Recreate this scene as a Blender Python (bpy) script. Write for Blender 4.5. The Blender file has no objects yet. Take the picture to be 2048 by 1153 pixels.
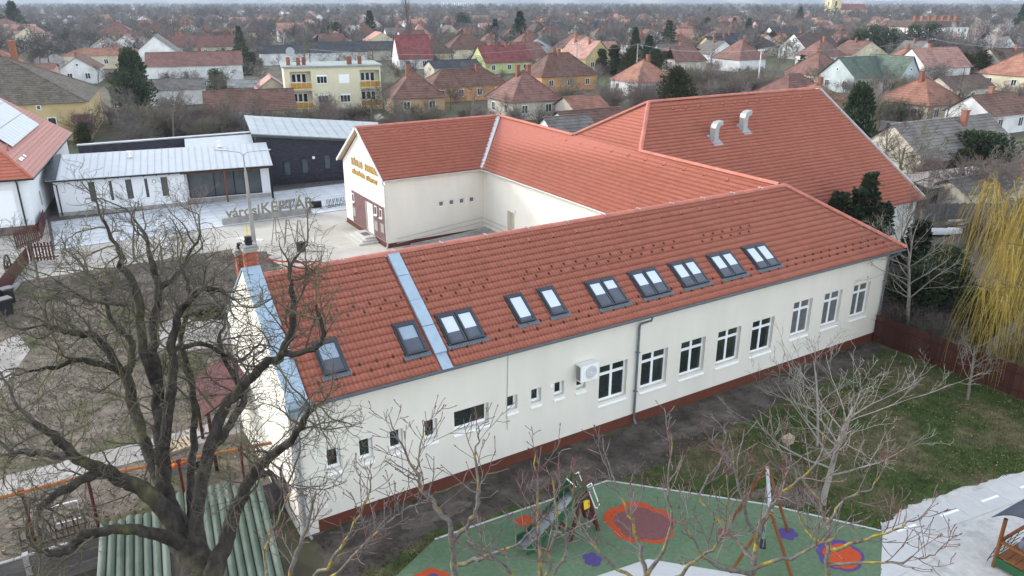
import bpy, bmesh, math, random
import numpy as np
from mathutils import Vector, Matrix

# ------------------------------------------------------------------ camera, sky, sun, exposure
S = bpy.context.scene
COL = S.collection
R = math.radians
FPX, PITCH, HEAD, HCAM = 1532.2, R(20.5), R(58.55), 17.0      # focal length (2048 px wide), pitch, heading, height
cam = bpy.data.cameras.new('camera'); camo = bpy.data.objects.new('camera', cam); COL.objects.link(camo)
cam.sensor_width = 36.0; cam.lens = 36.0 * FPX / 2048.0
cam.clip_start = 0.1; cam.clip_end = 12000
camo.location = (0, 0, HCAM); camo.rotation_euler = (R(90) - PITCH, 0, HEAD - R(90))
S.camera = camo
SUN = Vector((-0.56, 0.80, 0.37)).normalized()                # towards the sun
elev = math.asin(SUN.z); azim = math.atan2(SUN.x, SUN.y)
w = bpy.data.worlds.new('World'); S.world = w; w.use_nodes = True
nt = w.node_tree; nt.nodes.clear()
sky = nt.nodes.new('ShaderNodeTexSky'); sky.sky_type = 'NISHITA'; sky.sun_disc = False
sky.sun_elevation = elev; sky.sun_rotation = azim; sky.air_density = 1.0; sky.dust_density = 0.8; sky.ozone_density = 1.0
hs = nt.nodes.new('ShaderNodeHueSaturation'); hs.inputs['Saturation'].default_value = 0.40     # thin bright cloud: a paler sky
bg = nt.nodes.new('ShaderNodeBackground'); bg.inputs[1].default_value = 0.15
wo = nt.nodes.new('ShaderNodeOutputWorld')
nt.links.new(sky.outputs[0], hs.inputs['Color']); nt.links.new(hs.outputs[0], bg.inputs[0]); nt.links.new(bg.outputs[0], wo.inputs[0])
sl = bpy.data.lights.new('sun', 'SUN'); sl.energy = 0.50; sl.angle = R(4.0); sl.color = (1.0, 0.95, 0.87)
so = bpy.data.objects.new('sun', sl); COL.objects.link(so); so.rotation_euler = (-SUN).to_track_quat('-Z', 'Y').to_euler(); so.location = (0, 0, 60)
S.view_settings.view_transform = 'Standard'; S.view_settings.look = 'None'; S.view_settings.gamma = 1.0
S.view_settings.exposure = 2.05; S.view_settings.use_curve_mapping = False
S.render.engine = 'CYCLES'
cy = S.cycles
cy.use_denoising = True
cy.max_bounces = 6; cy.diffuse_bounces = 3; cy.glossy_bounces = 3; cy.transmission_bounces = 4; cy.volume_bounces = 0; cy.transparent_max_bounces = 8
cy.caustics_reflective = False; cy.caustics_refractive = False
cy.volume_step_rate = 4.0

# ------------------------------------------------------------------ surveying helpers: a sight line from the camera meets a level or a wall plane
_f = np.array([math.cos(PITCH) * math.cos(HEAD), math.cos(PITCH) * math.sin(HEAD), -math.sin(PITCH)])
_r = np.array([math.sin(HEAD), -math.cos(HEAD), 0.0]); _u = np.cross(_r, _f); _C = np.array([0, 0, HCAM])
def at(x, y, z=None, X=None, Y=None, D=None):
    d = _r * (x - 1024) / FPX + _u * (576.5 - y) / FPX + _f
    if z is not None: t = (z - HCAM) / d[2]
    elif X is not None: t = X / d[0]
    elif Y is not None: t = Y / d[1]
    else: t = D
    p = _C + d * t
    return (float(p[0]), float(p[1]), float(p[2]))
def inview(x, y, z, m=60):
    d = np.array([x, y, z]) - _C; k = d @ _f
    if k < 1: return False
    px = 1024 + FPX * (d @ _r) / k; py = 576.5 - FPX * (d @ _u) / k
    return -m < px < 2048 + m and -m < py < 1153 + m
def pix(x, y, z):
    d = np.array([x, y, z]) - _C; k = d @ _f
    return 1024 + FPX * (d @ _r) / k, 576.5 - FPX * (d @ _u) / k

# ------------------------------------------------------------------ object helpers
def tag(o, label=None, cat=None, group=None, kind=None):
    if label: o['label'] = label
    if cat: o['category'] = cat
    if group: o['group'] = group
    if kind: o['kind'] = kind
    return o
def empty(name, loc=(0, 0, 0), rz=0.0, label=None, cat=None, group=None, kind=None):
    o = bpy.data.objects.new(name, None); COL.objects.link(o); o.location = loc; o.rotation_euler = (0, 0, rz)
    o.empty_display_size = 0.2
    return tag(o, label, cat, group, kind)
def rootloc(o):
    while o.parent: o = o.parent
    return np.array(o.location)
def link(name, me, parent=None):
    o = bpy.data.objects.new(name, me); COL.objects.link(o)
    if parent: o.parent = parent
    return o
def copy_tree(o, parent=None):
    c = o.copy(); COL.objects.link(c); c.parent = parent
    for ch in o.children: copy_tree(ch, c)
    return c

class MB:
    """collects faces; build() makes one mesh object of them"""
    def __init__(s): s.v = []; s.f = []; s.m = []
    def poly(s, pts, m=0):
        n = len(s.v); s.v += [tuple(p) for p in pts]; s.f.append(tuple(range(n, n + len(pts)))); s.m.append(m); return s
    def box(s, x0, x1, y0, y1, z0, z1, m=0):
        n = len(s.v); s.v += [(x, y, z) for z in (z0, z1) for x, y in ((x0, y0), (x1, y0), (x1, y1), (x0, y1))]
        for q in ((0, 3, 2, 1), (4, 5, 6, 7), (0, 1, 5, 4), (1, 2, 6, 5), (2, 3, 7, 6), (3, 0, 4, 7)):
            s.f.append(tuple(n + i for i in q)); s.m.append(m)
        return s
    def obox(s, M, hx, hy, hz, m=0):
        n = len(s.v)
        s.v += [tuple(M @ Vector((x, y, z))) for z in (-hz, hz) for x, y in ((-hx, -hy), (hx, -hy), (hx, hy), (-hx, hy))]
        for q in ((0, 3, 2, 1), (4, 5, 6, 7), (0, 1, 5, 4), (1, 2, 6, 5), (2, 3, 7, 6), (3, 0, 4, 7)):
            s.f.append(tuple(n + i for i in q)); s.m.append(m)
        return s
    def bar(s, a, b, wx, wy=None, m=0, up=(0, 0, 1)):
        a = Vector(a); b = Vector(b); d = b - a; L = d.length; d.normalize()
        up = Vector(up)
        if abs(d.dot(up)) > .98: up = Vector((1, 0, 0))
        x = d.cross(up).normalized(); y = x.cross(d).normalized()
        M = Matrix((x, d, y)).transposed().to_4x4(); M.translation = (a + b) / 2
        return s.obox(M, wx / 2, L / 2, (wy or wx) / 2, m)
    def prism(s, pts, z0, z1, m=0):
        n = len(s.v); k = len(pts)
        s.v += [(p[0], p[1], z0) for p in pts] + [(p[0], p[1], z1) for p in pts]
        s.f.append(tuple(n + i for i in reversed(range(k)))); s.m.append(m)
        s.f.append(tuple(n + k + i for i in range(k))); s.m.append(m)
        for i in range(k):
            j = (i + 1) % k; s.f.append((n + i, n + j, n + k + j, n + k + i)); s.m.append(m)
        return s
    def extr(s, pts, d, m=0):
        """closed outline pts (3d) swept by d"""
        n = len(s.v); k = len(pts); d = Vector(d)
        s.v += [tuple(p) for p in pts] + [tuple(Vector(p) + d) for p in pts]
        s.f.append(tuple(n + i for i in range(k))); s.m.append(m)
        s.f.append(tuple(n + k + i for i in reversed(range(k)))); s.m.append(m)
        for i in range(k):
            j = (i + 1) % k; s.f.append((n + i, n + k + i, n + k + j, n + j)); s.m.append(m)
        return s
    def tube(s, pts, rad, k=8, m=0, cap=True):
        P = np.array(pts, float); n = len(P)
        r = np.full(n, rad, float) if np.isscalar(rad) else np.array(rad, float)
        v, f = tube_arrays(P, r, k); o = len(s.v)
        s.v += [tuple(x) for x in v]
        for q in f: s.f.append(tuple(int(o + i) for i in q)); s.m.append(m)
        if cap:
            s.f.append(tuple(o + i for i in reversed(range(k)))); s.m.append(m)
            s.f.append(tuple(o + (n - 1) * k + i for i in range(k))); s.m.append(m)
        return s
    def cyl(s, c, r, z0, z1, k=12, m=0, r2=None):
        return s.tube([(c[0], c[1], z0), (c[0], c[1], z1)], [r, r if r2 is None else r2], k, m)
    def build(s, name, mats, parent=None, smooth=False, local=False, origin=None):
        v = np.array(s.v, float)
        if parent is not None and not local: v = v - rootloc(parent)
        elif origin is not None: v = v - np.array(origin)
        me = bpy.data.meshes.new(name); me.from_pydata(v.tolist(), [], s.f)
        if not isinstance(mats, (list, tuple)): mats = [mats]
        for m in mats: me.materials.append(m)
        if len(mats) > 1: me.polygons.foreach_set('material_index', s.m)
        if smooth: me.polygons.foreach_set('use_smooth', [True] * len(s.f))
        me.update()
        o = link(name, me, parent)
        if origin is not None and parent is None: o.location = origin
        return o

def tube_arrays(P, r, k):
    n = len(P)
    T = np.empty_like(P); T[1:-1] = P[2:] - P[:-2] if n > 2 else 0; T[0] = P[1] - P[0]; T[-1] = P[-1] - P[-2]
    T /= np.linalg.norm(T, axis=1)[:, None] + 1e-12
    ref = np.array([0, 0, 1.0]) if abs(T[:, 2]).mean() < .8 else np.array([1.0, 0, 0])
    A = np.cross(T, ref); A /= np.linalg.norm(A, axis=1)[:, None] + 1e-9
    B = np.cross(T, A)
    an = np.arange(k) * 2 * np.pi / k
    V = P[:, None, :] + r[:, None, None] * (np.cos(an)[None, :, None] * A[:, None, :] + np.sin(an)[None, :, None] * B[:, None, :])
    i = np.arange(n - 1)[:, None] * k; j = np.arange(k)[None, :]; j2 = (j + 1) % k
    F = np.stack([i + j, i + j2, i + k + j2, i + k + j], -1).reshape(-1, 4)
    return V.reshape(-1, 3), F

def np_mesh(name, V, F, mats, mi=None, smooth=False):
    """V (n,3), F (m,k) arrays -> mesh"""
    me = bpy.data.meshes.new(name); V = np.asarray(V, np.float32); F = np.asarray(F, np.int32)
    k = F.shape[1]
    me.vertices.add(len(V)); me.vertices.foreach_set('co', V.ravel())
    me.loops.add(F.size); me.loops.foreach_set('vertex_index', F.ravel())
    me.polygons.add(len(F)); me.polygons.foreach_set('loop_start', np.arange(len(F), dtype=np.int32) * k)
    for m in (mats if isinstance(mats, (list, tuple)) else [mats]): me.materials.append(m)
    if mi is not None: me.polygons.foreach_set('material_index', np.asarray(mi, np.int32))
    if smooth: me.polygons.foreach_set('use_smooth', np.ones(len(F), dtype=bool))
    me.update(calc_edges=True); me.validate()
    return me

# ------------------------------------------------------------------ materials
_mats = {}
def mat(name, col, rough=.85, var=.18, scale=4.0, bump=0.0, metal=0.0, spec=.18, col2=None, c2scale=.6, c2lo=.45, c2hi=.62, island=0.0, objvar=0.0, stretch=(1, 1, 1), bscale=None, coord='Object', emit=None, alpha=None):
    if name in _mats: return _mats[name]
    m = bpy.data.materials.new(name); m.use_nodes = True; _mats[name] = m
    t = m.node_tree; N = t.nodes; L = t.links; b = N['Principled BSDF']
    b.inputs['Roughness'].default_value = rough; b.inputs['Metallic'].default_value = metal
    b.inputs['Specular IOR Level'].default_value = spec
    tc = N.new('ShaderNodeTexCoord'); mp = N.new('ShaderNodeMapping'); mp.inputs['Scale'].default_value = stretch
    L.new(tc.outputs[coord], mp.inputs[0])
    n1 = N.new('ShaderNodeTexNoise'); n1.inputs['Scale'].default_value = scale; n1.inputs['Detail'].default_value = 6; n1.inputs['Roughness'].default_value = .65
    L.new(mp.outputs[0], n1.inputs[0])
    def mix(fac, A, B, blend='MIX'):
        x = N.new('ShaderNodeMix'); x.data_type = 'RGBA'; x.blend_type = blend
        if isinstance(fac, (int, float)): x.inputs[0].default_value = fac
        else: L.new(fac, x.inputs[0])
        for i, q in ((6, A), (7, B)):
            if isinstance(q, tuple): x.inputs[i].default_value = (*q[:3], 1)
            else: L.new(q, x.inputs[i])
        return x.outputs[2]
    rp = N.new('ShaderNodeMapRange'); rp.inputs[1].default_value = .3; rp.inputs[2].default_value = .7
    L.new(n1.outputs[0], rp.inputs[0])
    lo = tuple(c * (1 - var) for c in col); hi = tuple(min(1, c * (1 + var)) for c in col)
    out = mix(rp.outputs[0], lo, hi)
    if col2 is not None:
        n2 = N.new('ShaderNodeTexNoise'); n2.inputs['Scale'].default_value = c2scale; n2.inputs['Detail'].default_value = 7; n2.inputs['Roughness'].default_value = .6
        L.new(mp.outputs[0], n2.inputs[0])
        r2 = N.new('ShaderNodeMapRange'); r2.inputs[1].default_value = c2lo; r2.inputs[2].default_value = c2hi; L.new(n2.outputs[0], r2.inputs[0])
        c2 = mix(rp.outputs[0], tuple(c * (1 - var) for c in col2), tuple(min(1, c * (1 + var)) for c in col2))
        out = mix(r2.outputs[0], out, c2)
    def vary(src, amt):
        nonlocal out
        a = N.new('ShaderNodeMapRange'); a.inputs[3].default_value = 1 - amt; a.inputs[4].default_value = 1 + amt
        L.new(src, a.inputs[0]); h = N.new('ShaderNodeHueSaturation'); L.new(a.outputs[0], h.inputs['Value']); L.new(out, h.inputs['Color']); out = h.outputs[0]
    if island:
        g = N.new('ShaderNodeNewGeometry'); vary(g.outputs['Random Per Island'], island)
    if objvar:
        oi = N.new('ShaderNodeObjectInfo'); vary(oi.outputs['Random'], objvar)
    L.new(out, b.inputs['Base Color'])
    if bump:
        bn = N.new('ShaderNodeTexNoise'); bn.inputs['Scale'].default_value = bscale or scale * 4; bn.inputs['Detail'].default_value = 5
        L.new(mp.outputs[0], bn.inputs[0])
        bp = N.new('ShaderNodeBump'); bp.inputs['Strength'].default_value = min(1, bump * 8); bp.inputs['Distance'].default_value = bump
        L.new(bn.outputs[0], bp.inputs['Height']); L.new(bp.outputs[0], b.inputs['Normal'])
    if emit: b.inputs['Emission Color'].default_value = (*emit, 1); b.inputs['Emission Strength'].default_value = 1
    return m

TILE = mat('clay_red_tile', (.340, .123, .086), .85, .08, 6, .002, island=.06, objvar=.06, spec=.10, col2=(.352, .132, .094), c2scale=.35)
TILE2 = mat('clay_tile_sheet', (.34, .11, .076), .7, .14, 6, .01)
PLASTER = mat('cream_plaster', (.69, .65, .58), .9, .03, 1.5, .002, bscale=60, col2=(.645, .61, .545), c2scale=.5, c2lo=.42, c2hi=.7, stretch=(1, 1, .35))
PLASTERW = mat('white_plaster', (.70, .715, .73), .9, .04, 1.2, .002, bscale=50)
PLINTH = mat('brown_plinth', (.115, .037, .024), .85, .10, 3, .003, bscale=80)
WPVC = mat('white_window_pvc', (.80, .81, .82), .4, .02, 3)
GLASS = mat('dark_window_glass', (.018, .022, .024), .06, .3, .8, spec=.8, col2=(.035, .042, .035), c2scale=.9)
GLASSB = mat('grey_glass_with_curtain', (.13, .135, .14), .12, .25, 3, spec=.6)
ZINC = mat('zinc_sheet', (.36, .46, .54), .42, .10, 2.5, .002, metal=.35, spec=.5)
GUTTER = mat('grey_gutter', (.16, .19, .21), .45, .12, 3, metal=.4)
GUTTERL = mat('pale_gutter', (.52, .53, .52), .45, .1, 3, metal=.2)
DARKFR = mat('dark_grey_frame', (.035, .042, .052), .4, .1, 4, spec=.5)
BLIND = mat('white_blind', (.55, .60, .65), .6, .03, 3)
SKYGL = mat('skylight_glass', (.075, .085, .11), .08, .2, 2, spec=.6)
BRICKRED = mat('red_brick', (.33, .095, .055), .85, .25, 8, .004, objvar=.18)
BRICKPUR = mat('purple_brick', (.155, .085, .085), .75, .18, 8, .003, objvar=.15, island=.2)
MORTAR = mat('grey_mortar', (.40, .38, .35), .95, .1, 8)
CONC = mat('concrete', (.33, .32, .30), .9, .15, 2, .004, col2=(.25, .24, .225))
CONCD = mat('weathered_dark_concrete', (.105, .098, .095), .9, .25, 1.5, .006, col2=(.15, .14, .135), stretch=(1, 1, 4))
WOODBR = mat('brown_stained_wood', (.062, .024, .018), .75, .25, 6, .003, objvar=.25, stretch=(1, 1, .15))
WOODOR = mat('orange_varnished_wood', (.165, .063, .023), .6, .25, 6, .002, stretch=(1, 1, .2))
MAROON = mat('maroon_painted_steel', (.085, .020, .020), .45, .15, 4)
STEEL = mat('galvanised_steel', (.36, .37, .38), .45, .15, 4, metal=.4)
BLACKP = mat('black_plastic', (.02, .02, .022), .5, .2, 4)
WHITEP = mat('white_paint', (.78, .78, .77), .6, .04, 4)
# ------------------------------------------------------------------ ground and paved surfaces
GROUND = mat('town_soil_and_grass', (.105, .088, .066), .95, .3, .35, .02, col2=(.075, .088, .035), c2scale=.03, bscale=3)
LAWN = mat('winter_lawn', (.046, .070, .018), .95, .45, 1.6, .03, col2=(.110, .098, .050), c2scale=.35, c2lo=.44, c2hi=.58, bscale=25)
SOIL = mat('dark_turned_soil', (.068, .057, .049), .95, .45, 1.3, .06, col2=(.115, .097, .081), c2scale=.5, bscale=9)
GARDEN = mat('worn_garden_ground', (.135, .112, .090), .95, .55, 1.4, .06, col2=(.070, .072, .034), c2scale=.3, c2lo=.5, c2hi=.6, bscale=7)
BEIGE = mat('beige_compacted_yard', (.46, .43, .375), .95, .12, .5, .006, col2=(.36, .335, .29), c2scale=.16, bscale=20)
PAVE = mat('grey_paving', (.50, .515, .53), .85, .07, .8, .003, objvar=.08, col2=(.57, .585, .60), c2scale=.2)
PATHM = mat('old_concrete_path', (.34, .32, .295), .95, .15, .9, .006, col2=(.26, .245, .225), c2scale=.5)
ASPH = mat('grey_asphalt', (.16, .155, .15), .9, .15, .5, .004, col2=(.21, .205, .2), c2scale=.1)
RUBBER = mat('green_rubber_surface', (.098, .150, .088), .95, .18, 7, .004, bscale=120, col2=(.120, .175, .105), c2scale=.3)
SAND = mat('pale_sand', (.46, .45, .43), .95, .16, 3.0, .05, bscale=7, col2=(.36, .35, .335), c2scale=1.6, c2lo=.5, c2hi=.66)
SLAB = mat('pale_concrete_slab', (.45, .45, .44), .9, .06, 2, .002, objvar=.06)
ORANGE = mat('orange_rubber', (.40, .065, .022), .95, .1, 9, .003, bscale=120)
PURPLE = mat('purple_rubber', (.075, .055, .18), .95, .1, 9, .003, bscale=120)
BROWNR = mat('brown_red_rubber', (.160, .072, .070), .95, .12, 9, .003, bscale=120)

def struct(name, mb, m, **k):
    o = mb.build(name, m, **k); o['kind'] = 'structure'; return o
def sheet(name, pts, z, m):
    mb = MB(); mb.poly([(p[0], p[1], z) for p in pts]); return struct(name, mb, m)
def ragged(pts, step=.35, amp=.18, seed=1):
    """an outline with an uneven edge, as worn grass has"""
    rng = random.Random(seed); out = []
    for i, a in enumerate(pts):
        b = pts[(i + 1) % len(pts)]; L = math.dist(a, b); n = max(1, int(L / step)); nx, ny = (b[1] - a[1]) / L, -(b[0] - a[0]) / L
        for k in range(n):
            t = k / n; j = rng.uniform(-amp, amp) if k else 0
            out.append((a[0] + (b[0] - a[0]) * t + nx * j, a[1] + (b[1] - a[1]) * t + ny * j))
    return out
G = lambda x, y: at(x, y, z=0)[:2]

mb = MB(); mb.poly([(9000 * math.cos(2 * math.pi * i / 96), 9000 * math.sin(2 * math.pi * i / 96), 0) for i in range(96)]); struct('ground', mb, GROUND)
sheet('lawn', [(5, 4), (35.9, 2), (35.9, 21.8), (5.5, 21.8)], .008, LAWN)
sheet('soil_strip', ragged([(5.3, 18.8), (9.2, 19.9), (14, 19.2), (17.5, 18.9), (22, 19.3), (27, 19.9), (33, 20.3), (35.6, 20.8), (35.7, 21.83), (5.3, 21.83)], .3, .22, 2), .012, SOIL)
# worn patches on the lawn
for k_, (cx_, cy_, rx_, ry_) in enumerate(((14.5, 20.3, 1.6, .35), (21, 20.1, 2.2, .3), (28, 20.9, 1.8, .3), (9.5, 20.6, 1.4, .4))):
    sheet('pale_soil_patch', ragged([(cx_ + rx_ * math.cos(a_), cy_ + ry_ * math.sin(a_)) for a_ in np.linspace(0, 2 * math.pi, 14)[:-1]], .2, .12, 20 + k_), .016, mat('pale_dry_soil', (.125, .105, .088), .95, .4, 2.5, .05, bscale=12))
sheet('worn_lawn_patch', ragged([G(1480, 985), G(1560, 965), G(1640, 975), G(1650, 1010), G(1560, 1020), G(1500, 1008)], .3, .15, 5), .012, GARDEN)
rub = [G(780, 1165), G(870, 1080), G(1215, 963), G(1530, 1010), G(1770, 1065), G(1758, 1180), G(1545, 1160), G(1296, 1119), G(1185, 1156), G(1080, 1200), G(780, 1215)]
sheet('rubber_playground', rub, .020, RUBBER)
kb = MB()
for a, b in zip(rub[1:4], rub[2:5]): kb.bar((*a, .018), (*b, .018), .06, .05)
struct('rubber_edging', kb, SLAB)
sheet('concrete_play_path', [G(1296, 1119), G(1545, 1160), G(1600, 1200), G(1560, 1300), G(1200, 1300), G(1185, 1156)], .016, SLAB)
sand = [G(1765, 1068), G(1800, 1020), G(1900, 985), G(2000, 955), G(2100, 930), G(2300, 1010), G(2300, 1300), G(1758, 1300)]
sheet('sand_area', ragged(sand, .25, .10, 9), .013, SAND)
# slab path with white dashes beside the sand
pa, pb = Vector(G(1790, 1066)), Vector(G(2110, 953)); d = (pb - pa).normalized(); nrm = Vector((-d.y, d.x)); W = 1.05
path = empty('slab_path', (pa.x, pa.y, 0), kind='structure')
L = (pb - pa).length; n = int(L / .95)
for i in range(n):
    a = pa + d * (i * L / n + .006); b = pa + d * ((i + 1) * L / n - .006)
    q = MB(); q.prism([a - nrm * W / 2, b - nrm * W / 2, b + nrm * W / 2, a + nrm * W / 2], .0, .032); q.build('slab', SLAB, path)
    if i % 2 == 0:
        a2 = a + d * .1; b2 = b - d * .05
        q = MB(); q.prism([a2 - nrm * .05, b2 - nrm * .05, b2 + nrm * .05, a2 + nrm * .05], .033, .036); q.build('white_dash', WHITEP, path)
e = MB(); e.prism([pa - nrm * 1.5, pa + d * .0 + nrm * .62, G(1765, 1070), G(1760, 1170)], 0, .030); struct('concrete_apron', e, SLAB)

def blob(c, r, lobes, amp, ph=0.0, sq=1.0, n=72, rot=0.0):
    o = []
    for i in range(n):
        a = 2 * math.pi * i / n; rr = r * (1 + amp * (2 * abs(math.cos(lobes * a / 2 + ph)) ** .7 - 1) + amp * .5 * math.cos(2 * a + ph * 3)); x, y = rr * math.cos(a), rr * math.sin(a) * sq
        o.append((c[0] + x * math.cos(rot) - y * math.sin(rot), c[1] + x * math.sin(rot) + y * math.cos(rot)))
    return o
sheet('orange_rubber_flower', blob(G(1280, 1046), 1.13, 5, .09, .6), .024, ORANGE)
sheet('brown_rubber_flower_centre', blob(G(1285, 1049), .88, 5, .09, .6), .028, BROWNR)
sheet('small_orange_rubber_flower', blob(G(1050, 1043), .30, 5, .13), .024, ORANGE)
sheet('purple_rubber_flower', blob(G(1185, 1120), .29, 5, .15, 1), .024, PURPLE)
sheet('purple_rubber_flower', blob(G(1575, 1069), .31, 5, .15, 2), .024, PURPLE)
sheet('small_brown_rubber_flower', blob(G(1450, 1067), .24, 4, .15), .024, BROWNR)
sheet('purple_rubber_ring', blob(G(1680, 1112), .80, 5, .07, 1.4, .85), .024, PURPLE)
sheet('orange_rubber_blob', blob(G(1683, 1114), .66, 5, .08, 1.4, .8), .028, ORANGE)
sheet('orange_rubber_flower', blob(G(862, 1163), .55, 5, .10, .3), .024, ORANGE)
sheet('purple_rubber_flower', blob(G(866, 1166), .36, 5, .10, .3), .028, PURPLE)

# courtyard and gardens on the left
sheet('garden_ground', [(-16, 23.9), (5.2, 23.9), (5.2, 30), (12.3, 30), (12.4, 51.5), (11, 56.5), (-16, 56.5)], .006, GARDEN)
sheet('courtyard_ground', [(-7, 56.5), (11, 56.5), (12.4, 51.5), (12.4, 30), (28.3, 30), (28.3, 50.6), (20.2, 50.6), (20.2, 59.4), (36, 59.5), (40, 75), (-7, 75)], .010, BEIGE)
sheet('garden_soil_bed', ragged([(6.6, 43), (11.6, 41), (12.2, 45), (11.9, 50), (12.5, 54.5), (6, 56), (-1, 55.2), (-1, 52)], .5, .3, 3), .014, SOIL)
sheet('garden_path', [G(-60, 985), G(0, 955), G(120, 925), G(300, 880), G(430, 845), G(560, 806), G(575, 838), G(430, 880), G(290, 920), G(120, 962), G(-60, 1010)], .014, PATHM)
sheet('garden_path', [G(330, 640), G(480, 600), G(500, 655), G(470, 690), G(350, 705), G(300, 690)], .014, PATHM)
sheet('garden_path', [G(-60, 720), G(35, 668), G(60, 700), G(18, 760), G(-20, 800), G(-60, 880)], .014, PATHM)
# the gallery forecourt: large grey slabs, laid one by one
fc = empty('gallery_forecourt', (12, 66, 0), kind='structure')
slabme = None
def slab_grid(x0, x1, y0, y1, sx, sy, z, keep=lambda x, y: True):
    global slabme
    if slabme is None:
        q = MB(); q.box(-sx / 2 + .012, sx / 2 - .012, -sy / 2 + .012, sy / 2 - .012, -.02, .0); o = q.build('paving_slab', PAVE, fc, local=True)
        slabme = o.data; bpy.data.objects.remove(o)
    nx, ny = int((x1 - x0) / sx), int((y1 - y0) / sy)
    for i in range(nx):
        for j in range(ny):
            x, y = x0 + (i + .5) * sx, y0 + (j + .5) * sy
            if keep(x, y):
                o = link('paving_slab', slabme, fc); o.location = (x - 12, y - 66, z)
sheet('forecourt_bed', [(-.8, 62.9), (26, 62.9), (26, 75.5), (-.8, 75.5)], .016, CONCD)
slab_grid(-.6, 25.8, 62.95, 73.9, 1.2, 1.1, .042, lambda x, y: not (y > 71.4 and x < 17.3) and not (19.9 < x and y < 59.6))
# street far left
sheet('street', [(-9, 100), (-1, 100), (8, 230), (16, 360), (26, 560), (14, 560), (5, 360), (-2, 230)], .010, ASPH)
sheet('pavement', [(-1, 130), (3, 130), (12, 230), (8, 230)], .014, BEIGE)
# ------------------------------------------------------------------ the cultural centre: long front wing, entrance wing, cross wing, hall
B = empty('cultural_centre', (20, 22, 0), label='long cream cultural centre with red tiled roofs around a courtyard', cat='building')
TP = math.tan(R(33.3)); SP, CP = math.sin(R(33.3)), math.cos(R(33.3))
YE, ZE, YRDG, ZRDG = 21.50, 5.12, 25.92, 8.02       # front eave, ridge
XL, XR = 5.35, 36.15                                  # wall ends of the long wing
YW = 21.87

def wall_holes(mb, x0, x1, z0, z1, holes, y, depth=.22, m=0, rm=0):
    """wall face in the plane y (facing -y) with recessed openings"""
    xs = sorted({x0, x1, *[h[0] for h in holes], *[h[1] for h in holes]}); zs = sorted({z0, z1, *[h[2] for h in holes], *[h[3] for h in holes]})
    for a, b in zip(xs, xs[1:]):
        for c, d in zip(zs, zs[1:]):
            if not any(h[0] <= a and b <= h[1] and h[2] <= c and d <= h[3] for h in holes):
                mb.poly([(a, y, c), (b, y, c), (b, y, d), (a, y, d)], m)
    for a, b, c, d in holes:
        k = y + depth
        mb.poly([(a, y, c), (a, y, d), (a, k, d), (a, k, c)], rm); mb.poly([(b, y, d), (b, y, c), (b, k, c), (b, k, d)], rm)
        mb.poly([(a, y, d), (b, y, d), (b, k, d), (a, k, d)], rm); mb.poly([(a, y, c), (a, k, c), (b, k, c), (b, y, c)], rm)
        mb.poly([(a, k, c), (a, k, d), (b, k, d), (b, k, c)], rm)

small = [(x, x + .52, 2.28, 3.08) for x in (6.12, 7.26, 8.38, 9.72)]
wide = [(10.90, 12.36, 2.28, 3.10)]
tiny = [(x, x + .46, 2.48, 3.08) for x in (13.16, 14.24, 15.32, 16.38)]
big = [(x, x + 1.45, 1.55, 3.20) for x in (17.52, 19.74, 21.95, 24.16, 26.36)]
tall = [(x, x + 1.35, 1.80, 3.58) for x in (29.1, 31.35, 33.6)]
hl = small + wide + tiny + big + tall
mb = MB(); wall_holes(mb, XL, XR, .5, 5.02, hl, YW)
mb.poly([(XR, YW, .5), (XR, 59.2, .5), (XR, 59.2, 5.0), (XR, YW, 5.0)])
wf = mb.build('front_wall', PLASTER, B)
mb = MB(); mb.box(XL - .0, XR - .03, YW + .03, 29.9, 0, .5); mb.build('plinth', PLINTH, B)
mb = MB(); mb.poly([(XL, 29.95, 0), (28.4, 29.95, 0), (28.4, 29.95, 5), (XL, 29.95, 5)]); mb.build('courtyard_wall', PLASTER, B)
# left gable wall with a zinc-capped parapet
gp = [(21.888, 0), (29.97, 0), (29.97, 5.3), (25.95, 8.35), (21.888, 5.45)]
mb = MB(); mb.extr([(XL - .30, y, z) for y, z in gp], (.62, 0, 0)); mb.build('gable_wall', PLASTER, B)
mb = MB()
cap = [(21.55, 5.28), (25.95, 8.42), (30.3, 5.28)]
for (ya, za), (yb, zb) in zip(cap, cap[1:]):
    n = 6
    for i in range(n):
        t0, t1 = i / n, (i + 1) / n
        q = [(XL - .33, ya + (yb - ya) * t0, za + (zb - za) * t0), (XL + .30, ya + (yb - ya) * t0, za + (zb - za) * t0),
             (XL + .30, ya + (yb - ya) * t1 - .02, za + (zb - za) * t1 - .01), (XL - .33, ya + (yb - ya) * t1 - .02, za + (zb - za) * t1 - .01)]
        mb.extr(q, (0, 0, .055 + .01 * (i % 2)))
mb.build('parapet_cap', ZINC, B)
mb = MB()
for (ya, za), (yb, zb) in [((21.5, 5.03), (21.5, 5.22))]: mb.box(XL - .36, XL + .38, 21.5, 21.86, 4.78, 5.25)
mb.build('parapet_foot', ZINC, B)

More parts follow.
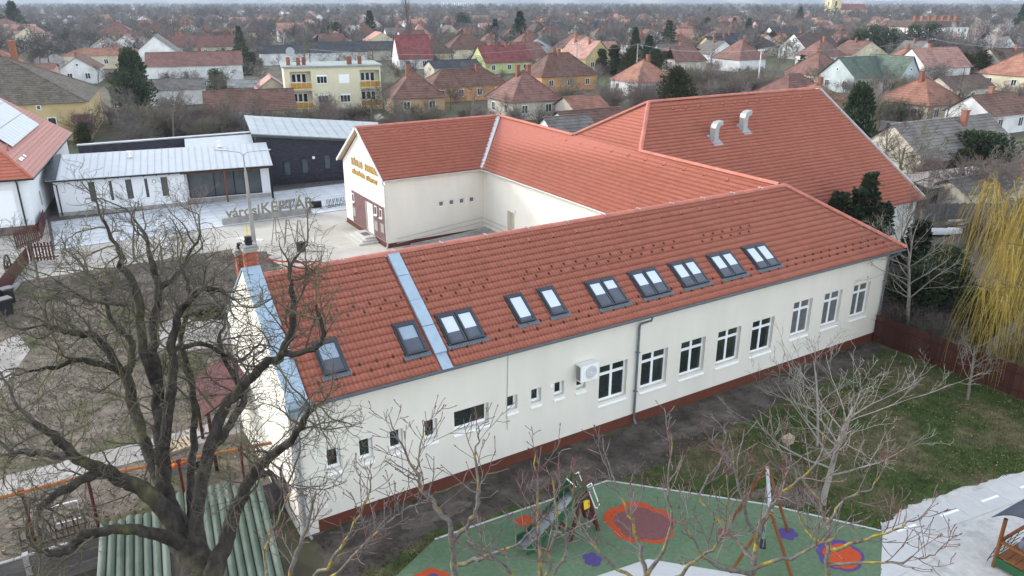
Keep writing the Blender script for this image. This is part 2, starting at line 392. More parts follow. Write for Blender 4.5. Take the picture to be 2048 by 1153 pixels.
# windows
def win_parts(x0, x1, z0, z1, y, parent, style, glass=GLASS):
    wp = MB(); f = .095 if style == 'one' else .08; k = y
    def bars(a, b, c, d):
        wp.box(a, b, k - .04, k + .03, c, d)
    bars(x0, x0 + f, z0, z1); bars(x1 - f, x1, z0, z1); bars(x0 + f, x1 - f, z1 - f, z1); bars(x0 + f, x1 - f, z0, z0 + f)
    panes = []
    if style == 'one': panes = [(x0 + f, x1 - f, z0 + f, z1 - f)]
    else:
        xm = (x0 + x1) / 2; zt = z1 - (z1 - z0) * .27
        bars(xm - .06, xm + .06, z0 + f, z1 - f)
        bars(x0 + f, xm - .06, zt - .06, zt + .06); bars(xm + .06, x1 - f, zt - .06, zt + .06)
        panes = [(x0 + f, xm - .06, z0 + f, zt - .06), (xm + .06, x1 - f, z0 + f, zt - .06), (x0 + f, xm - .06, zt + .06, z1 - f), (xm + .06, x1 - f, zt + .06, z1 - f)]
    fr = wp.build('window', WPVC, parent)
    for a, b, c, d in panes:
        q = MB(); q.box(a, b, k - .012, k + .008, c, d); q.build('pane', glass, fr)
    q = MB()    # sloping sill that stands out of the wall
    q.extr([(x0 - .03, y - .02, z0), (x0 - .03, YW - .06, z0 - .17), (x0 - .03, YW - .06, z0 - .20), (x0 - .03, y - .02, z0 - .03)], (x1 - x0 + .06, 0, 0)); q.build('sill', WHITEP, fr)
for h in small + tiny: win_parts(h[0] + .0, h[1], h[2], h[3], YW + .2, B, 'one')
for h in wide: win_parts(*h, YW + .2, B, 'one')
for h in big: win_parts(*h, YW + .2, B, 'four')
for h in tall: win_parts(*h, YW + .2, B, 'four', GLASSB)

# ---- tiles
TW, TL = .30, .3112
def tile_mesh_arrays(seg=8):
    us = np.linspace(0, TW, seg + 1); wv = .024 * (1 - np.cos(2 * np.pi * 2 * us / TW))
    V = []; F = []
    for s_, lift in ((0.0, .048), (TL + .03, .0)):
        V += [(u, s_, w_ + lift) for u, w_ in zip(us, wv)]
    V += [(u, 0.045, w_ - .006) for u, w_ in zip(us, wv)]
    n = seg + 1
    for i in range(seg):
        F.append((i, i + 1, n + i + 1, n + i)); F.append((2 * n + i, 2 * n + i + 1, i + 1, i))
    return np.array(V), np.array(F)
TV, TF = tile_mesh_arrays()
def tiles_on(name, O, U, Sd, nu, ns, parent, clips=(), skip=None, mats=TILE, stuff=True, u0=0.0):
    """a field of nu x ns tiles; O lower-left corner, U along the eave, Sd up the slope; clips: (point, normal) keep the side the normal leaves"""
    O = np.array(O, float); U = np.array(U, float); Sd = np.array(Sd, float); Nn = np.cross(U, Sd)
    rng = np.random.default_rng(3)
    Vs = []; Fs = []; k = 0
    for j in range(ns):
        for i in range(nu):
            if skip and skip(i, j): continue
            l = TV.copy(); l[:, 2] += rng.uniform(-.0015, .0015)
            Vs.append(O + (l[:, :1] + i * TW + u0) * U + (l[:, 1:2] + j * TL) * Sd + l[:, 2:] * Nn); Fs.append(TF + k); k += len(TV)
    V = np.concatenate(Vs) - rootloc(parent); F = np.concatenate(Fs)
    me = np_mesh(name, V, F, mats)
    if clips:
        bm = bmesh.new(); bm.from_mesh(me)
        for p, n in clips:
            p = Vector(p) - Vector(rootloc(parent))
            bmesh.ops.bisect_plane(bm, geom=bm.verts[:] + bm.edges[:] + bm.faces[:], plane_co=p, plane_no=Vector(n), clear_inner=True)
        bm.to_mesh(me); bm.free()
    me.polygons.foreach_set('use_smooth', np.ones(len(me.polygons), dtype=bool)) if False else None
    o = link(name, me, parent)
    if stuff: o['kind'] = 'stuff'
    return o
# solid deck under the tiles
roof = MB()
XRI = 32.35                                     # where front ridge and cross ridge meet
dk = .03
def deck(pts): roof.poly([(p[0], p[1], p[2] - dk) for p in pts])
deck([(XL, YE, ZE), (36.75, YE, ZE), (XRI, YRDG, ZRDG), (XL, YRDG, ZRDG)])
deck([(XL, 30.34, ZE), (XL, YRDG, ZRDG), (XRI, YRDG, ZRDG), (28.0, 30.34, ZE)])
YA0, YA1, YAR, XA = 50.25, 59.65, 54.95, 19.95        # entrance wing eaves, ridge, gable end
ZA = ZRDG + .18
deck([(XA, YA0, ZE + .02), (28.0, YA0, ZE + .02), (XRI, YAR, ZA), (XA, YAR, ZA)])
deck([(XA, YA1, ZE), (XA, YAR, ZA), (XRI, YAR, ZA), (36.75, YA1, ZE)])
deck([(28.0, YA0, ZE), (28.0, 30.34, ZE), (XRI, YRDG, ZRDG), (XRI, YAR, ZA)])           # cross wing, west
deck([(36.75, YE, ZE), (36.75, YA1, ZE), (XRI, YAR, ZA), (XRI, YRDG, ZRDG)])            # cross wing, east
# hall
XH0, XH1, YHR, ZHR, YHE, ZHE = 36.0, 53.8, 40.9, 10.50, 30.6, 3.62
TH = (ZHR - ZHE) / (YHR - YHE)
deck([(XH0, YHR, ZHR), (XRI, YHR - (XH0 - XRI), ZRDG + .05), (XRI, YHR + (XH0 - XRI), ZRDG + .05)])
deck([(XRI, YHR - (XH0 - XRI), ZHR - TH * (XH0 - XRI)), (XH0, YHR, ZHR), (XH1, YHR, ZHR), (XH1, YHE, ZHE), (36.4, YHE, ZHE)])
deck([(XRI, YHR + (XH0 - XRI), ZRDG), (XH0, YHR, ZHR), (XH1, YHR, ZHR), (XH1, 2 * YHR - YHE, ZHE), (36.4, 2 * YHR - YHE, ZHE)])
roof.build('roof', TILE2, B)
ROOF = B.children[-1]

Uf, Sf = (1, 0, 0), (0, CP, SP)
nrow = 17; ncol = int((36.75 - 5.75) / TW) + 1; X0 = 5.72
hipn = (-(YRDG - YE), -(36.75 - XRI), 0)            # keep the west side of the hip
strip_i = lambda i: 10.32 <= X0 + (i + .5) * TW <= 10.74
single = lambda i, j: i < 30 and j < 10
skipf = lambda i, j: single(i, j) or (strip_i(i))
tiles_on('roof_tiles', (X0, YE, ZE), Uf, Sf, ncol, nrow, ROOF, [((36.75, YE, ZE), hipn)], skipf)
tm = np_mesh('roof_tile', TV, TF, TILE)
Mrot = Matrix(((1, 0, 0), (0, CP, -SP), (0, SP, CP)))
rng = random.Random(5); cnt = 0
for j in range(10):
    for i in range(30):
        if strip_i(i): continue
        o = link('roof_tile', tm, ROOF); cnt += 1
        p = Vector((X0 + i * TW, YE, ZE)) + Mrot @ Vector((0, j * TL, rng.uniform(-.001, .001))) - Vector(B.location)
        o.matrix_local = Matrix.Translation(p) @ Mrot.to_4x4()
# entrance wing front slope
SA = math.hypot(YAR - YA0, ZA - ZE); sa = ((YAR - YA0) / SA, (ZA - ZE) / SA)
tiles_on('roof_tiles', (XA, YA0, ZE + .02), Uf, (0, sa[0], sa[1]), 43, int(SA / TL) + 1, ROOF, [((28.0, YA0, 0), (-(YAR - YA0), (XRI - 28.0), 0)), ((0, YAR - .02, 0), (0, -1, 0))])
# cross wing west slope with the hall's hip above it
sw = (CP, SP)
Wv = ZRDG - ZE
tiles_on('roof_tiles', (28.0, 54.95, ZE), (0, -1, 0), (sw[0], 0, sw[1]), 98, 17, ROOF,
         [((28.0, YA0, 0), ((YAR - YA0), -(XRI - 28.0), 0)), ((28.0, 30.34, 0), (YRDG - 30.34, -(XRI - 28.0), 0)) if False else ((28.0, 30.34, 0), (30.34 - YRDG, XRI - 28.0, 0)), ((XRI - .02, 0, 0), (-1, 0, 0))])
hz0 = ZE + (XRI - 28.0) * SP / CP
tiles_on('roof_tiles', (XRI - .02, 44.75, hz0), (0, -1, 0), (sw[0], 0, sw[1]), 26, 15, ROOF,
         [((XH0, YHR, 0), (-1, -1, 0)), ((XH0, YHR, 0), (-1, 1, 0))])
# hall front slope
SH = math.hypot(YHR - YHE, ZHR - ZHE); sh = ((YHR - YHE) / SH, (ZHR - ZHE) / SH)
tiles_on('roof_tiles', (XRI, YHE, ZHE), Uf, (0, sh[0], sh[1]), int((XH1 - XRI) / TW), int(SH / TL), ROOF,
         [((XH0, YHR, 0), (1, -1, 0)), ((XRI + .05, 0, 0), (1, 0, 0)), ((36.75, 32.6, ZE), (4.4, 4.6, 0))])

# ridge and hip tiles, one by one
rv = []
K = 7
for k_, (yy, sc) in enumerate(((0, 1.0), (.36, .93))):
    for i in range(K):
        a = math.pi * i / (K - 1); rv.append((math.cos(a) * .15 * sc, yy, math.sin(a) * .135 * sc))
rf = [(i, i + 1, K + i + 1, K + i) for i in range(K - 1)]
rv += [(x * .84, 0.0, z * .84) for x, _, z in rv[:K]]
rf += [(2 * K + i, 2 * K + i + 1, i + 1, i) for i in range(K - 1)]
rt = bpy.data.meshes.new('ridge_tile'); rt.from_pydata(rv, [], rf); rt.materials.append(mat('ridge_clay_tile', (.43, .16, .118), .8, .10, 6, .002, objvar=.1))
def ridge(a, b, lift=.045):
    a = Vector(a); b = Vector(b); d = b - a; L = d.length; n = int(L / .335); d.normalize()
    x = d.cross(Vector((0, 0, 1))).normalized(); z = x.cross(d); M = Matrix((x, d, z)).transposed().to_4x4()
    for i in range(n):
        o = link('ridge_tile', rt, ROOF)
        o.matrix_local = Matrix.Translation(a + d * (i * L / n) + Vector((0, 0, lift)) - Vector(B.location)) @ M
ridge((XRI, YRDG, ZRDG), (5.75, YRDG, ZRDG)); ridge((36.8, YE - .02, ZE + .03), (XRI, YRDG, ZRDG + .03))
ridge((XRI, YAR, ZA), (XA, YAR, ZA)); ridge((XRI, YRDG + .3, ZRDG), (XRI, YHR - (XH0 - XRI), ZRDG + .03)); ridge((XRI, YHR + (XH0 - XRI), ZRDG + .03), (XRI, YAR, ZA))
ridge((XRI, YHR - (XH0 - XRI), ZRDG + .03), (XH0, YHR, ZHR)); ridge((XRI, YHR + (XH0 - XRI), ZRDG + .03), (XH0, YHR, ZHR)); ridge((XH1, YHR, ZHR), (XH0, YHR, ZHR))
# white ridge clips, vent tiles, snow guards
for x in np.arange(6.6, 32, 2.0): q = MB(); q.box(x - .012, x + .012, YRDG - .15, YRDG + .15, ZRDG + .06, ZRDG + .19); q.build('ridge_clip', STEEL, ROOF)
vt = MB(); vt.extr([(-.085, 0, 0), (-.05, 0, .085), (.05, 0, .085), (.085, 0, 0)], (0, .24, -.03)); vt.m[0] = 1; vtm = vt.build('vent_tile', [TILE, mat('dark_vent_mouth', (.03, .012, .01), .9)], ROOF, local=True)
vme = vtm.data; bpy.data.objects.remove(vtm)
def onroof(name, me, O, Sd, u, s_, U=(1, 0, 0), lift=.035):
    U = Vector(U); Sd = Vector(Sd); Nn = U.cross(Sd); M = Matrix((U, Sd, Nn)).transposed().to_4x4()
    o = link(name, me, ROOF); o.matrix_local = Matrix.Translation(Vector(O) + U * u + Sd * s_ + Nn * lift - Vector(B.location)) @ M
for k in range(20): onroof('vent_tile', vme, (X0, YE, ZE), (0, CP, SP), .75 + k * 1.2 + (0 if k < 3 else .3), 4.68)
for k in range(8): onroof('vent_tile', vme, (XA, YA0, ZE), (0, sa[0], sa[1]), 1.1 + k * 1.05, SA - .75)
for k in range(12): onroof('vent_tile', vme, (XRI, YHE, ZHE), (0, sh[0], sh[1]), 5.2 + k * 1.2, SH - .95)
for k in range(14): onroof('vent_tile', vme, (28.0, 52.5, ZE), (sw[0], 0, sw[1]), 1.0 + k * 1.7, 4.62, (0, -1, 0))
gm = MB(); gm.box(-.022, .022, -.05, .05, 0, .062); go = gm.build('snow_guard', mat('dark_brown_metal', (.085, .035, .028), .6), ROOF, local=True); gme = go.data; bpy.data.objects.remove(go)
for r_ in range(4):
    s_ = (.62, .93, 2.95, 3.26)[r_]
    for k in range(50):
        u = .45 + k * .6 + (.3 if r_ % 2 else 0)
        if r_ >= 2 and (u > 22.5 or 8.2 < u % 9.4 < 9.4): continue
        if 4.5 < u < 5.1 or u + s_ * .8 > 30.6: continue
        onroof('snow_guard', gme, (X0, YE, ZE), (0, CP, SP), u, s_, lift=.05)
# zinc strip over the fire wall
q = MB()
def rp(x, s_, l=0): return (x, YE + s_ * CP - l * SP, ZE + s_ * SP + l * CP)
for i in range(4):
    a, b = .62 + i * 1.18, .62 + (i + 1) * 1.18 - .02
    q.extr([rp(10.30, a, .02), rp(10.76, a, .02), rp(10.76, b, .02), rp(10.30, b, .02)], Vector(rp(0, 0, .12 + .012 * (i % 2))) - Vector(rp(0, 0, 0)))
q.extr([rp(10.34, -.03, .0), rp(10.74, -.03, .0), rp(10.74, .62, .0), rp(10.34, .62, .0)], Vector(rp(0, 0, .035)) - Vector(rp(0, 0, 0)))
q.build('fire_wall_flashing', ZINC, ROOF)
# skylights
SKYREFL = mat('painted_sky_reflection', (.27, .33, .40), .4, .08, 3)  # sky reflection painted as a pale panel on the first two skylights
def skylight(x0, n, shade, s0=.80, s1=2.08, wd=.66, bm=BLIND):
    W_ = n * wd + (n - 1) * .04
    q = MB()
    def rb(a, b, c, d, l0, l1, m=0): q.extr([rp(a, c, l0), rp(b, c, l0), rp(b, d, l0), rp(a, d, l0)], Vector(rp(0, 0, l1)) - Vector(rp(0, 0, l0)), m)
    f = .075
    for k in range(n):
        a = x0 + k * (wd + .04); b = a + wd
        rb(a, a + f, s0, s1, .0, .17); rb(b - f, b, s0, s1, .0, .17); rb(a + f, b - f, s0, s0 + f, 0, .17); rb(a + f, b - f, s1 - f * 1.4, s1, 0, .18)
    rb(x0 - .06, x0, s0 - .02, s1 + .04, .0, .12); rb(x0 + W_, x0 + W_ + .06, s0 - .02, s1 + .04, .0, .12); rb(x0 - .06, x0 + W_ + .06, s1, s1 + .08, .0, .13)
    fr = q.build('skylight', DARKFR, ROOF)
    for k in range(n):
        a = x0 + k * (wd + .04) + f; b = a + wd - 2 * f; c, d = s0 + f, s1 - f * 1.4
        q = MB(); q.extr([rp(a, c, .13), rp(b, c, .13), rp(b, d, .13), rp(a, d, .13)], Vector(rp(0, 0, .012)) - Vector(rp(0, 0, 0))); q.build('pane', SKYGL, fr)
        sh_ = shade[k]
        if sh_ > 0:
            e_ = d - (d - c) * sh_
            q = MB(); q.extr([rp(a + .015, e_, .143), rp(b - .015, e_, .143), rp(b - .015, d - .02, .143), rp(a + .015, d - .02, .143)], Vector(rp(0, 0, .003)) - Vector(rp(0, 0, 0))); q.build('blind_or_painted_reflection', bm, fr)  # roller blind on most skylights, painted sky reflection on the first two
    q = MB()
    for i in range(int((W_ + .3) / .05)):
        x = x0 - .15 + i * .05
        q.extr([rp(x, s0 - .18, .10), rp(x + .042, s0 - .18, .10), rp(x + .042, s0 - .02, .09), rp(x, s0 - .02, .09)], Vector(rp(0, 0, .012 + .014 * (i % 2))) - Vector(rp(0, 0, 0)))
    q.build('flashing_apron', GUTTER, fr)
skylight(6.46, 1, [.55], .80, 2.08, .74, SKYREFL); skylight(9.34, 1, [.50], .80, 2.08, .74, SKYREFL); skylight(11.0, 2, [.62, .60])
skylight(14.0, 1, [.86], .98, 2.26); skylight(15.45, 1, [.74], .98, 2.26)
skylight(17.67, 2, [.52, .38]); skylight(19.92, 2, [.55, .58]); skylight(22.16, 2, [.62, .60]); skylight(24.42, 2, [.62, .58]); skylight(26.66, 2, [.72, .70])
# gutters and downpipes
q = MB()
def gutter(q, a, b, rr=.075):
    a = Vector(a); b = Vector(b); d = b - a; x = d.normalized().cross(Vector((0, 0, 1)))
    n = 6; pr = [(math.cos(math.pi * (1 + i / n)) * rr, math.sin(math.pi * (1 + i / n)) * rr) for i in range(n + 1)]
    pr2 = [(c * .86, s_ * .86) for c, s_ in reversed(pr)]
    q.extr([a + x * c + Vector((0, 0, s_)) for c, s_ in pr + pr2], d)
gutter(q, (5.0, YE - .06, ZE - .01), (36.85, YE - .06, ZE - .01)); q.build('gutter', GUTTER, B, smooth=False)
q = MB(); gutter(q, (XA, YA0 - .06, ZE), (28.05, YA0 - .06, ZE)); gutter(q, (27.94, YA0, ZE), (27.94, 30.3, ZE)); q.build('gutter', GUTTERL, B)
def downpipe(pts, m, r_=.05):
    q = MB(); q.tube(pts, r_, 8)
    for z in (1.6, 3.4): q.box(pts[-2][0] - .075, pts[-2][0] + .075, pts[-2][1] - .075, pts[-2][1] + .075, z, z + .04)
    q.build('downpipe', m, B)
downpipe([(19.75, 21.42, 5.05), (19.75, 21.45, 4.9), (19.42, 21.72, 4.72), (19.42, 21.78, 4.55), (19.42, 21.78, .3), (19.42, 21.62, .12)], GUTTER)
downpipe([(36.3, 21.42, 5.05), (36.25, 21.5, 4.9), (36.02, 21.74, 4.7), (36.02, 21.78, 4.5), (36.02, 21.78, .3), (36.02, 21.6, .12)], GUTTER)
downpipe([(5.1, 21.42, 5.02), (5.12, 21.5, 4.9), (5.22, 21.74, 4.7), (5.22, 21.78, 4.5), (5.22, 21.78, .3), (5.3, 21.5, .12)], STEEL)
downpipe([(20.0, 50.2, 5.05), (20.0, 50.3, 4.9), (20.24, 50.45, 4.65), (20.24, 50.55, 4.5), (20.24, 50.58, .2), (20.1, 50.5, .05)], GUTTERL)
# lightning-conductor cable on the front wall
q = MB(); q.tube([(13.2, 21.45, 5.2), (13.18, 21.83, 4.95), (13.16, 21.84, 3.5), (13.13, 21.84, 2.6), (13.15, 21.84, 1.7)], .008, 5)
q.tube([(13.16, 21.84, 4.95), (13.5, 21.8, 4.88), (13.7, 21.7, 5.0)], .008, 5); q.build('lightning_cable', GUTTER, B)
# chimneys on the left gable
BRK = MB(); BRK.box(-.115, .115, -.055, .055, -.032, .032); bo = BRK.build('brick', BRICKRED, B, local=True); brme = bo.data; bpy.data.objects.remove(bo)
def chimney(cx, cy, z0, z1, a, b, pots, cap=True):
    c = MB(); c.box(cx - a + .01, cx + a - .01, cy - b + .01, cy + b - .01, z0, z1); co = c.build('chimney', MORTAR, B)
    rows = int((z1 - z0) / .075)
    for k in range(rows):
        z = z0 + (k + .5) * .075; off = .06 if k % 2 else -.06
        for face in range(2):
            L2 = a if face == 0 else b
            n = max(1, round(2 * L2 / .24)); st = 2 * L2 / n
            for i in range(n):
                o = link('brick', brme, co); t = -L2 + (i + .5) * st + (off * .5)
                sc = st / .245
                if face == 0: o.location = (cx + t - 20, cy - b + .04 - 22, z); o.scale = (sc, 1, 1)
                else: o.location = (cx - a + .04 - 20, cy + t - 22, z); o.rotation_euler = (0, 0, R(90)); o.scale = (sc, 1, 1)
    c = MB(); c.box(cx - a - .05, cx + a + .05, cy - b - .05, cy + b + .05, z1, z1 + .09); c.box(cx - a - .02, cx + a + .02, cy - b - .02, cy + b + .02, z1 + .11, z1 + .16); c.build('chimney_cap', CONC, co)
    for px_, r_, h_ in pots:
        c = MB(); c.cyl((cx + px_, cy), r_, z1 + .16, z1 + .16 + h_, 14); c.cyl((cx + px_, cy), r_ * 1.25, z1 + .16 + h_ * .35, z1 + .16 + h_ * .5, 14); c.build('chimney_pot', BLACKP, co)
    return co
chimney(5.42, 26.2, 7.9, 9.02, .215, .19, [(0, .12, .30)])
chimney(5.22, 26.75, 7.9, 8.75, .17, .17, [(0, .09, .22)])
q = MB(); q.cyl((5.42, 26.2), .015, 9.4, 9.9, 6); q.box(5.40, 5.44, 26.0, 26.3, 9.55, 9.60); q.build('yellow_cowl', mat('yellow_plastic', (.55, .45, .03), .5), B)
# air conditioner
ac = MB(); ac.box(16.30, 17.16, 21.49, 21.83, 2.98, 3.68); aco = ac.build('air_conditioner', WHITEP, B)
q = MB(); q.tube([(16.80, 21.485, 3.33), (16.80, 21.47, 3.33)], .27, 24); q.build('fan_grille', mat('grey_fan_plastic', (.42, .43, .44), .5), aco)
q = MB()
for k in range(5): q.tube([(16.80 + .05 * k * 0, 21.468 - .002 * k, 3.33), (16.80, 21.466 - .002 * k, 3.33)], .25 - .045 * k, 24, k % 2)
q.build('fan_rings', [mat('pale_fan_plastic', (.6, .61, .62), .5), mat('grey_fan_plastic', (.42, .43, .44), .5)], aco)
q = MB()
for i in range(5):
    for j in range(7): q.box(16.285, 16.299, 21.53 + i * .055, 21.565 + i * .055, 3.05 + j * .085, 3.10 + j * .085)
q.build('side_vents', BLACKP, aco)
q = MB(); q.box(16.4, 16.44, 21.5, 21.86, 2.92, 2.97); q.box(17.0, 17.04, 21.5, 21.86, 2.92, 2.97); q.box(17.12, 17.24, 21.62, 21.85, 3.02, 3.22); q.build('bracket', WHITEP, aco)
for x, z in ((15.1, 2.95), (5.75, 2.9), (5.9, .9)):
    q = MB(); q.box(x, x + .14, 21.845, 21.868, z, z + .14); q.build('wall_vent', WHITEP, B)

# entrance wing walls (gable faces west)
mb = MB()
mb.poly([(20.33, 50.65, .35), (20.33, 59.27, .35), (20.33, 59.27, 5.1), (20.33, 54.96, 8.05), (20.33, 50.65, 5.1)][::-1])
wall_holes(mb, 20.33, 28.4, .35, 5.05, [(24.55 + k * .87, 24.55 + k * .87 + .42, 2.55, 2.98) for k in range(4)], 50.65, .12)
mb.build('entrance_wing_wall', PLASTER, B)
for k in range(4):
    x = 24.55 + k * .87
    q = MB(); q.box(x, x + .42, 50.72, 50.76, 2.55, 2.98); wo_ = q.build('small_window', WPVC, B)
    q = MB(); q.box(x + .06, x + .36, 50.70, 50.719, 2.62, 2.92); q.build('pane', GLASSB, wo_)
mb = MB(); mb.poly([(20.31, 50.6, 0), (20.31, 59.3, 0), (20.31, 59.3, .36), (20.31, 50.6, .36)][::-1]); mb.poly([(20.3, 50.62, 0), (28.4, 50.62, 0), (28.4, 50.62, .36), (20.3, 50.62, .36)]); mb.build('plinth', PLINTH, B)
# cross wing west wall with a doorway
xs = 28.4
mb = MB()
def wx(y0, y1, z0, z1, x=xs, m=0): mb.poly([(x, y1, z0), (x, y0, z0), (x, y0, z1), (x, y1, z1)], m)
wx(47.1, 50.65, 0, 5.1); wx(46.1, 47.1, 2.55, 5.1); wx(29.9, 46.1, 0, 5.1)
mb.poly([(xs, 47.1, 0), (xs + .35, 47.1, 0), (xs + .35, 47.1, 2.55), (xs, 47.1, 2.55)]); mb.poly([(xs, 46.1, 0), (xs, 46.1, 2.55), (xs + .35, 46.1, 2.55), (xs + .35, 46.1, 0)])
mb.poly([(xs, 47.1, 2.55), (xs + .35, 47.1, 2.55), (xs + .35, 46.1, 2.55), (xs, 46.1, 2.55)])
mb.build('cross_wing_wall', PLASTER, B)
q = MB(); q.box(xs + .30, xs + .36, 46.1, 47.1, .1, 2.55); q.build('courtyard_door', mat('beige_door', (.50, .44, .33), .6), B)
q = MB(); q.cyl((xs - .06, 46.0), .07, 2.62, 2.80, 10); q.build('door_lamp', WHITEP, B)
# valley flashing between entrance wing and cross wing
q = MB(); a = Vector((27.95, YA0 - .02, ZE + .06)); b = Vector((XRI - .1, YAR - .1, ZA + .05)); q.bar(a, b, .34, .05); q.build('valley_flashing', GUTTERL, B)
# verge boards on the gables
q = MB()
for (ya, za), (yb, zb) in (((YA0 - .1, ZE - .04), (YAR, ZA + .06)), ((YA1 + .1, ZE - .04), (YAR, ZA + .06))): q.bar((XA + .02, ya, za), (XA + .02, yb, zb), .05, .20)
q.build('verge_board', GUTTERL, B)
q = MB(); q.poly([(XA, YA0, ZE - .06), (20.33, YA0, ZE - .06), (20.33, YAR, ZA - .08), (XA, YAR, ZA - .08)]); q.poly([(XA, YA1, ZE - .06), (XA, YAR, ZA - .08), (20.33, YAR, ZA - .08), (20.33, YA1, ZE - .06)]); q.build('soffit', mat('pale_wood_soffit', (.52, .40, .27), .7), B)
q = MB(); q.bar((XH1, YHE - .05, ZHE), (XH1, YHR, ZHR + .02), .06, .22); q.bar((XH1, 2 * YHR - YHE, ZHE), (XH1, YHR, ZHR + .02), .06, .22); q.build('verge_flashing', GUTTERL, B)
# hall walls
q = MB(); q.poly([(53.4, 31.0, 0), (53.4, 50.8, 0), (53.4, 50.8, 3.7), (53.4, 40.9, 10.3), (53.4, 31.0, 3.7)]); q.poly([(36.2, 31.0, 0), (53.4, 31.0, 0), (53.4, 31.0, 3.75), (36.2, 31.0, 3.75)])
q.build('hall_wall', mat('grey_plaster', (.50, .49, .46), .9, .08, 1), B)
# brick entrance panel, laid brick by brick
q = MB(); q.box(20.28, 20.335, 51.0, 53.28, .36, 3.0); q.box(20.28, 20.335, 54.55, 57.6, .36, 3.0); q.box(20.28, 20.335, 53.28, 54.55, 2.75, 3.0); pn = q.build('entrance_brick_panel', MORTAR, B)
q = MB()
for k in range(32):
    z = .40 + k * .0815; off = .13 if k % 2 else 0
    y = 51.02 - off
    while y < 57.6:
        a, b = max(y, 51.01), min(y + .245, 57.59)
        if b - a > .05 and not (b > 53.30 and a < 54.53 and z < 2.72): q.box(20.262, 20.28, a, b, z, z + .07)
        y += .26
o = q.build('panel_bricks', BRICKPUR, pn); o['kind'] = 'stuff'
# recessed doorway: brick-lined, white door
q = MB()
for yy in (53.30, 54.53):
    for k in range(29):
        for i in range(4): q.box(20.34 + i * .25 + (.1 if k % 2 else 0), 20.57 + i * .25, yy - .012, yy + .012, .40 + k * .08, .468 + k * .08)
o = q.build('porch_bricks', mat('dark_red_brick', (.10, .025, .022), .8, .2, 8, island=.25), pn); o['kind'] = 'stuff'
q = MB(); q.box(20.2, 21.4, 53.28, 54.55, .2, .36); q.box(21.35, 21.42, 53.28, 54.55, .36, 2.75); q.build('porch', CONC, B)
q = MB(); q.box(20.40, 20.48, 53.33, 53.42, .38, 2.55); q.box(20.40, 21.2, 53.345, 53.40, .38, .46); q.box(20.40, 21.2, 53.345, 53.40, 2.47, 2.55); q.box(21.14, 21.2, 53.33, 53.42, .38, 2.55); dr = q.build('entrance_door', WPVC, B)
q = MB(); q.box(20.48, 21.14, 53.36, 53.385, .46, 2.47); q.build('pane', GLASS, dr)
for y, z in ((57.05, 2.1), (52.35, 2.1), (51.35, 2.1)):
    q = MB(); q.box(20.235, 20.262, y, y + .42, z, z + .68); wo_ = q.build('small_window', WPVC, B)
    q = MB(); q.box(20.225, 20.234, y + .06, y + .36, z + .07, z + .62); q.build('pane', mat('dark_red_pane', (.06, .025, .025), .2, .2, 3, spec=.5), wo_)
    q = MB(); q.box(20.14, 20.235, y - .02, y + .44, z - .05, z); q.build('sill', WHITEP, wo_)
for y, z, hh in ((56.85, .95, .75), (52.3, .85, .8), (51.1, 1.0, .7)):
    q = MB(); q.box(20.235, 20.26, y, y + .62, z, z + hh); pl = q.build('wall_plaque', mat('grey_plaque', (.22, .22, .20), .4, .2, 6), B)
    q = MB()
    for k in range(5): q.box(20.228, 20.234, y + .08, y + .54, z + .1 + k * .12, z + .14 + k * .12)
    q.build('plaque_lines', mat('pale_plaque_letters', (.45, .44, .40), .5), pl)
q = MB(); q.box(20.30, 20.328, 58.35, 58.75, 2.0, 2.6); q.build('wall_vent', WHITEP, B)
# entrance steps
st = empty('entrance_steps', (19.3, 54, 0), label='pale concrete steps in front of the brick entrance', cat='steps')
for k in range(3):
    q = MB(); q.box(18.7 + k * .36, 20.25, 52.3 + k * .28, 55.6 - k * .28, k * .12, (k + 1) * .12 + .0); q.build('step', mat('pale_step_stone', (.50, .48, .44), .85, .06, 3), st)
q = MB(); q.box(19.55, 20.1, 53.45, 54.35, .361, .372); q.build('doormat', mat('grey_mat', (.12, .12, .12), .9), st)
# letters on the gable
def text(name, body, size, M, m, parent, ex=.03, bold=0.0, sx=1.0):
    c = bpy.data.curves.new(name, 'FONT'); c.body = body; c.size = size; c.extrude = ex; c.offset = bold; c.align_x = 'CENTER'
    o0 = bpy.data.objects.new(name, c); COL.objects.link(o0)
    bpy.context.view_layer.update()
    dg = bpy.context.evaluated_depsgraph_get(); me = bpy.data.meshes.new_from_object(o0.evaluated_get(dg)); bpy.data.objects.remove(o0)
    me.materials.clear(); me.materials.append(m); me.transform(Matrix.Diagonal((sx, 1, 1, 1)))
    o = link(name, me, parent); o.matrix_local = Matrix.Translation(-Vector(rootloc(parent)) if parent else Vector()) @ M
    return o
GOLD = mat('gold_letters', (.50, .33, .12), .4, .1, 5, metal=.3)
Mw = Matrix(((0, 0, -1), (-1, 0, 0), (0, 1, 0))).to_4x4()          # text that reads from the west
def Mt(p): return Matrix.Translation(p) @ Mw
for wd_, sz, y_, z_ in (('KÁLLAI', .72, 56.05, 5.15), ('FERENC', .72, 53.05, 5.15), ('MŰVELŐDÉSI', .44, 55.85, 4.45), ('KÖZPONT', .44, 53.1, 4.45)): text('gable_letters', wd_, sz, Mt((20.29, y_, z_)), GOLD, B, .03, .018, 1.0)
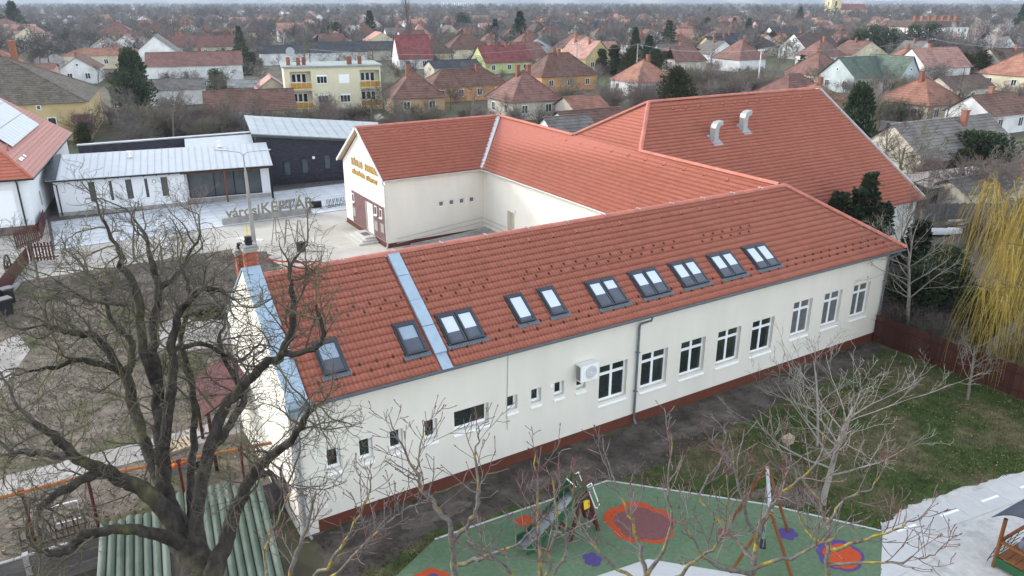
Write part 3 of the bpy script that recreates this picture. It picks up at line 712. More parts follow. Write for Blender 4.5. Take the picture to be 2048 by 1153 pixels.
# two bent sheet-metal vents on the hall roof
def vent(x, s_):
    base = Vector((XRI, YHE, ZHE)) + Vector((x - XRI, 0, 0)) + Vector((0, sh[0], sh[1])) * s_
    q = MB(); hw = .24
    prof = [(a * .72, b * .72) for a, b in [(0, -.3), (0, 1.15), (.12, 1.5), (.38, 1.72), (.95, 1.80), (1.0, 1.45), (.62, 1.30), (.50, 1.1), (.50, -.1)]]
    q.extr([(base.x + (a - .2), base.y - hw, base.z + b) for a, b in prof], (0, 2 * hw, 0))
    v_ = q.build('bent_vent', STEEL, B)
    q = MB(); q.box(base.x + .765, base.x + .80, base.y - hw + .04, base.y + hw - .04, base.z + 1.50, base.z + 1.76) if False else q.extr([(base.x + .495, base.y - hw + .03, base.z + 1.27), (base.x + .525, base.y - hw + .03, base.z + 1.06), (base.x + .535, base.y - hw + .03, base.z + 1.06), (base.x + .505, base.y - hw + .03, base.z + 1.27)], (0, 2 * hw - .06, 0))
    q.build('vent_mouth', BLACKP, v_)
    q = MB(); q.extr([(base.x - .35, base.y - .5, base.z - .5 * TH + .05), (base.x + .45, base.y - .5, base.z - .5 * TH + .05), (base.x + .45, base.y + .4, base.z + .4 * TH + .05), (base.x - .35, base.y + .4, base.z + .4 * TH + .05)], (0, 0, .03)); q.build('vent_flashing', STEEL, v_)
p1 = None
def on_hall(px, py):
    d = _r * (px - 1024) / FPX + _u * (576.5 - py) / FPX + _f; n = np.array([0, -sh[1], sh[0]]); p0 = np.array([0, YHE, ZHE])
    t = ((p0 - _C) @ n) / (d @ n); p = _C + d * t; return p[0], (p[1] - YHE) / sh[0]
for q_ in ((1428, 281), (1486, 259)): vent(*on_hall(*q_))
# lean-to porch on the left gable
q = MB(); q.extr([(3.3, 27.3, 2.6), (5.05, 27.3, 3.5), (5.05, 27.3, 3.42), (3.3, 27.3, 2.52)], (0, 3.2, 0)); lt = q.build('lean_to_roof', mat('dark_red_sheet', (.075, .022, .024), .8, .1, 3), B)
for y in (27.5, 30.2): q = MB(); q.box(3.4, 3.52, y, y + .12, 0, 2.58); q.build('lean_to_post', WOODBR, B)
# ------------------------------------------------------------------ gallery, dark brick hall, house with solar panels (their own street angle)
GA = R(-9.7); GO = Vector((.23, 73.28, 0))
SEAM = mat('pale_standing_seam_metal', (.46, .485, .50), .5, .06, 1.5, metal=.1, spec=.2)
BRICKDK = mat('charcoal_clinker_brick', (.032, .032, .042), .75, .35, 5, .004, col2=(.06, .055, .065), c2scale=2.5, stretch=(1, 1, 6), c2lo=.5, c2hi=.7)
GREYCAP = mat('grey_metal_roof', (.26, .29, .305), .5, .1, 1, metal=.2, col2=(.30, .325, .34))
DKFRAME = mat('black_metal_frame', (.018, .02, .022), .4, .1)
GLREF = mat('gallery_glass', (.055, .065, .07), .05, .3, .6, spec=.7)
g = empty('gallery', GO, GA, 'white gallery with pale metal roof and long glass front', 'building')
q = MB(); wall_holes(q, -.1, 10.0, .35, 3.2, [(2.47, 2.95, 1.05, 2.75), (4.02, 4.25, 1.05, 2.72), (5.30, 5.78, 1.05, 2.74), (6.78, 7.02, 1.05, 2.70), (8.08, 8.60, 1.05, 2.72)], 0, .12)
q.poly([(10, 0, .35), (10, .9, .35), (10, .9, 3.2), (10, 0, 3.2)]); q.poly([(-.1, 0, 0), (-.1, 5, 0), (-.1, 5, 4.3), (-.1, 0, 3.2)][::-1])
wall_holes(q, 10.0, 17.2, .35, 3.2, [(10.2, 16.45, .42, 2.75)], .9, .1); q.poly([(17.2, .9, 0), (17.2, 6, 0), (17.2, 6, 4.4), (17.2, .9, 3.3)]); q.build('wall', PLASTERW, g, local=True)
q = MB(); q.box(-.1, 10.0, -.03, .3, 0, .35); q.box(9.9, 17.2, .72, 1.2, 0, .36); q.build('plinth', CONC, g, local=True)
for a, b, c, d in [(2.47, 2.95, 1.05, 2.75), (4.02, 4.25, 1.05, 2.72), (5.30, 5.78, 1.05, 2.74), (6.78, 7.02, 1.05, 2.70), (8.08, 8.60, 1.05, 2.72)]:
    f = MB(); 
    for x in (a, b - .045): f.box(x, x + .045, .05, .11, c, d)
    for z in (c, d - .045, c + .55): f.box(a + .045, b - .045, .05, .11, z, z + .045)
    fo = f.build('window', DKFRAME, g, local=True); f = MB(); f.box(a + .045, b - .045, .07, .09, c + .045, d - .045); f.build('pane', GLREF, fo, local=True)
f = MB()
for x in (10.2, 12.35, 14.05, 14.95, 16.37): f.box(x, x + .10, .93, 1.0, .42, 2.75)
f.box(10.2, 16.45, .93, 1.0, .42, .52); f.box(10.2, 16.45, .93, 1.0, 2.68, 2.75); fo = f.build('glass_front', DKFRAME, g, local=True)
for a, b in ((10.3, 12.35), (12.45, 14.05), (14.15, 14.95), (15.05, 16.37)):
    f = MB(); f.box(a, b, .955, .975, .52, 2.68); f.build('pane', GLREF, fo, local=True)
EV, RD = (-.45, 3.18), (4.6, 4.42)
def gr(x, t, l=0): return (x, EV[0] + (RD[0] - EV[0]) * t, EV[1] + (RD[1] - EV[1]) * t + l)
q = MB(); q.extr([gr(-.5, 0, -.12), gr(17.5, 0, -.12), gr(17.5, 1, -.12), gr(-.5, 1, -.12)], (0, 0, .12)); q.extr([(-.5, RD[0], RD[1]), (17.5, RD[0], RD[1]), (17.5, 6.2, 3.9), (-.5, 6.2, 3.9)], (0, 0, -.1)); rf_ = q.build('roof', SEAM, g, local=True)
for k in range(31):
    x = .35 + k * .565; q = MB(); q.extr([gr(x, 0, 0), gr(x + .025, 0, 0), gr(x + .025, 1, 0), gr(x, 1, 0)], (0, 0, .035)); q.build('standing_seam', SEAM, rf_, local=True)
q = MB(); q.extr([gr(-.6, 0, .002), gr(.25, 0, .002), gr(.25, 1, .002), gr(-.6, 1, .002)], (0, 0, .06)); q.build('dark_verge', mat('dark_lead_sheet', (.06, .07, .08), .6, .3, 3), g, local=True)
q = MB(); q.box(-.6, 17.55, EV[0] - .12, EV[0], 3.03, 3.14); q.build('gutter', DKFRAME, g, local=True)
for k in range(10): q = MB(); q.box(.8 + k * 1.0, .88 + k * 1.0, EV[0] - .1, 0, 2.96, 3.03); q.build('rafter_end', DKFRAME, g, local=True)
for pts_ in ([(-.15, -.5, 3.05), (-.15, -.4, 2.9), (.15, -.10, 2.7), (.15, -.08, .1)], [(17.3, -.45, 3.05), (17.3, -.1, 2.8), (17.3, -.1, .05)]): q = MB(); q.tube(pts_, .05, 8); q.build('downpipe', DKFRAME, g, local=True)
q = MB(); q.box(9.7, 17.3, -.12, .06, 2.85, 3.05); q.box(10.0, 17.2, .06, .9, 3.0, 3.06); q.build('beam', WOODOR, g, local=True)
q = MB(); q.box(13.26, 13.42, -.10, .06, 0, 2.85); q.build('post', WOODOR, g, local=True)
q = MB(); q.box(17.16, 17.28, -.10, .02, 0, 2.85); q.build('post', DKFRAME, g, local=True)
for x, t in ((5.7, .72), (13.3, .93)):
    c = gr(x, t); q = MB(); q.cyl(c, .09, c[2], c[2] + .45, 12); q.cyl(c, .15, c[2] + .45, c[2] + .55, 12); q.cyl(c, .22, c[2], c[2] + .06, 12); q.build('roof_vent', WHITEP, g, local=True)
for x in (1.92, 7.55):
    q = MB(); q.tube([(x, -.02, 2.41), (x, -.06, 2.41)], .17, 20); lo = q.build('round_lamp', mat('blue_grey_ring', (.12, .15, .22), .5), g, local=True)
    q = MB(); q.tube([(x, -.06, 2.41), (x, -.075, 2.41)], .12, 20); q.build('lamp_disc', WHITEP, lo, local=True)
# flat roof and dark parapet wall behind the gallery
dk_ = empty('dark_brick_hall', GO + Vector((21, 2, 0)), GA, 'charcoal brick building with slanting grey metal roof beside the gallery', 'building')
off = Matrix.Rotation(-GA, 3, 'Z') @ Vector((21, 2, 0))
def L_(mb): mb.v = [tuple(Vector(p) - off) for p in mb.v]; return mb
q = MB(); q.extr([(16.6, 5.4, 0), (27.5, 5.4, 0), (27.5, 5.4, 3.75), (16.6, 5.4, 5.05)], (0, .25, 0))
q.extr([(16.6, 5.65, 0), (16.6, 14, 0), (16.6, 14, 5.5), (16.6, 5.65, 5.05)], (.25, 0, 0)); q.extr([(1.2, 8, 0), (16.6, 8, 0), (16.6, 8, 4.85), (1.2, 8, 4.55)], (0, .3, 0))
L_(q).build('wall', BRICKDK, dk_, local=True)
q = MB(); q.extr([(16.3, 5.1, 5.08), (28.5, 5.1, 3.72), (30.5, 14.5, 4.1), (16.3, 14.5, 5.6)], (0, 0, .16)); rfo = L_(q).build('roof', GREYCAP, dk_, local=True)
for k in range(13):
    x = 17.0 + k * .95; z0 = 5.08 - (x - 16.3) * (1.36 / 12.2) + .16; z1 = 5.6 - (x - 16.3) * (1.5 / 14.2) + .16
    q = MB(); q.extr([(x, 5.1, z0), (x + .03, 5.1, z0), (x + .03 + .1, 14.5, z1), (x + .1, 14.5, z1)], (0, 0, .03)); L_(q).build('roof_seam', GREYCAP, rfo, local=True)
q = MB(); q.extr([(16.25, 5.04, 4.95), (28.5, 5.04, 3.60), (28.5, 5.04, 3.80), (16.25, 5.04, 5.16)], (0, .05, 0)); L_(q).build('fascia', mat('dark_green_grey_fascia', (.07, .085, .08), .5), dk_, local=True)
q = MB(); q.extr([(1.1, 7.9, 4.56), (16.5, 7.9, 4.86), (16.5, 8.6, 4.86), (1.1, 8.6, 4.56)], (0, 0, .1)); q.extr([(1.1, 8.6, 4.5), (16.5, 8.6, 4.8), (16.5, 12, 4.3), (1.1, 12, 4.0)], (0, 0, .08)); L_(q).build('parapet_cap', GREYCAP, dk_, local=True)
q = MB(); q.box(-.3, 16.4, 6.2, 8.0, 3.2, 3.35); L_(q).build('flat_roof', CONC, dk_, local=True)
q = MB(); q.extr([(10.3, 5.6, 4.12), (16.4, 5.6, 4.22), (16.4, 7.7, 4.75), (10.3, 7.7, 4.65)], (0, 0, .06)); L_(q).build('rooflight', SEAM, dk_, local=True)
for x, z in ((19.0, .9), (20.7, 1.0), (22.9, 1.25), (24.6, 1.3)):
    q = MB(); q.box(x, x + .62, 5.36, 5.42, z, z + 1.45); f_ = L_(q).build('window', DKFRAME, dk_, local=True)
    q = MB(); q.box(x + .05, x + .57, 5.335, 5.36, z + .05, z + 1.40); L_(q).build('pane', GLREF, f_, local=True)
q = MB(); q.tube([(21.9, 5.40, 2.5), (21.9, 5.33, 2.5)], .14, 18); L_(q).build('round_lamp', WHITEP, dk_, local=True)
# railing in front of the brick hall
rl = empty('forecourt_railing', GO, GA, 'black metal railing along the charcoal brick building', 'railing')
q = MB(); 
for x in np.arange(17.6, 27.5, 1.5): q.box(x, x + .04, 4.5, 4.54, 0, .95)
q.build('posts', DKFRAME, rl, local=True)
q = MB(); q.box(17.6, 27.3, 4.5, 4.535, .92, .955); q.box(17.6, 27.3, 4.5, 4.535, .45, .475); q.build('rail', DKFRAME, rl, local=True)
for k in range(30): q = MB(); q.box(17.7 + k * .11, 17.715 + k * .11, 4.51, 4.525, .08, .92); q.build('baluster', DKFRAME, rl, local=True)
q = MB(); q.box(0, .35, 0, .3, 0, .7); o = q.build('litter_bin', mat('beige_bin', (.38, .31, .22), .7), origin=None); o.location = at(563, 368, z=0); tag(o, 'small beige litter bin by the charcoal brick wall', 'bin')
# sign wall with letters
sw0 = Vector((*G(446, 452), 0)); sw1 = Vector((*G(624, 428), 0)); sd = (sw1 - sw0); sL = sd.length; sa_ = math.atan2(sd.y, sd.x)
sg = empty('gallery_sign', sw0, sa_, 'low concrete wall carrying the olive letters of the gallery sign', 'sign')
q = MB(); q.box(0, sL, 0, .35, 0, .55); q.build('wall', CONC, sg, local=True)
OL = mat('olive_gold_letters', (.235, .225, .165), .5, .1, 5)
Ms = Matrix(((1, 0, 0), (0, 0, -1), (0, 1, 0))).to_4x4()
def sign(body, size, x):
    o = text('sign_letters', body, size, Matrix(), OL, None, .05, .022); o.parent = sg; o.matrix_local = Matrix.Translation((x, .2, .56)) @ Ms; return o
sign('városI', 1.12, 1.75); sign('KÉPTÁR', 1.25, 5.35)
# bollard-like black barrel, bike rack on forecourt
q = MB(); c = at(632, 416, z=0); q.tube([(c[0] - .45, c[1], .32), (c[0] + .45, c[1] - .15, .32)], .3, 18); o = q.build('black_drum', BLACKP, origin=(c[0], c[1], 0)); tag(o, 'black drum lying beside the end of the sign wall', 'drum')
def bike_rack(name, p0, p1, n, label, m=DKFRAME, h=.75):
    p0 = Vector(p0); p1 = Vector(p1); d = p1 - p0; e_ = empty(name, p0, math.atan2(d.y, d.x), label, 'bike rack'); L = d.length
    q = MB(); q.box(0, L, -.02, .02, .03, .07); q.box(0, L, .45, .49, .03, .07); q.build('rail', m, e_, local=True)
    for k in range(n):
        x = (k + .5) * L / n; q = MB(); q.tube([(x - .13, .47, .05), (x - .10, .15, h), (x + .10, .15, h), (x + .13, .47, .05)], .018, 6); q.tube([(x - .10, .15, h), (x - .10, -.0, .05)], .018, 6); q.tube([(x + .10, .15, h), (x + .10, -.0, .05)], .018, 6); q.build('hoop', m, e_, local=True)
    return e_
bike_rack('bike_rack', (*G(655, 417), 0), (*G(692, 411), 0), 5, 'black bike rack by the entrance wing corner', DKFRAME)
bike_rack('bike_rack', (*G(555, 421), 0), (*G(598, 414), 0), 6, 'black bike rack behind the sign letters', DKFRAME)

# house with solar panels
PINKT = mat('pale_salmon_tile', (.38, .165, .13), .6, .12, 5, .004, island=.1)
ORT = mat('orange_red_tile', (.38, .125, .08), .65, .12, 5, .004, island=.1)
def courses(mb, a, b, c, d, n, lift=.045, m=0):
    """roof slope a-b (eave) to d-c (top) as n overlapping courses with real steps"""
    a, b, c, d = (np.array(p, float) for p in (a, b, c, d))
    nn = np.cross(b - a, d - a); nn = nn / (np.linalg.norm(nn) + 1e-9)
    for i in range(n):
        t0, t1 = i / n, min(1, (i + 1.08) / n)
        p0, p1 = a + (d - a) * t0 + nn * lift, b + (c - b) * t0 + nn * lift; p2, p3 = b + (c - b) * t1, a + (d - a) * t1
        mb.poly([p0, p1, p2, p3], m); mb.poly([p0 - nn * lift, p1 - nn * lift, p1, p0], m)
sh_ = empty('solar_house', GO + Vector((-5, 0, 0)), GA, 'white house at the left edge with salmon tile roof and solar panels', 'building')
offs = Matrix.Rotation(-GA, 3, 'Z') @ Vector((-5, 0, 0))
def L2(mb): mb.v = [tuple(Vector(p) - offs) for p in mb.v]; return mb
q = MB(); q.box(-12, -1.0, -4.95, 17.4, .7, 4.45); L2(q).build('wall', PLASTERW, sh_, local=True)
q = MB(); q.box(-11.95, -1.03, -4.9, 17.3, 0, .7); L2(q).build('plinth', mat('rubble_stone', (.16, .12, .11), .9, .5, 6, .02), sh_, local=True)
q = MB(); q.box(-9.5, -2.0, -5.0, -4.96, .9, 3.55); L2(q).build('raised_plaster_panel', mat('bright_white_plaster', (.82, .83, .85), .85, .02), sh_, local=True)
ex0, ex1, ey0, ey1, ez = -12.6, -.45, -5.5, 17.9, 4.42; hwid = (ex1 - ex0) / 2; xm = (ex0 + ex1) / 2; rz_ = ez + hwid * .90
q = MB(); courses(q, (ex1, ey0, ez), (ex1, ey1, ez), (xm, ey1 - hwid, rz_), (xm, ey0 + hwid, rz_), 26); courses(q, (ex1, ey1, ez), (ex0, ey1, ez), (xm, ey1 - hwid, rz_), (xm, ey1 - hwid, rz_), 26); courses(q, (ex0, ey1, ez), (ex0, ey0, ez), (xm, ey0 + hwid, rz_), (xm, ey1 - hwid, rz_), 26)
so_ = L2(q).build('roof', PINKT, sh_, local=True)
q = MB(); courses(q, (ex0, ey0, ez), (ex1, ey0, ez), (xm, ey0 + hwid, rz_), (xm, ey0 + hwid, rz_), 26); L2(q).build('hip_roof', ORT, sh_, local=True)
q = MB()
for i in range(18):
    t = i / 18; x, y, z = ex1 + (xm - ex1) * t, ey0 + hwid * t, ez + (rz_ - ez) * t; q.bar((x, y, z + .03), (x - hwid / 18 * 1.05, y + hwid / 18 * 1.05, z + .06 + (rz_ - ez) / 18), .2, .1)
L2(q).build('hip_tiles', ORT, sh_, local=True)
q = MB(); q.box(ex0, ex1 + .1, ey0 - .1, ey0, ez - .1, ez + .02); q.box(ex1, ex1 + .1, ey0, ey1, ez - .1, ez + .02); q.tube([((-1.6), -5.5, 4.35), (-1.6, -5.1, 4.1), (-1.6, -5.05, .2)], .06, 8); L2(q).build('gutter', DKFRAME, sh_, local=True)
PANEL = mat('solar_panel_glass', (.32, .345, .365), .4, .04, 1, spec=.35)
def slope_pt(y, t, l): k = .669; return (ex1 + (xm - ex1) * t + l * k, y, ez + (rz_ - ez) * t + l * .743)
for r_ in range(3):
    for c_ in range(12):
        y0 = -.9 + c_ * 1.06; t0 = .30 + r_ * .20
        q = MB(); q.extr([slope_pt(y0, t0, .14), slope_pt(y0 + 1.03, t0, .14), slope_pt(y0 + 1.03, t0 + .195, .14), slope_pt(y0, t0 + .195, .14)], (.03, 0, .035)); L2(q).build('solar_panel', PANEL, sh_, local=True)
q = MB(); p = slope_pt(-2.1, .30, 0); q.cyl(p, .06, p[2], p[2] + .6, 8); L2(q).build('vent_pipe', ORT, sh_, local=True)
for y in (-2.9, -2.2, -1.2): q = MB(); q.extr([slope_pt(y, .16, .06), slope_pt(y + .55, .16, .06), slope_pt(y + .55, .19, .06), slope_pt(y, .19, .06)], (0, 0, .02)); L2(q).build('snow_stop', WHITEP, sh_, local=True)
q = MB(); q.box(-1.0, -.95, -1.2, -.9, 1.4, 2.5); L2(q).build('wall_grille', CONC, sh_, local=True)
# small white pergola between the solar house and the gallery
pg = empty('white_pergola', GO, GA, 'white slatted canopy between the solar house and the charcoal wall', 'canopy')
for k in range(8): q = MB(); q.box(-.6, 1.4, 4.2 + k * .9, 4.7 + k * .9, 2.9, 3.0); q.build('slat', WHITEP, pg, local=True)
q = MB(); q.box(-.6, -.5, 4.1, 11.2, 2.8, 2.9); q.box(.6, .7, 4.1, 11.2, 2.8, 2.9); q.box(1.3, 1.4, 4.1, 11.2, 0, 2.9); q.build('frame', WHITEP, pg, local=True)
# street lamp in the courtyard
lp = at(509, 492, z=0); lm = empty('street_lamp', lp, 0, 'tall concrete street lamp with two flat arms in the courtyard', 'street lamp')
q = MB(); q.tube([(0, 0, 0), (0, 0, 5.6)], [.17, .10], 10); q.build('pole', CONC, lm, local=True)
q = MB(); q.tube([(0, 0, 5.55), (0, 0, 6.85)], [.06, .045], 8); rr = Vector(_r); q.tube([tuple(-rr * .05 + Vector((0, 0, 6.75))), tuple(-rr * .25 + Vector((0, 0, 6.95))), tuple(-rr * 1.25 + Vector((0, 0, 7.08)))], .03, 6); q.tube([tuple(rr * .05 + Vector((0, 0, 6.75))), tuple(rr * .25 + Vector((0, 0, 6.95))), tuple(rr * 1.25 + Vector((0, 0, 7.08)))], .03, 6); q.build('arms', STEEL, lm, local=True)
for s_ in (-1, 1):
    q = MB(); q.bar(rr * s_ * 1.15 + Vector((0, 0, 7.08)), rr * s_ * 1.95 + Vector((0, 0, 7.14)), .22, .07); q.build('lamp_head', STEEL, lm, local=True)
# ramp railing in the inner court
rp_ = empty('ramp_railing', (24.5, 49.4, 0), 0, 'galvanised two-bar ramp railing along the inner courtyard wall', 'railing')
q = MB()
for z, dz in ((.95, 0), (.6, 0)):
    q.tube([(-3.6, .95, z - .25), (3.5, .95, z + .35), (3.6, .9, z + .35), (3.6, -2.6, z + .4)], .022, 6)
q.tube([(-3.3, -.9, .75), (3.0, -.9, 1.0)], .02, 6); q.tube([(-3.3, -.9, .4), (3.0, -.9, .65)], .02, 6)
q.build('rails', STEEL, rp_, local=True)
for k in range(6): q = MB(); q.tube([(-3.3 + k * 1.25, -.9, 0), (-3.3 + k * 1.25, -.9, .8 + k * .04)], .02, 6); q.build('post', STEEL, rp_, local=True)
q = MB(); q.extr([(-3.4, -.9, 0), (3.9, -.9, 0), (3.9, -.9, .5), (3.0, -.9, .4)], (0, 1.9, 0)); q.build('ramp', CONC, rp_, local=True)
# ------------------------------------------------------------------ playground and yard furniture
GREENP = mat('dark_green_plastic', (.018, .075, .030), .4, .1, 4, spec=.4)
YELLOWP = mat('yellow_panel', (.65, .45, .02), .45, .05)
pb_, pl_ = Vector((*G(1046, 1104), 0)), Vector((*G(1183, 1049), 0)); dd = pl_ - pb_; LS = dd.length; k_ = LS / 2.95
sl_ = empty('slide', pb_, math.atan2(dd.y, dd.x), 'green playground slide with steel chute and maroon ladder', 'slide')
prof = [(-.05, .12), (-.05, .48), (.25, .52), (1.55, 1.40), (1.78, 1.62), (1.92, 2.0), (2.08, 2.18), (2.26, 2.18), (2.42, 2.0), (2.45, 1.45), (2.2, 1.28), (1.9, 1.28), (.55, .32), (.25, .12)]
for s_ in (-.33, .30):
    q = MB(); q.extr([(x * k_, s_, z) for x, z in prof], (0, .03, 0)); q.build('side_panel', GREENP, sl_, local=True)
q = MB(); ch = [(-.05, .26), (.3, .30), (1.75, 1.32), (2.0, 1.46), (2.4, 1.48)]
for (a, za), (b, zb) in zip(ch, ch[1:]): q.poly([(a * k_, -.29, za), (b * k_, -.29, zb), (b * k_, .29, zb), (a * k_, .29, za)]); q.poly([(a * k_, -.29, za - .03), (a * k_, .29, za - .03), (b * k_, .29, zb - .03), (b * k_, -.29, zb - .03)])
q.build('chute', mat('polished_steel_chute', (.20, .23, .24), .3, .1, 3, metal=.6), sl_, local=True)
for s_ in (-.38, .36):
    q = MB(); q.bar((2.15 * k_, s_, 1.75), (1.72 * k_, s_, 0), .09, .10); q.build('leg', MAROON, sl_, local=True)
    q = MB(); q.bar((2.38 * k_, s_, 1.75), (2.95 * k_, s_, 0), .09, .10); q.build('ladder_rail', MAROON, sl_, local=True)
    q = MB(); q.tube([(2.35 * k_, s_, 2.0), (2.55 * k_, s_, 2.05), (2.95 * k_, s_, 1.05), (2.88 * k_, s_, .95), (2.78 * k_, s_, .98), (2.45 * k_, s_, 1.75)], .02, 6); q.build('handrail', WHITEP, sl_, local=True)
    q = MB(); q.extr([(2.2 * k_, s_ + .055 * (1 if s_ > 0 else -1), 1.5), (2.45 * k_, s_ + .055 * (1 if s_ > 0 else -1), 1.45), (2.5 * k_, s_ + .055 * (1 if s_ > 0 else -1), 1.15), (2.25 * k_, s_ + .055 * (1 if s_ > 0 else -1), 1.12)], (0, .02, 0)); q.build('yellow_plate', YELLOWP, sl_, local=True)
q = MB(); q.bar((1.78 * k_, -.38, .32), (1.78 * k_, .36, .32), .08, .08); q.build('leg_crossbar', MAROON, sl_, local=True)
for i in range(4): q = MB(); t = i / 4.5; q.bar(((2.86 - .45 * t) * k_, -.36, .28 + 1.3 * t), ((2.86 - .45 * t) * k_, .36, .28 + 1.3 * t), .10, .035); q.build('rung', MAROON, sl_, local=True)
q = MB(); q.tube([(2.0 * k_, -.3, 2.0), (2.0 * k_, .3, 2.0)], .02, 6); q.build('grab_bar', WHITEP, sl_, local=True)
# swing frame
a1 = Vector(at(1534, 935, z=2.35)); a2 = Vector(at(1541, 1028, z=2.35)); mid = (a1 + a2) / 2; bd = (a1 - a2).normalized(); bn = Vector((-bd.y, bd.x, 0))
swf = empty('swing_frame', (mid.x, mid.y, 0), 0, 'wooden swing frame with steel top beam behind the chestnut twigs', 'swing')
q = MB(); q.bar(a1, a2, .10, .12); q.build('top_beam', STEEL, swf)
for a in (a1, a2):
    for s_ in (-1, 1):
        q = MB(); q.tube([tuple(a + Vector((0, 0, .08))), tuple(Vector((a.x, a.y, 0)) + bn * s_ * .95 - bd * .1)], .055, 8); q.build('leg', WOODOR, swf)
for t in (.35, .7):
    c = a2 + (a1 - a2) * t; q = MB()
    for s_ in (-.2, .2): q.tube([tuple(c + bd * s_), tuple(c + bd * s_ - Vector((0, 0, 1.8)))], .01, 5)
    ch_ = q.build('chains', STEEL, swf); q = MB(); q.bar(c - bd * .24 - Vector((0, 0, 1.82)), c + bd * .24 - Vector((0, 0, 1.82)), .2, .04); q.build('swing_seat', BLACKP, swf)
# play cabin at the right edge
pc = Vector((*G(1986, 1134), 0)); ax = Vector((.93, -.36, 0)).normalized(); rz_a = math.atan2(ax.y, ax.x) + .35
ph = empty('play_cabin', pc, rz_a, 'wooden play cabin with dark curved roof in the sand', 'playhouse')
for x, y in ((0, 0), (0, -1.35), (1.9, 0), (1.9, -1.35)):
    q = MB(); q.cyl((x, y), .06, 0, 1.85, 10); q.build('post', WOODOR, ph, local=True)
q = MB(); nn_ = 12
for i in range(nn_):
    t0, t1 = -1 + 2 * i / nn_, -1 + 2 * (i + 1) / nn_
    def rv_(t): return (-.3 + 0, -.675 + t * .95, 2.38 - .52 * t * t)
    p0, p1 = rv_(t0), rv_(t1); q.extr([p0, p1, (p1[0], p1[1], p1[2] - .03), (p0[0], p0[1], p0[2] - .03)], (2.6, 0, 0))
q.build('curved_roof', mat('dark_slate_panel', (.045, .052, .07), .5, .1), ph, local=True)
q = MB(); q.box(-.05, 1.95, -.06, .0, .12, .42); q.box(-.05, 1.95, -1.41, -1.35, .12, .42); q.box(-.05, 0, -1.35, -.06, .12, .42); q.build('side_board', GREENP, ph, local=True)
for k in range(5): q = MB(); q.box(0, 1.9, -1.32 + k * .255, -1.08 + k * .255, .44, .48); q.build('deck_board', WOODOR, ph, local=True)
q = MB(); q.bar((0, 0, 1.0), (1.9, 0, 1.0), .07, .09); q.bar((0, -1.35, 1.0), (1.9, -1.35, 1.0), .07, .09); q.bar((0, 0, 1.0), (0, -1.35, 1.0), .07, .09); q.build('rail', WOODOR, ph, local=True)
q = MB(); q.box(.7, 1.7, -1.2, -.9, .85, .90); q.build('bench', WOODOR, ph, local=True)
q = MB()
for k in range(4): q.tube([(.15 + k * .4, .03, .98), (.1 + k * .42, .25, .02)], .012, 5); q.tube([(0, .03 + .055 * k, .9 - .24 * k), (1.7, .03 + .055 * k, .85 - .24 * k)], .012, 5)
q.build('rope_net', BLACKP, ph, local=True)
q = MB(); q.tube([(.4, -.6, 1.1), (.4, -.45, 1.1)], .24, 16); q.build('steering_disc', mat('grey_disc', (.12, .12, .15), .5), ph, local=True)
# plank fence on the right
fe = empty('plank_fence', (35.9, 14, 0), 0, 'dark brown plank fence running from the building corner to the right edge', 'fence')
pm = MB(); pm.box(-.012, .012, -.056, .056, 0, 1); po = pm.build('plank', WOODBR, fe, local=True); pme = po.data; bpy.data.objects.remove(po)
rng = random.Random(8)
for k in range(150):
    o = link('plank', pme, fe); o.location = (rng.uniform(-.006, .006), 7.75 - k * .12, .05); o.scale = (1, 1, 1.5 + rng.uniform(-.012, .012))
q = MB(); q.box(-.06, -.015, -10.2, 7.8, .35, .43); q.box(-.06, -.015, -10.2, 7.8, 1.15, 1.23); q.build('fence_rails', WOODBR, fe, local=True)
for k in range(8): q = MB(); q.box(.015, .11, 7.6 - k * 2.4, 7.7 - k * 2.4, 0, 1.5); q.build('fence_post', WOODBR, fe, local=True)
# green corrugated shed roof
GRC = mat('green_corrugated_sheet', (.085, .112, .085), .9, .35, 1.5, .003, col2=(.125, .145, .118), c2scale=.8, stretch=(1, .3, 1))
sd_ = empty('garden_shed', (2, 22, 0), 0, 'low shed with faded green corrugated roof under the big tree', 'shed')
q = MB(); pitch_ = .235; nx = 20; x_0 = -.65
for i in range(nx):
    if i in (8,): continue
    yb = 22.35 - .05 * (i % 3) + (.18 if i > 8 else -.12) + (.35 if 9 <= i < 16 else 0); xs_ = [x_0 + i * pitch_ + pitch_ * t for t in np.linspace(0, .86, 7)]; zs_ = [2.42 + .075 * math.sin(math.pi * t) for t in np.linspace(0, 1, 7)]
    for a in range(6): q.poly([(xs_[a], 14.5, zs_[a] - .30), (xs_[a + 1], 14.5, zs_[a + 1] - .30), (xs_[a + 1], yb, zs_[a + 1]), (xs_[a], yb, zs_[a])]); q.poly([(xs_[a], yb, zs_[a]), (xs_[a + 1], yb, zs_[a + 1]), (xs_[a + 1], yb, zs_[a + 1] - .02), (xs_[a], yb, zs_[a] - .02)])
q.build('corrugated_roof', GRC, sd_, smooth=False)
q = MB(); q.poly([(x_0, 14.5, 2.09), (4.05, 14.5, 2.09), (4.05, 22.1, 2.39), (x_0, 22.1, 2.39)]); q.build('roof_underlay', mat('dark_timber', (.045, .038, .03), .9), sd_)
q = MB(); q.box(-.4, 3.9, 14.8, 22.0, 0, 2.05); q.build('shed_wall', CONCD, sd_)
sd_.rotation_euler = (0, 0, R(-7))
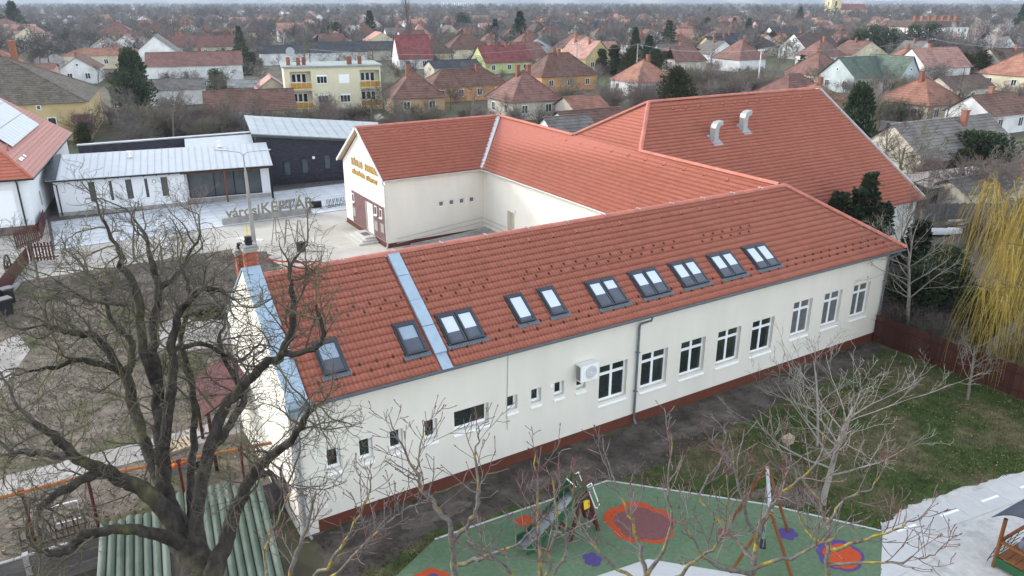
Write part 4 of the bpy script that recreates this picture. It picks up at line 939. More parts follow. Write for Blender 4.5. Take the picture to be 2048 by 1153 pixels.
# concrete panel fence, bottom left
cf = empty('concrete_fence', (-4, 24, 0), 0, 'dark weathered concrete panel fence at the bottom left corner', 'fence')
for k in range(5):
    x1_ = -.68 - k * 2.05
    q = MB(); q.box(x1_ - .08, x1_ + .08, 23.78, 23.98, 0, 1.3); q.build('fence_post', CONC, cf)
    for j in range(3): q = MB(); q.box(x1_ - 1.96, x1_ - .09, 23.84, 23.91, .02 + j * .4, .40 + j * .4 - .012); q.build('panel', CONCD, cf)
    q = MB(); q.box(x1_ - 1.97, x1_ - .085, 23.82, 23.93, 1.21, 1.25); q.build('coping', CONC, cf)
q = MB(); q.box(-.6, 5.3, 23.84, 23.91, .02, 1.18); q.build('panel', CONCD, cf)
# orange gas pipe on maroon posts
gpz = empty('gas_pipe', (0, 25.6, 0), 0, 'long orange gas pipe carried on maroon posts past the big tree', 'pipe')
q = MB(); q.tube([(-9, 26.2, 2.2), (-1.25, 25.95, 2.2), (1.9, 25.3, 2.2), (5.1, 24.75, 2.2)], .055, 10); q.build('pipe', mat('orange_pipe_paint', (.32, .115, .03), .5, .1), gpz)
for x, y in ((-2.62, 26.05), (-.75, 25.9), (2.0, 25.3), (4.0, 24.95), (-5.5, 26.1)):
    q = MB(); q.cyl((x, y), .05, 0, 2.16, 8); q.box(x - .08, x + .08, y - .08, y + .08, 2.14, 2.28); q.build('post', MAROON, gpz)
bike_rack('bike_rack', at(40, 1102, z=0), at(178, 1062, z=0), 6, 'rusty brown bike rack on the grass by the concrete fence', mat('rusty_brown_steel', (.06, .04, .032), .7), .62)
wf0 = Vector(at(113, 1050, z=0)); q = MB()
for a, b in (((0, 0, .02), (0, 0, .75)), ((0, 0, .75), (.75, -.05, .75)), ((.75, -.05, .75), (.75, -.05, .02)), ((0, 0, .02), (.75, -.05, .02))): q.bar(Vector(a) + wf0, Vector(b) + wf0, .035)
o = q.build('goal_frame', WHITEP, origin=tuple(wf0)); tag(o, 'white square metal frame standing behind the rusty bike rack', 'goal')
# pallet and barrow by the pipe
p0 = Vector(at(338, 912, z=0)); pt = empty('pallet', p0, .15, 'pale wooden pallet lying on the path edge behind the pipe', 'pallet')
for k in range(6): q = MB(); q.box(k * .2, k * .2 + .13, 0, .9, .10, .13); q.build('slat', mat('pale_pallet_wood', (.42, .33, .22), .8, .2), pt, local=True)
for k in range(3): q = MB(); q.box(0, 1.15, k * .4, k * .4 + .1, 0, .10); q.build('bearer', mat('pale_pallet_wood', (.42, .33, .22), .8, .2), pt, local=True)
p0 = Vector(at(348, 965, z=0)); bw = empty('wheelbarrow', p0, .2, 'grey wheelbarrow with orange load behind the big trunk', 'wheelbarrow')
q = MB(); q.poly([(0, 0, .3), (.8, 0, .3), (.8, .5, .3), (0, .5, .3)]); q.poly([(-.12, -.1, .6), (0, 0, .3), (0, .5, .3), (-.12, .6, .6)]); q.poly([(.92, -.1, .6), (.92, .6, .6), (.8, .5, .3), (.8, 0, .3)]); q.poly([(-.12, -.1, .6), (.92, -.1, .6), (.8, 0, .3), (0, 0, .3)]); q.poly([(-.12, .6, .6), (0, .5, .3), (.8, .5, .3), (.92, .6, .6)]); q.build('tray', mat('grey_tray', (.22, .24, .27), .5), bw, local=True)
q = MB(); q.tube([(1.0, .22, .18), (1.0, .28, .18)], .18, 14); q.build('wheel', BLACKP, bw, local=True)
q = MB(); q.tube([(1.0, .25, .18), (-.7, 0, .55)], .02, 6); q.tube([(1.0, .25, .18), (-.7, .5, .55)], .02, 6); q.build('handle', STEEL, bw, local=True)
q = MB(); q.box(.1, .6, .1, .4, .35, .62); q.build('load', mat('orange_sack', (.5, .12, .03), .7, .3, 6), bw, local=True)
# left street fence: gate leaves, board fence, wagon wheel, bins
def picket(name, a, b, h, label, gap=.17, w_=.09):
    a = Vector(a); b = Vector(b); d = b - a; e_ = empty(name, a, math.atan2(d.y, d.x), label, 'gate' if 'gate' in name else 'fence'); L = d.length
    n = int(L / gap)
    for k in range(n): q = MB(); q.box(k * gap, k * gap + w_, -.012, .012, .08, h + (.06 if k % 2 else 0)); q.build('picket', MAROON, e_, local=True)
    q = MB(); q.box(0, L, .012, .05, .25, .33); q.box(0, L, .012, .05, h - .3, h - .22); q.build('rail', MAROON, e_, local=True)
    return e_
picket('picket_gate', at(34, 502, z=0), at(84, 482, z=0), 1.35, 'farther maroon picket gate leaf below the solar house', .2, .12)
picket('picket_gate', at(62, 526, z=0), at(119, 521, z=0), 1.35, 'nearer maroon picket gate leaf beside the garden', .2, .12)
picket('board_fence', at(-40, 655, z=0), at(60, 526, z=0), 1.1, 'maroon board fence running to the left edge of the frame', .13, .125)
picket('board_fence', at(84, 482, z=0), at(92, 448, z=0), 1.2, 'short maroon fence against the corner of the solar house', .15, .13)
q = MB(); a, b = Vector(at(-40, 652, z=0)), Vector(at(62, 524, z=0)); q.bar((a.x + .35, a.y, .1), (b.x + .35, b.y, .1), .22, .3); o = q.build('fence_kerb', CONC, origin=tuple((a + b) / 2)); tag(o, 'concrete kerb along the foot of the maroon board fence', 'kerb')
wc = Vector(at(22, 560, z=0)); we = empty('wagon_wheel', wc, R(80), 'old dark wagon wheel standing by the maroon fence', 'wheel')
q = MB(); n = 28; q.tube([(math.cos(2 * math.pi * i / n) * .8, 0, .85 + math.sin(2 * math.pi * i / n) * .8) for i in range(n + 1)], .055, 6, cap=False); q.build('rim', mat('dark_old_wood', (.035, .028, .025), .8), we, local=True)
for k in range(12): q = MB(); an = 2 * math.pi * k / 12; q.tube([(0, 0, .85), (math.cos(an) * .78, 0, .85 + math.sin(an) * .78)], .022, 5); q.build('spoke', mat('dark_old_wood', (.035, .028, .025), .8), we, local=True)
q = MB(); q.tube([(0, -.12, .85), (0, .12, .85)], .1, 12); q.build('hub', mat('dark_old_wood', (.035, .028, .025), .8), we, local=True)
for (px_, py_), lb in (((10, 634), 'black wheelie bin nearer the camera at the left edge'), ((14, 612), 'black wheelie bin farther back at the left edge')):
    p0 = Vector(at(px_, py_, z=0)); be = empty('wheelie_bin', p0, .4, lb, 'bin')
    q = MB(); q.extr([(0, 0, .06), (.5, 0, .06), (.55, 0, .95), (-.05, 0, .95)], (0, .55, 0)); q.build('body', BLACKP, be, local=True); q = MB(); q.box(-.08, .6, -.05, .6, .95, 1.02); q.build('lid', mat('grey_bin_lid', (.12, .12, .13), .5), be, local=True)
    for s_ in (.05, .45): q = MB(); q.tube([(s_, .57, .09), (s_ + .05, .57, .09)], .09, 10); q.build('wheel', BLACKP, be, local=True)
# courtyard bits
q = MB(); c = Vector(at(530, 517, z=.05)); c2 = Vector(at(640, 523, z=.05)); pts = [c, c + (c2 - c) * .3 + Vector((-.25, -.35, 0)), c + (c2 - c) * .65 + Vector((-.25, -.4, 0)), c2]; q.tube([tuple(p) for p in pts], .055, 8); o = q.build('red_hose', mat('red_pipe', (.45, .02, .035), .4), origin=tuple(c)); tag(o, 'thick red plastic pipe curving over the soil bed', 'pipe')
q = MB(); c = at(549, 516, z=0); q.cyl(c, .42, 0, .07, 20); o = q.build('manhole_cover', CONC, origin=(c[0], c[1], 0)); tag(o, 'round pale concrete manhole cover in the soil bed', 'manhole')
q = MB(); c = Vector(at(475, 477, z=.03)); c2 = Vector(at(525, 481, z=.03)); q.bar(c, c2, .35, .06); o = q.build('plank', WHITEP, origin=tuple(c)); tag(o, 'pale plank lying at the foot of the street lamp', 'plank')
SCF = mat('grey_timber', (.20, .17, .14), .85, .2)
for i, (x, y, lb) in enumerate(((557, 486, 'left timber climbing-plant frame on the soil bed'), (580, 492, 'middle timber climbing-plant frame on the soil bed'), (603, 493, 'right timber climbing-plant frame on the soil bed'))):
    p0 = Vector(at(x, y, z=0)); e_ = empty('timber_frame', p0, .3 * i, lb, 'frame')
    for k, (a, b) in enumerate((((-.5, 0, 0), (-.1, 0, 2.0)), ((.5, 0, 0), (.1, 0, 2.0)), ((0, .6, 0), (0, .1, 2.0)))): q = MB(); q.bar(a, b, .045); q.build('pole', SCF, e_, local=True)
    q = MB(); q.bar((-.35, 0, .8), (.35, 0, .8), .04); q.bar((-.12, 0, 1.95), (.12, 0, 1.95), .04); q.build('crosspiece', SCF, e_, local=True)
p0 = Vector(at(603, 503, z=0)); e_ = empty('tool_crate', p0, .5, 'dark crate with scattered boards at the yard edge', 'crate')
q = MB(); q.box(-.25, .25, -.2, .2, 0, .7); q.build('body', BLACKP, e_, local=True)
for k in range(5): q = MB(); q.bar((.1 + k * .12, -.3 - k * .3, .03), (.5 + k * .1, -.9 - k * .2, .06), .08, .03); q.build('board', mat('pale_pallet_wood', (.42, .33, .22), .8, .2), e_, local=True)
p0 = Vector(at(328, 498, z=0)); e_ = empty('white_post', p0, 0, 'white wrapped post standing in the garden behind the big tree', 'post')
q = MB(); q.cyl((0, 0), .14, 0, 1.9, 12, r2=.17); q.build('post', WHITEP, e_, local=True); q = MB(); q.box(-.3, .3, -.3, .3, 0, .25); q.build('base', WHITEP, e_, local=True); q = MB(); q.cyl((0, 0), .26, 1.9, 2.15, 12, r2=.16); q.build('head', WHITEP, e_, local=True)
# cardboard box on the lawn
q = MB(); c = Vector(at(1575, 893, z=0)); q.extr([(0, 0, 0), (.36, 0, 0), (.42, 0, .3), (-.04, 0, .28)], (.06, .34, 0)); q.v = [tuple(Vector(p) + c) for p in q.v]; o = q.build('cardboard_box', mat('cardboard', (.36, .29, .20), .9), origin=tuple(c)); tag(o, 'crumpled cardboard box on the lawn under the walnut tree', 'box')
# ------------------------------------------------------------------ trees: generators
def grow(rng, p, d, L, r, l, P, out):
    n = P['seg'][l]; pts = [p]; rad = [r]; d = d / np.linalg.norm(d); tip = max(r * P['tip'][l], P.get('rmin', .004)); dirs = [d]
    for i in range(n):
        d = d + rng.normal(0, P['wob'][l], 3) + np.array([0, 0, P['up'][l]]); d = d / np.linalg.norm(d)
        p = p + d * L / n; pts.append(p); rad.append(r + (tip - r) * (i + 1) / n); dirs.append(d)
    out.append((np.array(pts), np.array(rad), l))
    if l + 1 < P['levels']: kids(rng, np.array(pts), np.array(rad), np.array(dirs), L, l, P, out)
def kids(rng, pts, rad, dirs, L, l, P, out, count=None):
    k = count if count is not None else P['kids'][l]
    if k >= 4: k = max(1, int(k * rng.uniform(.8, 1.2)))
    for c in range(k):
        t = P['from'][l] + (1 - P['from'][l]) * ((c + rng.uniform(0, 1)) / k); x = t * (len(pts) - 1); i = min(int(x), len(pts) - 2); fr = x - i
        p = pts[i] * (1 - fr) + pts[i + 1] * fr; rr = rad[i] * (1 - fr) + rad[i + 1] * fr; d = dirs[min(i + 1, len(dirs) - 1)]
        v = rng.normal(0, 1, 3); v -= d * (v @ d); v /= np.linalg.norm(v) + 1e-9
        a = P['ang'][l] * rng.uniform(.7, 1.3); nd = d * math.cos(a) + v * math.sin(a)
        grow(rng, p, nd, L * P['len'][l] * rng.uniform(.65, 1.2) * (1.15 - .45 * t), max(min(rr * .85, rr * P['rr'][l] * rng.uniform(.8, 1.15)), P.get('rmin', .004)), l + 1, P, out)
def paths_arrays(paths, sides):
    Vs = []; Fs = []; o = 0
    for P_, r_, l in paths:
        v, f = tube_arrays(P_, r_, sides[min(l, len(sides) - 1)]); Vs.append(v); Fs.append(f + o); o += len(v)
    return np.concatenate(Vs), np.concatenate(Fs)
def smooth_path(pts, rad, n=4):
    P_ = np.array(pts, float); r_ = np.array(rad, float); Q = np.vstack([2 * P_[0] - P_[1], P_, 2 * P_[-1] - P_[-2]]); o = []; ro = []
    for i in range(len(P_) - 1):
        a, b, c, d = Q[i], Q[i + 1], Q[i + 2], Q[i + 3]
        for k in range(n):
            t = k / n; o.append(.5 * ((2 * b) + (-a + c) * t + (2 * a - 5 * b + 4 * c - d) * t * t + (-a + 3 * b - 3 * c + d) * t ** 3)); ro.append(r_[i] + (r_[i + 1] - r_[i]) * t)
    o.append(P_[-1]); ro.append(r_[-1]); return np.array(o), np.array(ro)
def dirs_of(P_):
    d = np.diff(P_, axis=0); d = np.vstack([d, d[-1]]); return d / np.linalg.norm(d, axis=1)[:, None]

BARK = mat('dark_furrowed_bark', (.041, .035, .030), .95, .6, 7, .05, col2=(.088, .083, .040), c2scale=1.3, c2lo=.54, c2hi=.72, stretch=(1, 1, .4), bscale=14)
TWIGB = mat('olive_lichen_twigs', (.088, .077, .062), .9, .35, 3, col2=(.145, .132, .062), c2scale=.9, c2lo=.48, c2hi=.66)
CHB = mat('chestnut_bark_yellow_lichen', (.115, .102, .094), .9, .5, 14, .01, col2=(.25, .19, .022), c2scale=6.0, c2lo=.515, c2hi=.63)
CHT = mat('chestnut_grey_twigs', (.150, .130, .124), .85, .4, 9, col2=(.120, .056, .054), c2scale=3.5, c2lo=.46, c2hi=.60)
BUD = mat('red_brown_buds', (.11, .028, .026), .5, .3, 9)
PALEB = mat('pale_grey_bark', (.27, .245, .22), .9, .3, 4, .006, col2=(.17, .155, .13), c2scale=1.0)
GREYB = mat('grey_brown_twigs', (.155, .135, .124), .95, .3, 2, objvar=.25, col2=(.18, .160, .130), c2scale=.4)
REDB = mat('reddish_brown_twigs', (.135, .102, .092), .95, .3, 2, objvar=.25)
OLIVEB = mat('olive_brown_twigs', (.135, .122, .085), .95, .3, 2, objvar=.25)
BIRCHB = mat('whitish_bark', (.40, .375, .36), .9, .25, 3, objvar=.1)
NEEDLE = mat('dark_green_needles', (.036, .058, .030), .9, .4, 2, island=.5, objvar=.2, col2=(.062, .070, .030), c2scale=.9)
NEEDLEB = mat('blue_green_needles', (.022, .036, .032), .9, .4, 2, island=.35, objvar=.2)
THUJA = mat('olive_green_foliage', (.040, .048, .016), .9, .4, 2, island=.4, objvar=.2, col2=(.07, .06, .02), c2scale=.7)
WILLOW = mat('yellow_willow_strands', (.30, .225, .055), .8, .25, 2, island=.35)

def tree_thing(name, loc, label, group=None, rz=0, sc=1.0, cat='tree'):
    o = empty(name, loc, rz, label, cat, group); o.scale = (sc, sc, sc) if np.isscalar(sc) else sc; return o

# ------------------------------------------------------------------ the big old tree, left foreground: limbs surveyed, then grown on
def D(x, y, d): return np.array(at(x, y, D=d))
HT = D(398, 1150, 15.0)
base = np.array([HT[0], HT[1], 0.0])
limbs = [   # (px, py, depth, radius)
 [(408, 1215, 14.6, .34), (400, 1150, 15.0, .325), (374, 1085, 15.4, .30), (342, 1035, 15.8, .25), (328, 970, 16.0, .165), (322, 892, 16.2, .145), (318, 820, 16.4, .135), (310, 745, 16.5, .115), (306, 660, 16.7, .10), (318, 585, 16.9, .085), (303, 530, 17.1, .065), (292, 478, 17.3, .045), (268, 440, 17.6, .025)],
 [(370, 1075, 15.4, .22), (318, 1005, 15.4, .17), (262, 968, 15.2, .145), (205, 940, 14.8, .12), (150, 915, 14.5, .095), (108, 872, 14.2, .075), (66, 843, 13.9, .045)],
 [(205, 940, 14.8, .10), (150, 968, 14.2, .08), (112, 990, 13.9, .065), (84, 1012, 13.7, .055), (74, 1030, 13.6, .035)],
 [(160, 918, 14.5, .08), (95, 910, 14.7, .065), (55, 905, 14.9, .055), (20, 903, 15.1, .04)],
 [(345, 1035, 15.8, .16), (304, 925, 16.6, .13), (278, 850, 17.2, .125), (252, 755, 17.7, .11), (238, 735, 17.8, .105), (196, 676, 18.0, .085), (160, 668, 18.1, .07), (118, 660, 18.2, .06), (86, 650, 18.3, .04)],
 [(252, 755, 17.7, .09), (262, 690, 18.2, .075), (225, 640, 18.4, .065), (205, 580, 18.6, .05), (170, 540, 18.9, .03)],
 [(311, 770, 16.5, .11), (286, 690, 16.0, .095), (276, 600, 15.8, .085), (246, 530, 15.6, .065), (232, 490, 15.4, .045), (205, 440, 15.2, .025)],
 [(324, 920, 16.2, .12), (345, 740, 15.8, .095), (348, 655, 15.6, .08), (388, 590, 15.4, .065), (432, 580, 15.1, .045), (470, 600, 14.9, .025)],
 [(318, 580, 16.9, .07), (350, 555, 17.3, .055), (372, 520, 17.6, .04), (400, 470, 17.9, .025)],
 [(392, 1130, 15.1, .15), (382, 1000, 16.2, .085), (388, 860, 17.0, .075), (385, 775, 17.4, .068), (362, 680, 17.8, .055), (380, 600, 18.2, .04), (360, 520, 18.5, .025)],
 [(398, 1140, 15.0, .19), (396, 1020, 15.5, .135), (423, 892, 15.9, .125), (448, 815, 16.0, .115), (486, 774, 16.0, .105), (531, 728, 15.8, .09), (565, 708, 15.7, .078), (588, 620, 15.6, .06), (578, 555, 15.7, .042), (592, 515, 15.8, .025)],
 [(560, 711, 15.7, .068), (605, 705, 15.3, .06), (638, 690, 15.0, .048), (646, 655, 14.9, .034), (632, 610, 14.8, .02)],
 [(420, 900, 15.9, .10), (461, 850, 16.5, .085), (486, 790, 17.0, .07), (440, 700, 17.3, .045), (450, 640, 17.6, .025)],
 [(412, 1190, 14.7, .22), (447, 1095, 14.9, .155), (467, 1030, 14.6, .13), (497, 962, 14.3, .11), (538, 915, 14.0, .09), (588, 872, 13.7, .065), (611, 830, 13.5, .048), (632, 808, 13.4, .025)],
 [(497, 962, 14.3, .075), (540, 950, 14.8, .055), (575, 985, 15.2, .04), (560, 940, 15.5, .025)],
 [(372, 1085, 15.4, .17), (312, 1069, 14.4, .11), (243, 1058, 13.8, .09), (184, 1066, 13.4, .078), (150, 1086, 13.2, .068), (138, 1104, 13.1, .06), (104, 1108, 13.0, .048), (76, 1100, 12.9, .03)],
 [(243, 744, 17.7, .075), (170, 720, 17.0, .06), (110, 735, 16.4, .045), (50, 745, 15.8, .025)],
 [(304, 640, 16.6, .06), (255, 610, 17.4, .05), (180, 600, 17.8, .038), (110, 560, 18.0, .025)],
 [(345, 700, 15.7, .06), (410, 690, 16.4, .048), (470, 720, 17.0, .035), (520, 690, 17.5, .022)],
]
PH = dict(levels=5, seg=[6, 6, 7, 6, 5], wob=[.1, .16, .24, .30, .34], up=[.0, .02, .02, .01, .0], tip=[.5, .3, .35, .4, .6], kids=[0, 9, 7, 5, 0], **{'from': [0, .12, .15, .15, 0]}, ang=[.8, .85, .8, .75, .7], len=[.5, .5, .62, .62, .6], rr=[.6, .5, .52, .55, .6], rmin=.0036)
rng = np.random.default_rng(11)
tr_paths = []; out = []
tr_paths.append((np.array([base, base + (HT - base) * .5 + np.array([.1, .05, 0]), HT + np.array([0, 0, -.8]), D(406, 1200, 14.6)]), np.array([.55, .42, .37, .34]), 0))
for lb in limbs:
    P_, r_ = smooth_path([D(x, y, d) for x, y, d, r in lb], [r for *_, r in lb], 4)
    P_[1:-1] += rng.normal(0, .018, P_[1:-1].shape)
    tr_paths.append((P_, r_, 0))
    L = float(np.linalg.norm(np.diff(P_, axis=0), axis=1).sum())
    n0 = int(len(P_) * .28); n = int(max(7, L * 3.3))
    PP = dict(PH); kids(rng, P_[n0:], np.minimum(r_[n0:], .028), dirs_of(P_)[n0:], 2.2, 1, dict(PP, **{'from': [0, .0, .12, .12, 0]}, len=[0, .62, .58, .6, .6], rr=[0, .8, .6, .6, .6]), out, n)
    grow(rng, P_[-1], dirs_of(P_)[-1], 1.2, r_[-1], 2, PH, out)
bt = tree_thing('old_tree', base, 'huge bare old tree with dark forked trunk, left foreground')
V, F = paths_arrays([(*smooth_path(a_, b_, 3), c_) for a_, b_, c_ in tr_paths], [16])
nz = np.sin(V[:, 0] * 23 + np.sin(V[:, 2] * 9) * 2) * np.sin(V[:, 1] * 27 + np.cos(V[:, 2] * 7) * 2) * .6 + rng.normal(0, .35, len(V))
V = V + (np.stack([np.sin(V[:, 0] * 40 + V[:, 2] * 6), np.cos(V[:, 1] * 38 + V[:, 2] * 5), np.zeros(len(V))], 1) * .010) + nz[:, None] * np.array([.007, .007, 0])
me = np_mesh('trunk', V - base, F, BARK, smooth=True); link('trunk', me, bt)
V, F = paths_arrays(out, [6, 5, 4, 3, 3]); me = np_mesh('crown', V - base, F, TWIGB, smooth=True); link('crown', me, bt)
NTW = len(out)

# ------------------------------------------------------------------ chestnut tops along the bottom edge
PC = dict(levels=4, seg=[6, 6, 5, 4], wob=[.06, .10, .13, .16], up=[.05, .11, .12, .10], tip=[.6, .45, .55, .8], kids=[5, 5, 3, 0], **{'from': [.25, .2, .25, 0]}, ang=[.75, .8, .85, .8], len=[.6, .62, .55, .5], rr=[.62, .62, .66, .66], rmin=.0038)
chs = [  # trunk foot pixel at frame bottom, depth, explicit forks
 ('chestnut tree at the bottom left with dense purplish twigs', 21, [[(560, 1220, 8.6, .075), (585, 1140, 8.6, .055), (610, 1060, 8.7, .04), (632, 985, 8.8, .024)], [(560, 1220, 8.6, .06), (640, 1150, 8.3, .045), (690, 1080, 8.2, .035), (735, 1000, 8.1, .02), (742, 955, 8.1, .012)], [(560, 1220, 8.6, .06), (530, 1120, 8.9, .035), (560, 1030, 9.0, .02), (590, 960, 9.1, .012)], [(600, 1210, 8.3, .05), (690, 1130, 8.0, .03), (770, 1050, 7.9, .02), (820, 1012, 7.9, .012)]]),
 ('chestnut tree with thick yellow-lichened fork left of the slide', 22, [[(912, 1230, 7.9, .085), (907, 1110, 8.0, .066), (900, 1056, 8.0, .055), (872, 1017, 8.1, .047), (844, 978, 8.2, .04), (833, 948, 8.2, .032), (803, 892, 8.3, .022), (779, 835, 8.4, .012)], [(905, 1085, 8.0, .055), (944, 1038, 7.8, .04), (956, 996, 7.7, .03), (955, 909, 7.7, .02), (957, 855, 7.7, .012)], [(834, 950, 8.2, .026), (838, 905, 8.4, .018), (848, 850, 8.5, .011)], [(918, 1130, 7.9, .05), (985, 1108, 7.5, .035), (1042, 1085, 7.3, .022), (1090, 1030, 7.2, .012)]]),
 ('slender upright chestnut tree in front of the slide foot', 23, [[(1080, 1240, 7.4, .06), (1082, 1140, 7.4, .04), (1076, 1020, 7.5, .026), (1072, 905, 7.6, .011)], [(1080, 1200, 7.4, .045), (1130, 1100, 7.6, .025), (1128, 1000, 7.7, .012)], [(1080, 1220, 7.4, .045), (1010, 1140, 7.2, .025), (960, 1090, 7.1, .012)], [(1085, 1180, 7.4, .04), (1110, 1060, 7.2, .022), (1105, 960, 7.2, .011)]]),
 ('chestnut tree with yellow-lichened branches over the orange flower', 24, [[(1300, 1260, 8.2, .075), (1290, 1150, 8.2, .055), (1270, 1060, 8.3, .038), (1236, 985, 8.4, .024), (1206, 880, 8.6, .011)], [(1290, 1160, 8.2, .05), (1340, 1070, 8.0, .034), (1338, 980, 8.0, .022), (1342, 868, 8.0, .011)], [(1295, 1190, 8.2, .05), (1395, 1120, 7.8, .035), (1450, 1060, 7.6, .02), (1453, 950, 7.6, .011)], [(1290, 1170, 8.2, .045), (1200, 1110, 8.4, .03), (1150, 1030, 8.6, .018), (1146, 960, 8.6, .011)]]),
 ('tall chestnut tree with spreading branches around the swing frame', 25, [[(1500, 1260, 7.6, .085), (1505, 1150, 7.6, .062), (1520, 1060, 7.6, .05), (1548, 1010, 7.6, .036), (1600, 962, 7.5, .026), (1640, 910, 7.5, .018), (1652, 855, 7.5, .011)], [(1508, 1120, 7.6, .048), (1450, 1055, 7.9, .032), (1400, 990, 8.1, .022), (1440, 930, 8.2, .016), (1452, 868, 8.2, .010)], [(1515, 1090, 7.6, .045), (1478, 980, 7.4, .026), (1458, 895, 7.3, .011)], [(1505, 1140, 7.6, .045), (1600, 1110, 7.3, .03), (1655, 1080, 7.2, .02), (1682, 1048, 7.2, .011)], [(1505, 1150, 7.6, .05), (1430, 1130, 7.4, .032), (1385, 1080, 7.3, .02), (1360, 1030, 7.3, .011)]]),
 ('chestnut tree with lichened trunk in front of the pale path', 26, [[(1655, 1260, 8.2, .075), (1655, 1150, 8.2, .055), (1656, 1080, 8.2, .045), (1650, 1030, 8.3, .034), (1600, 950, 8.5, .024), (1560, 905, 8.6, .017), (1545, 870, 8.6, .010)], [(1658, 1100, 8.2, .045), (1720, 1082, 8.0, .03), (1790, 1060, 7.8, .02), (1850, 1030, 7.7, .012)], [(1655, 1050, 8.2, .036), (1690, 1000, 8.1, .026), (1740, 975, 8.0, .018), (1775, 925, 7.9, .011)], [(1656, 1130, 8.2, .04), (1740, 1125, 7.9, .026), (1840, 1118, 7.6, .016), (1880, 1098, 7.5, .010)], [(1655, 1090, 8.2, .04), (1610, 1060, 8.4, .026), (1590, 1000, 8.5, .014)]]),
]
bv = np.array([(0, 0, -.35), (.5, 0, .1), (-.25, .43, .1), (-.25, -.43, .1), (0, 0, 1.0)]); bfq = [(0, 2, 1), (0, 3, 2), (0, 1, 3), (1, 2, 4), (2, 3, 4), (3, 1, 4)]
for lab, seed, forks in chs:
    rng = np.random.default_rng(seed); tp = []; out = []
    f0 = forks[0][0]; ft = D(*f0[:3]); bs = np.array([ft[0], ft[1], 0.0])
    tp.append((np.array([bs, bs + np.array([.06, .03, ft[2] * .35]), bs + np.array([-.04, .05, ft[2] * .7]), ft]), np.array([.17, .13, .09, f0[3] * .50]), 0))
    for fk in forks:
        P_, r_ = smooth_path([D(*q[:3]) for q in fk], [q[3] * .50 for q in fk], 5); P_[1:-1] += rng.normal(0, .012, P_[1:-1].shape)
        tp.append((P_, r_, 0)); n0 = int(len(P_) * .18)
        L = float(np.linalg.norm(np.diff(P_, axis=0), axis=1).sum())
        kids(rng, P_[n0:], np.minimum(r_[n0:] * .75, .012), dirs_of(P_)[n0:], .8, 1, PC, out, int(max(6, L * 7.2)))
        out.append((np.array([P_[-1], P_[-1] + dirs_of(P_)[-1] * .02]), np.array([.005, .005]), 3))
    ct = tree_thing('chestnut_tree', bs, lab, 'chestnut trees at the bottom edge')
    V, F = paths_arrays(tp, [9]); link('trunk', np_mesh('trunk', V - bs, F, CHB, smooth=True), ct)
    thick = [o for o in out if o[1][0] > .0085]; thin = [o for o in out if o[1][0] <= .0085]
    if thick: V, F = paths_arrays(thick, [5]); link('branches', np_mesh('branches', V - bs, F, CHB, smooth=True), ct)
    V, F = paths_arrays(thin, [4]); link('twigs', np_mesh('twigs', V - bs, F, CHT, smooth=True), ct)
    Vb = []; Fb = []; k = 0
    for P_, r_, l in out:
        if l < 2 and rng.uniform() < .5: continue
        d = P_[-1] - P_[-2]; d /= np.linalg.norm(d) + 1e-9; a = np.cross(d, [.3, .5, .8]); a /= np.linalg.norm(a); b = np.cross(d, a); s_ = rng.uniform(.018, .030)
        pos = [(P_[-1], s_)]
        if len(P_) > 3: pos.append((P_[len(P_) // 2], s_ * .55))
        for p, s2 in pos:
            Vb.append(p + s2 * (bv[:, :1] * a * .6 + bv[:, 1:2] * b * .6 + bv[:, 2:] * d)); Fb += [tuple(k + i for i in t) for t in bfq]; k += 5
    bo = link('buds', np_mesh('buds', np.concatenate(Vb) - bs, np.array(Fb), BUD), ct); bo['kind'] = 'stuff'

# ------------------------------------------------------------------ garden trees near the building
def single_tree(name, label, foot, P, L, r, mats, seed, lean=(0, 0, 1), group=None, sides=(8, 6, 4, 3, 3), rz=0, kinds=('trunk', 'crown')):
    rng = np.random.default_rng(seed); out = []
    grow(rng, np.zeros(3), np.array(lean, float), L, r, 0, P, out)
    t = tree_thing(name, foot, label, group, rz)
    V, F = paths_arrays(out[:1], [sides[0]]); link(kinds[0], np_mesh('trunk', V, F, mats[0], smooth=True), t)
    V, F = paths_arrays(out[1:], sides); link(kinds[1], np_mesh('crown', V, F, mats[1], smooth=True), t); return t
PW = dict(levels=5, seg=[8, 8, 7, 6, 4], wob=[.05, .09, .13, .18, .22], up=[.02, .05, .06, .05, .03], tip=[.4, .35, .35, .4, .6], kids=[13, 5, 3, 2, 0], **{'from': [.28, .3, .25, .2, 0]}, ang=[1.15, .65, .6, .6, .6], len=[.78, .50, .5, .5, .5], rr=[.40, .55, .6, .65, .6], rmin=.006)
single_tree('walnut_tree', 'pale bare walnut tree standing on the lawn, widest crown', at(1645, 1010, z=0), dict(PW, len=[1.02, .5, .5, .5, .5], kids=[14, 6, 3, 2, 0]), 4.0, .12, (PALEB, PALEB), 4, (.12, .05, 1))
single_tree('walnut_tree', 'thin bare sapling on the lawn left behind the walnut tree', at(1634, 893, z=0), dict(PW, kids=[9, 5, 3, 1, 0]), 3.6, .06, (PALEB, PALEB), 6, (-.05, .0, 1))
single_tree('young_tree', 'pale bare tree behind the plank fence at the building corner', (37.6, 20.9, 0), dict(PW, kids=[12, 5, 3, 2, 0], ang=[.95, .7, .65, .6, .6], **{'from': [.45, .25, .2, .2, 0]}), 4.9, .13, (PALEB, PALEB), 9, (-.06, .06, 1))
single_tree('young_tree', 'small twiggy bare tree in front of the plank fence', at(1935, 800, z=0), dict(PW, kids=[10, 6, 4, 2, 0]), 2.6, .07, (GREYB, GREYB), 12)
single_tree('young_tree', 'thin bare tree in front of the white gallery wall', at(268, 520, z=0), dict(PW, kids=[10, 6, 3, 2, 0]), 4.2, .08, (OLIVEB, TWIGB), 13)
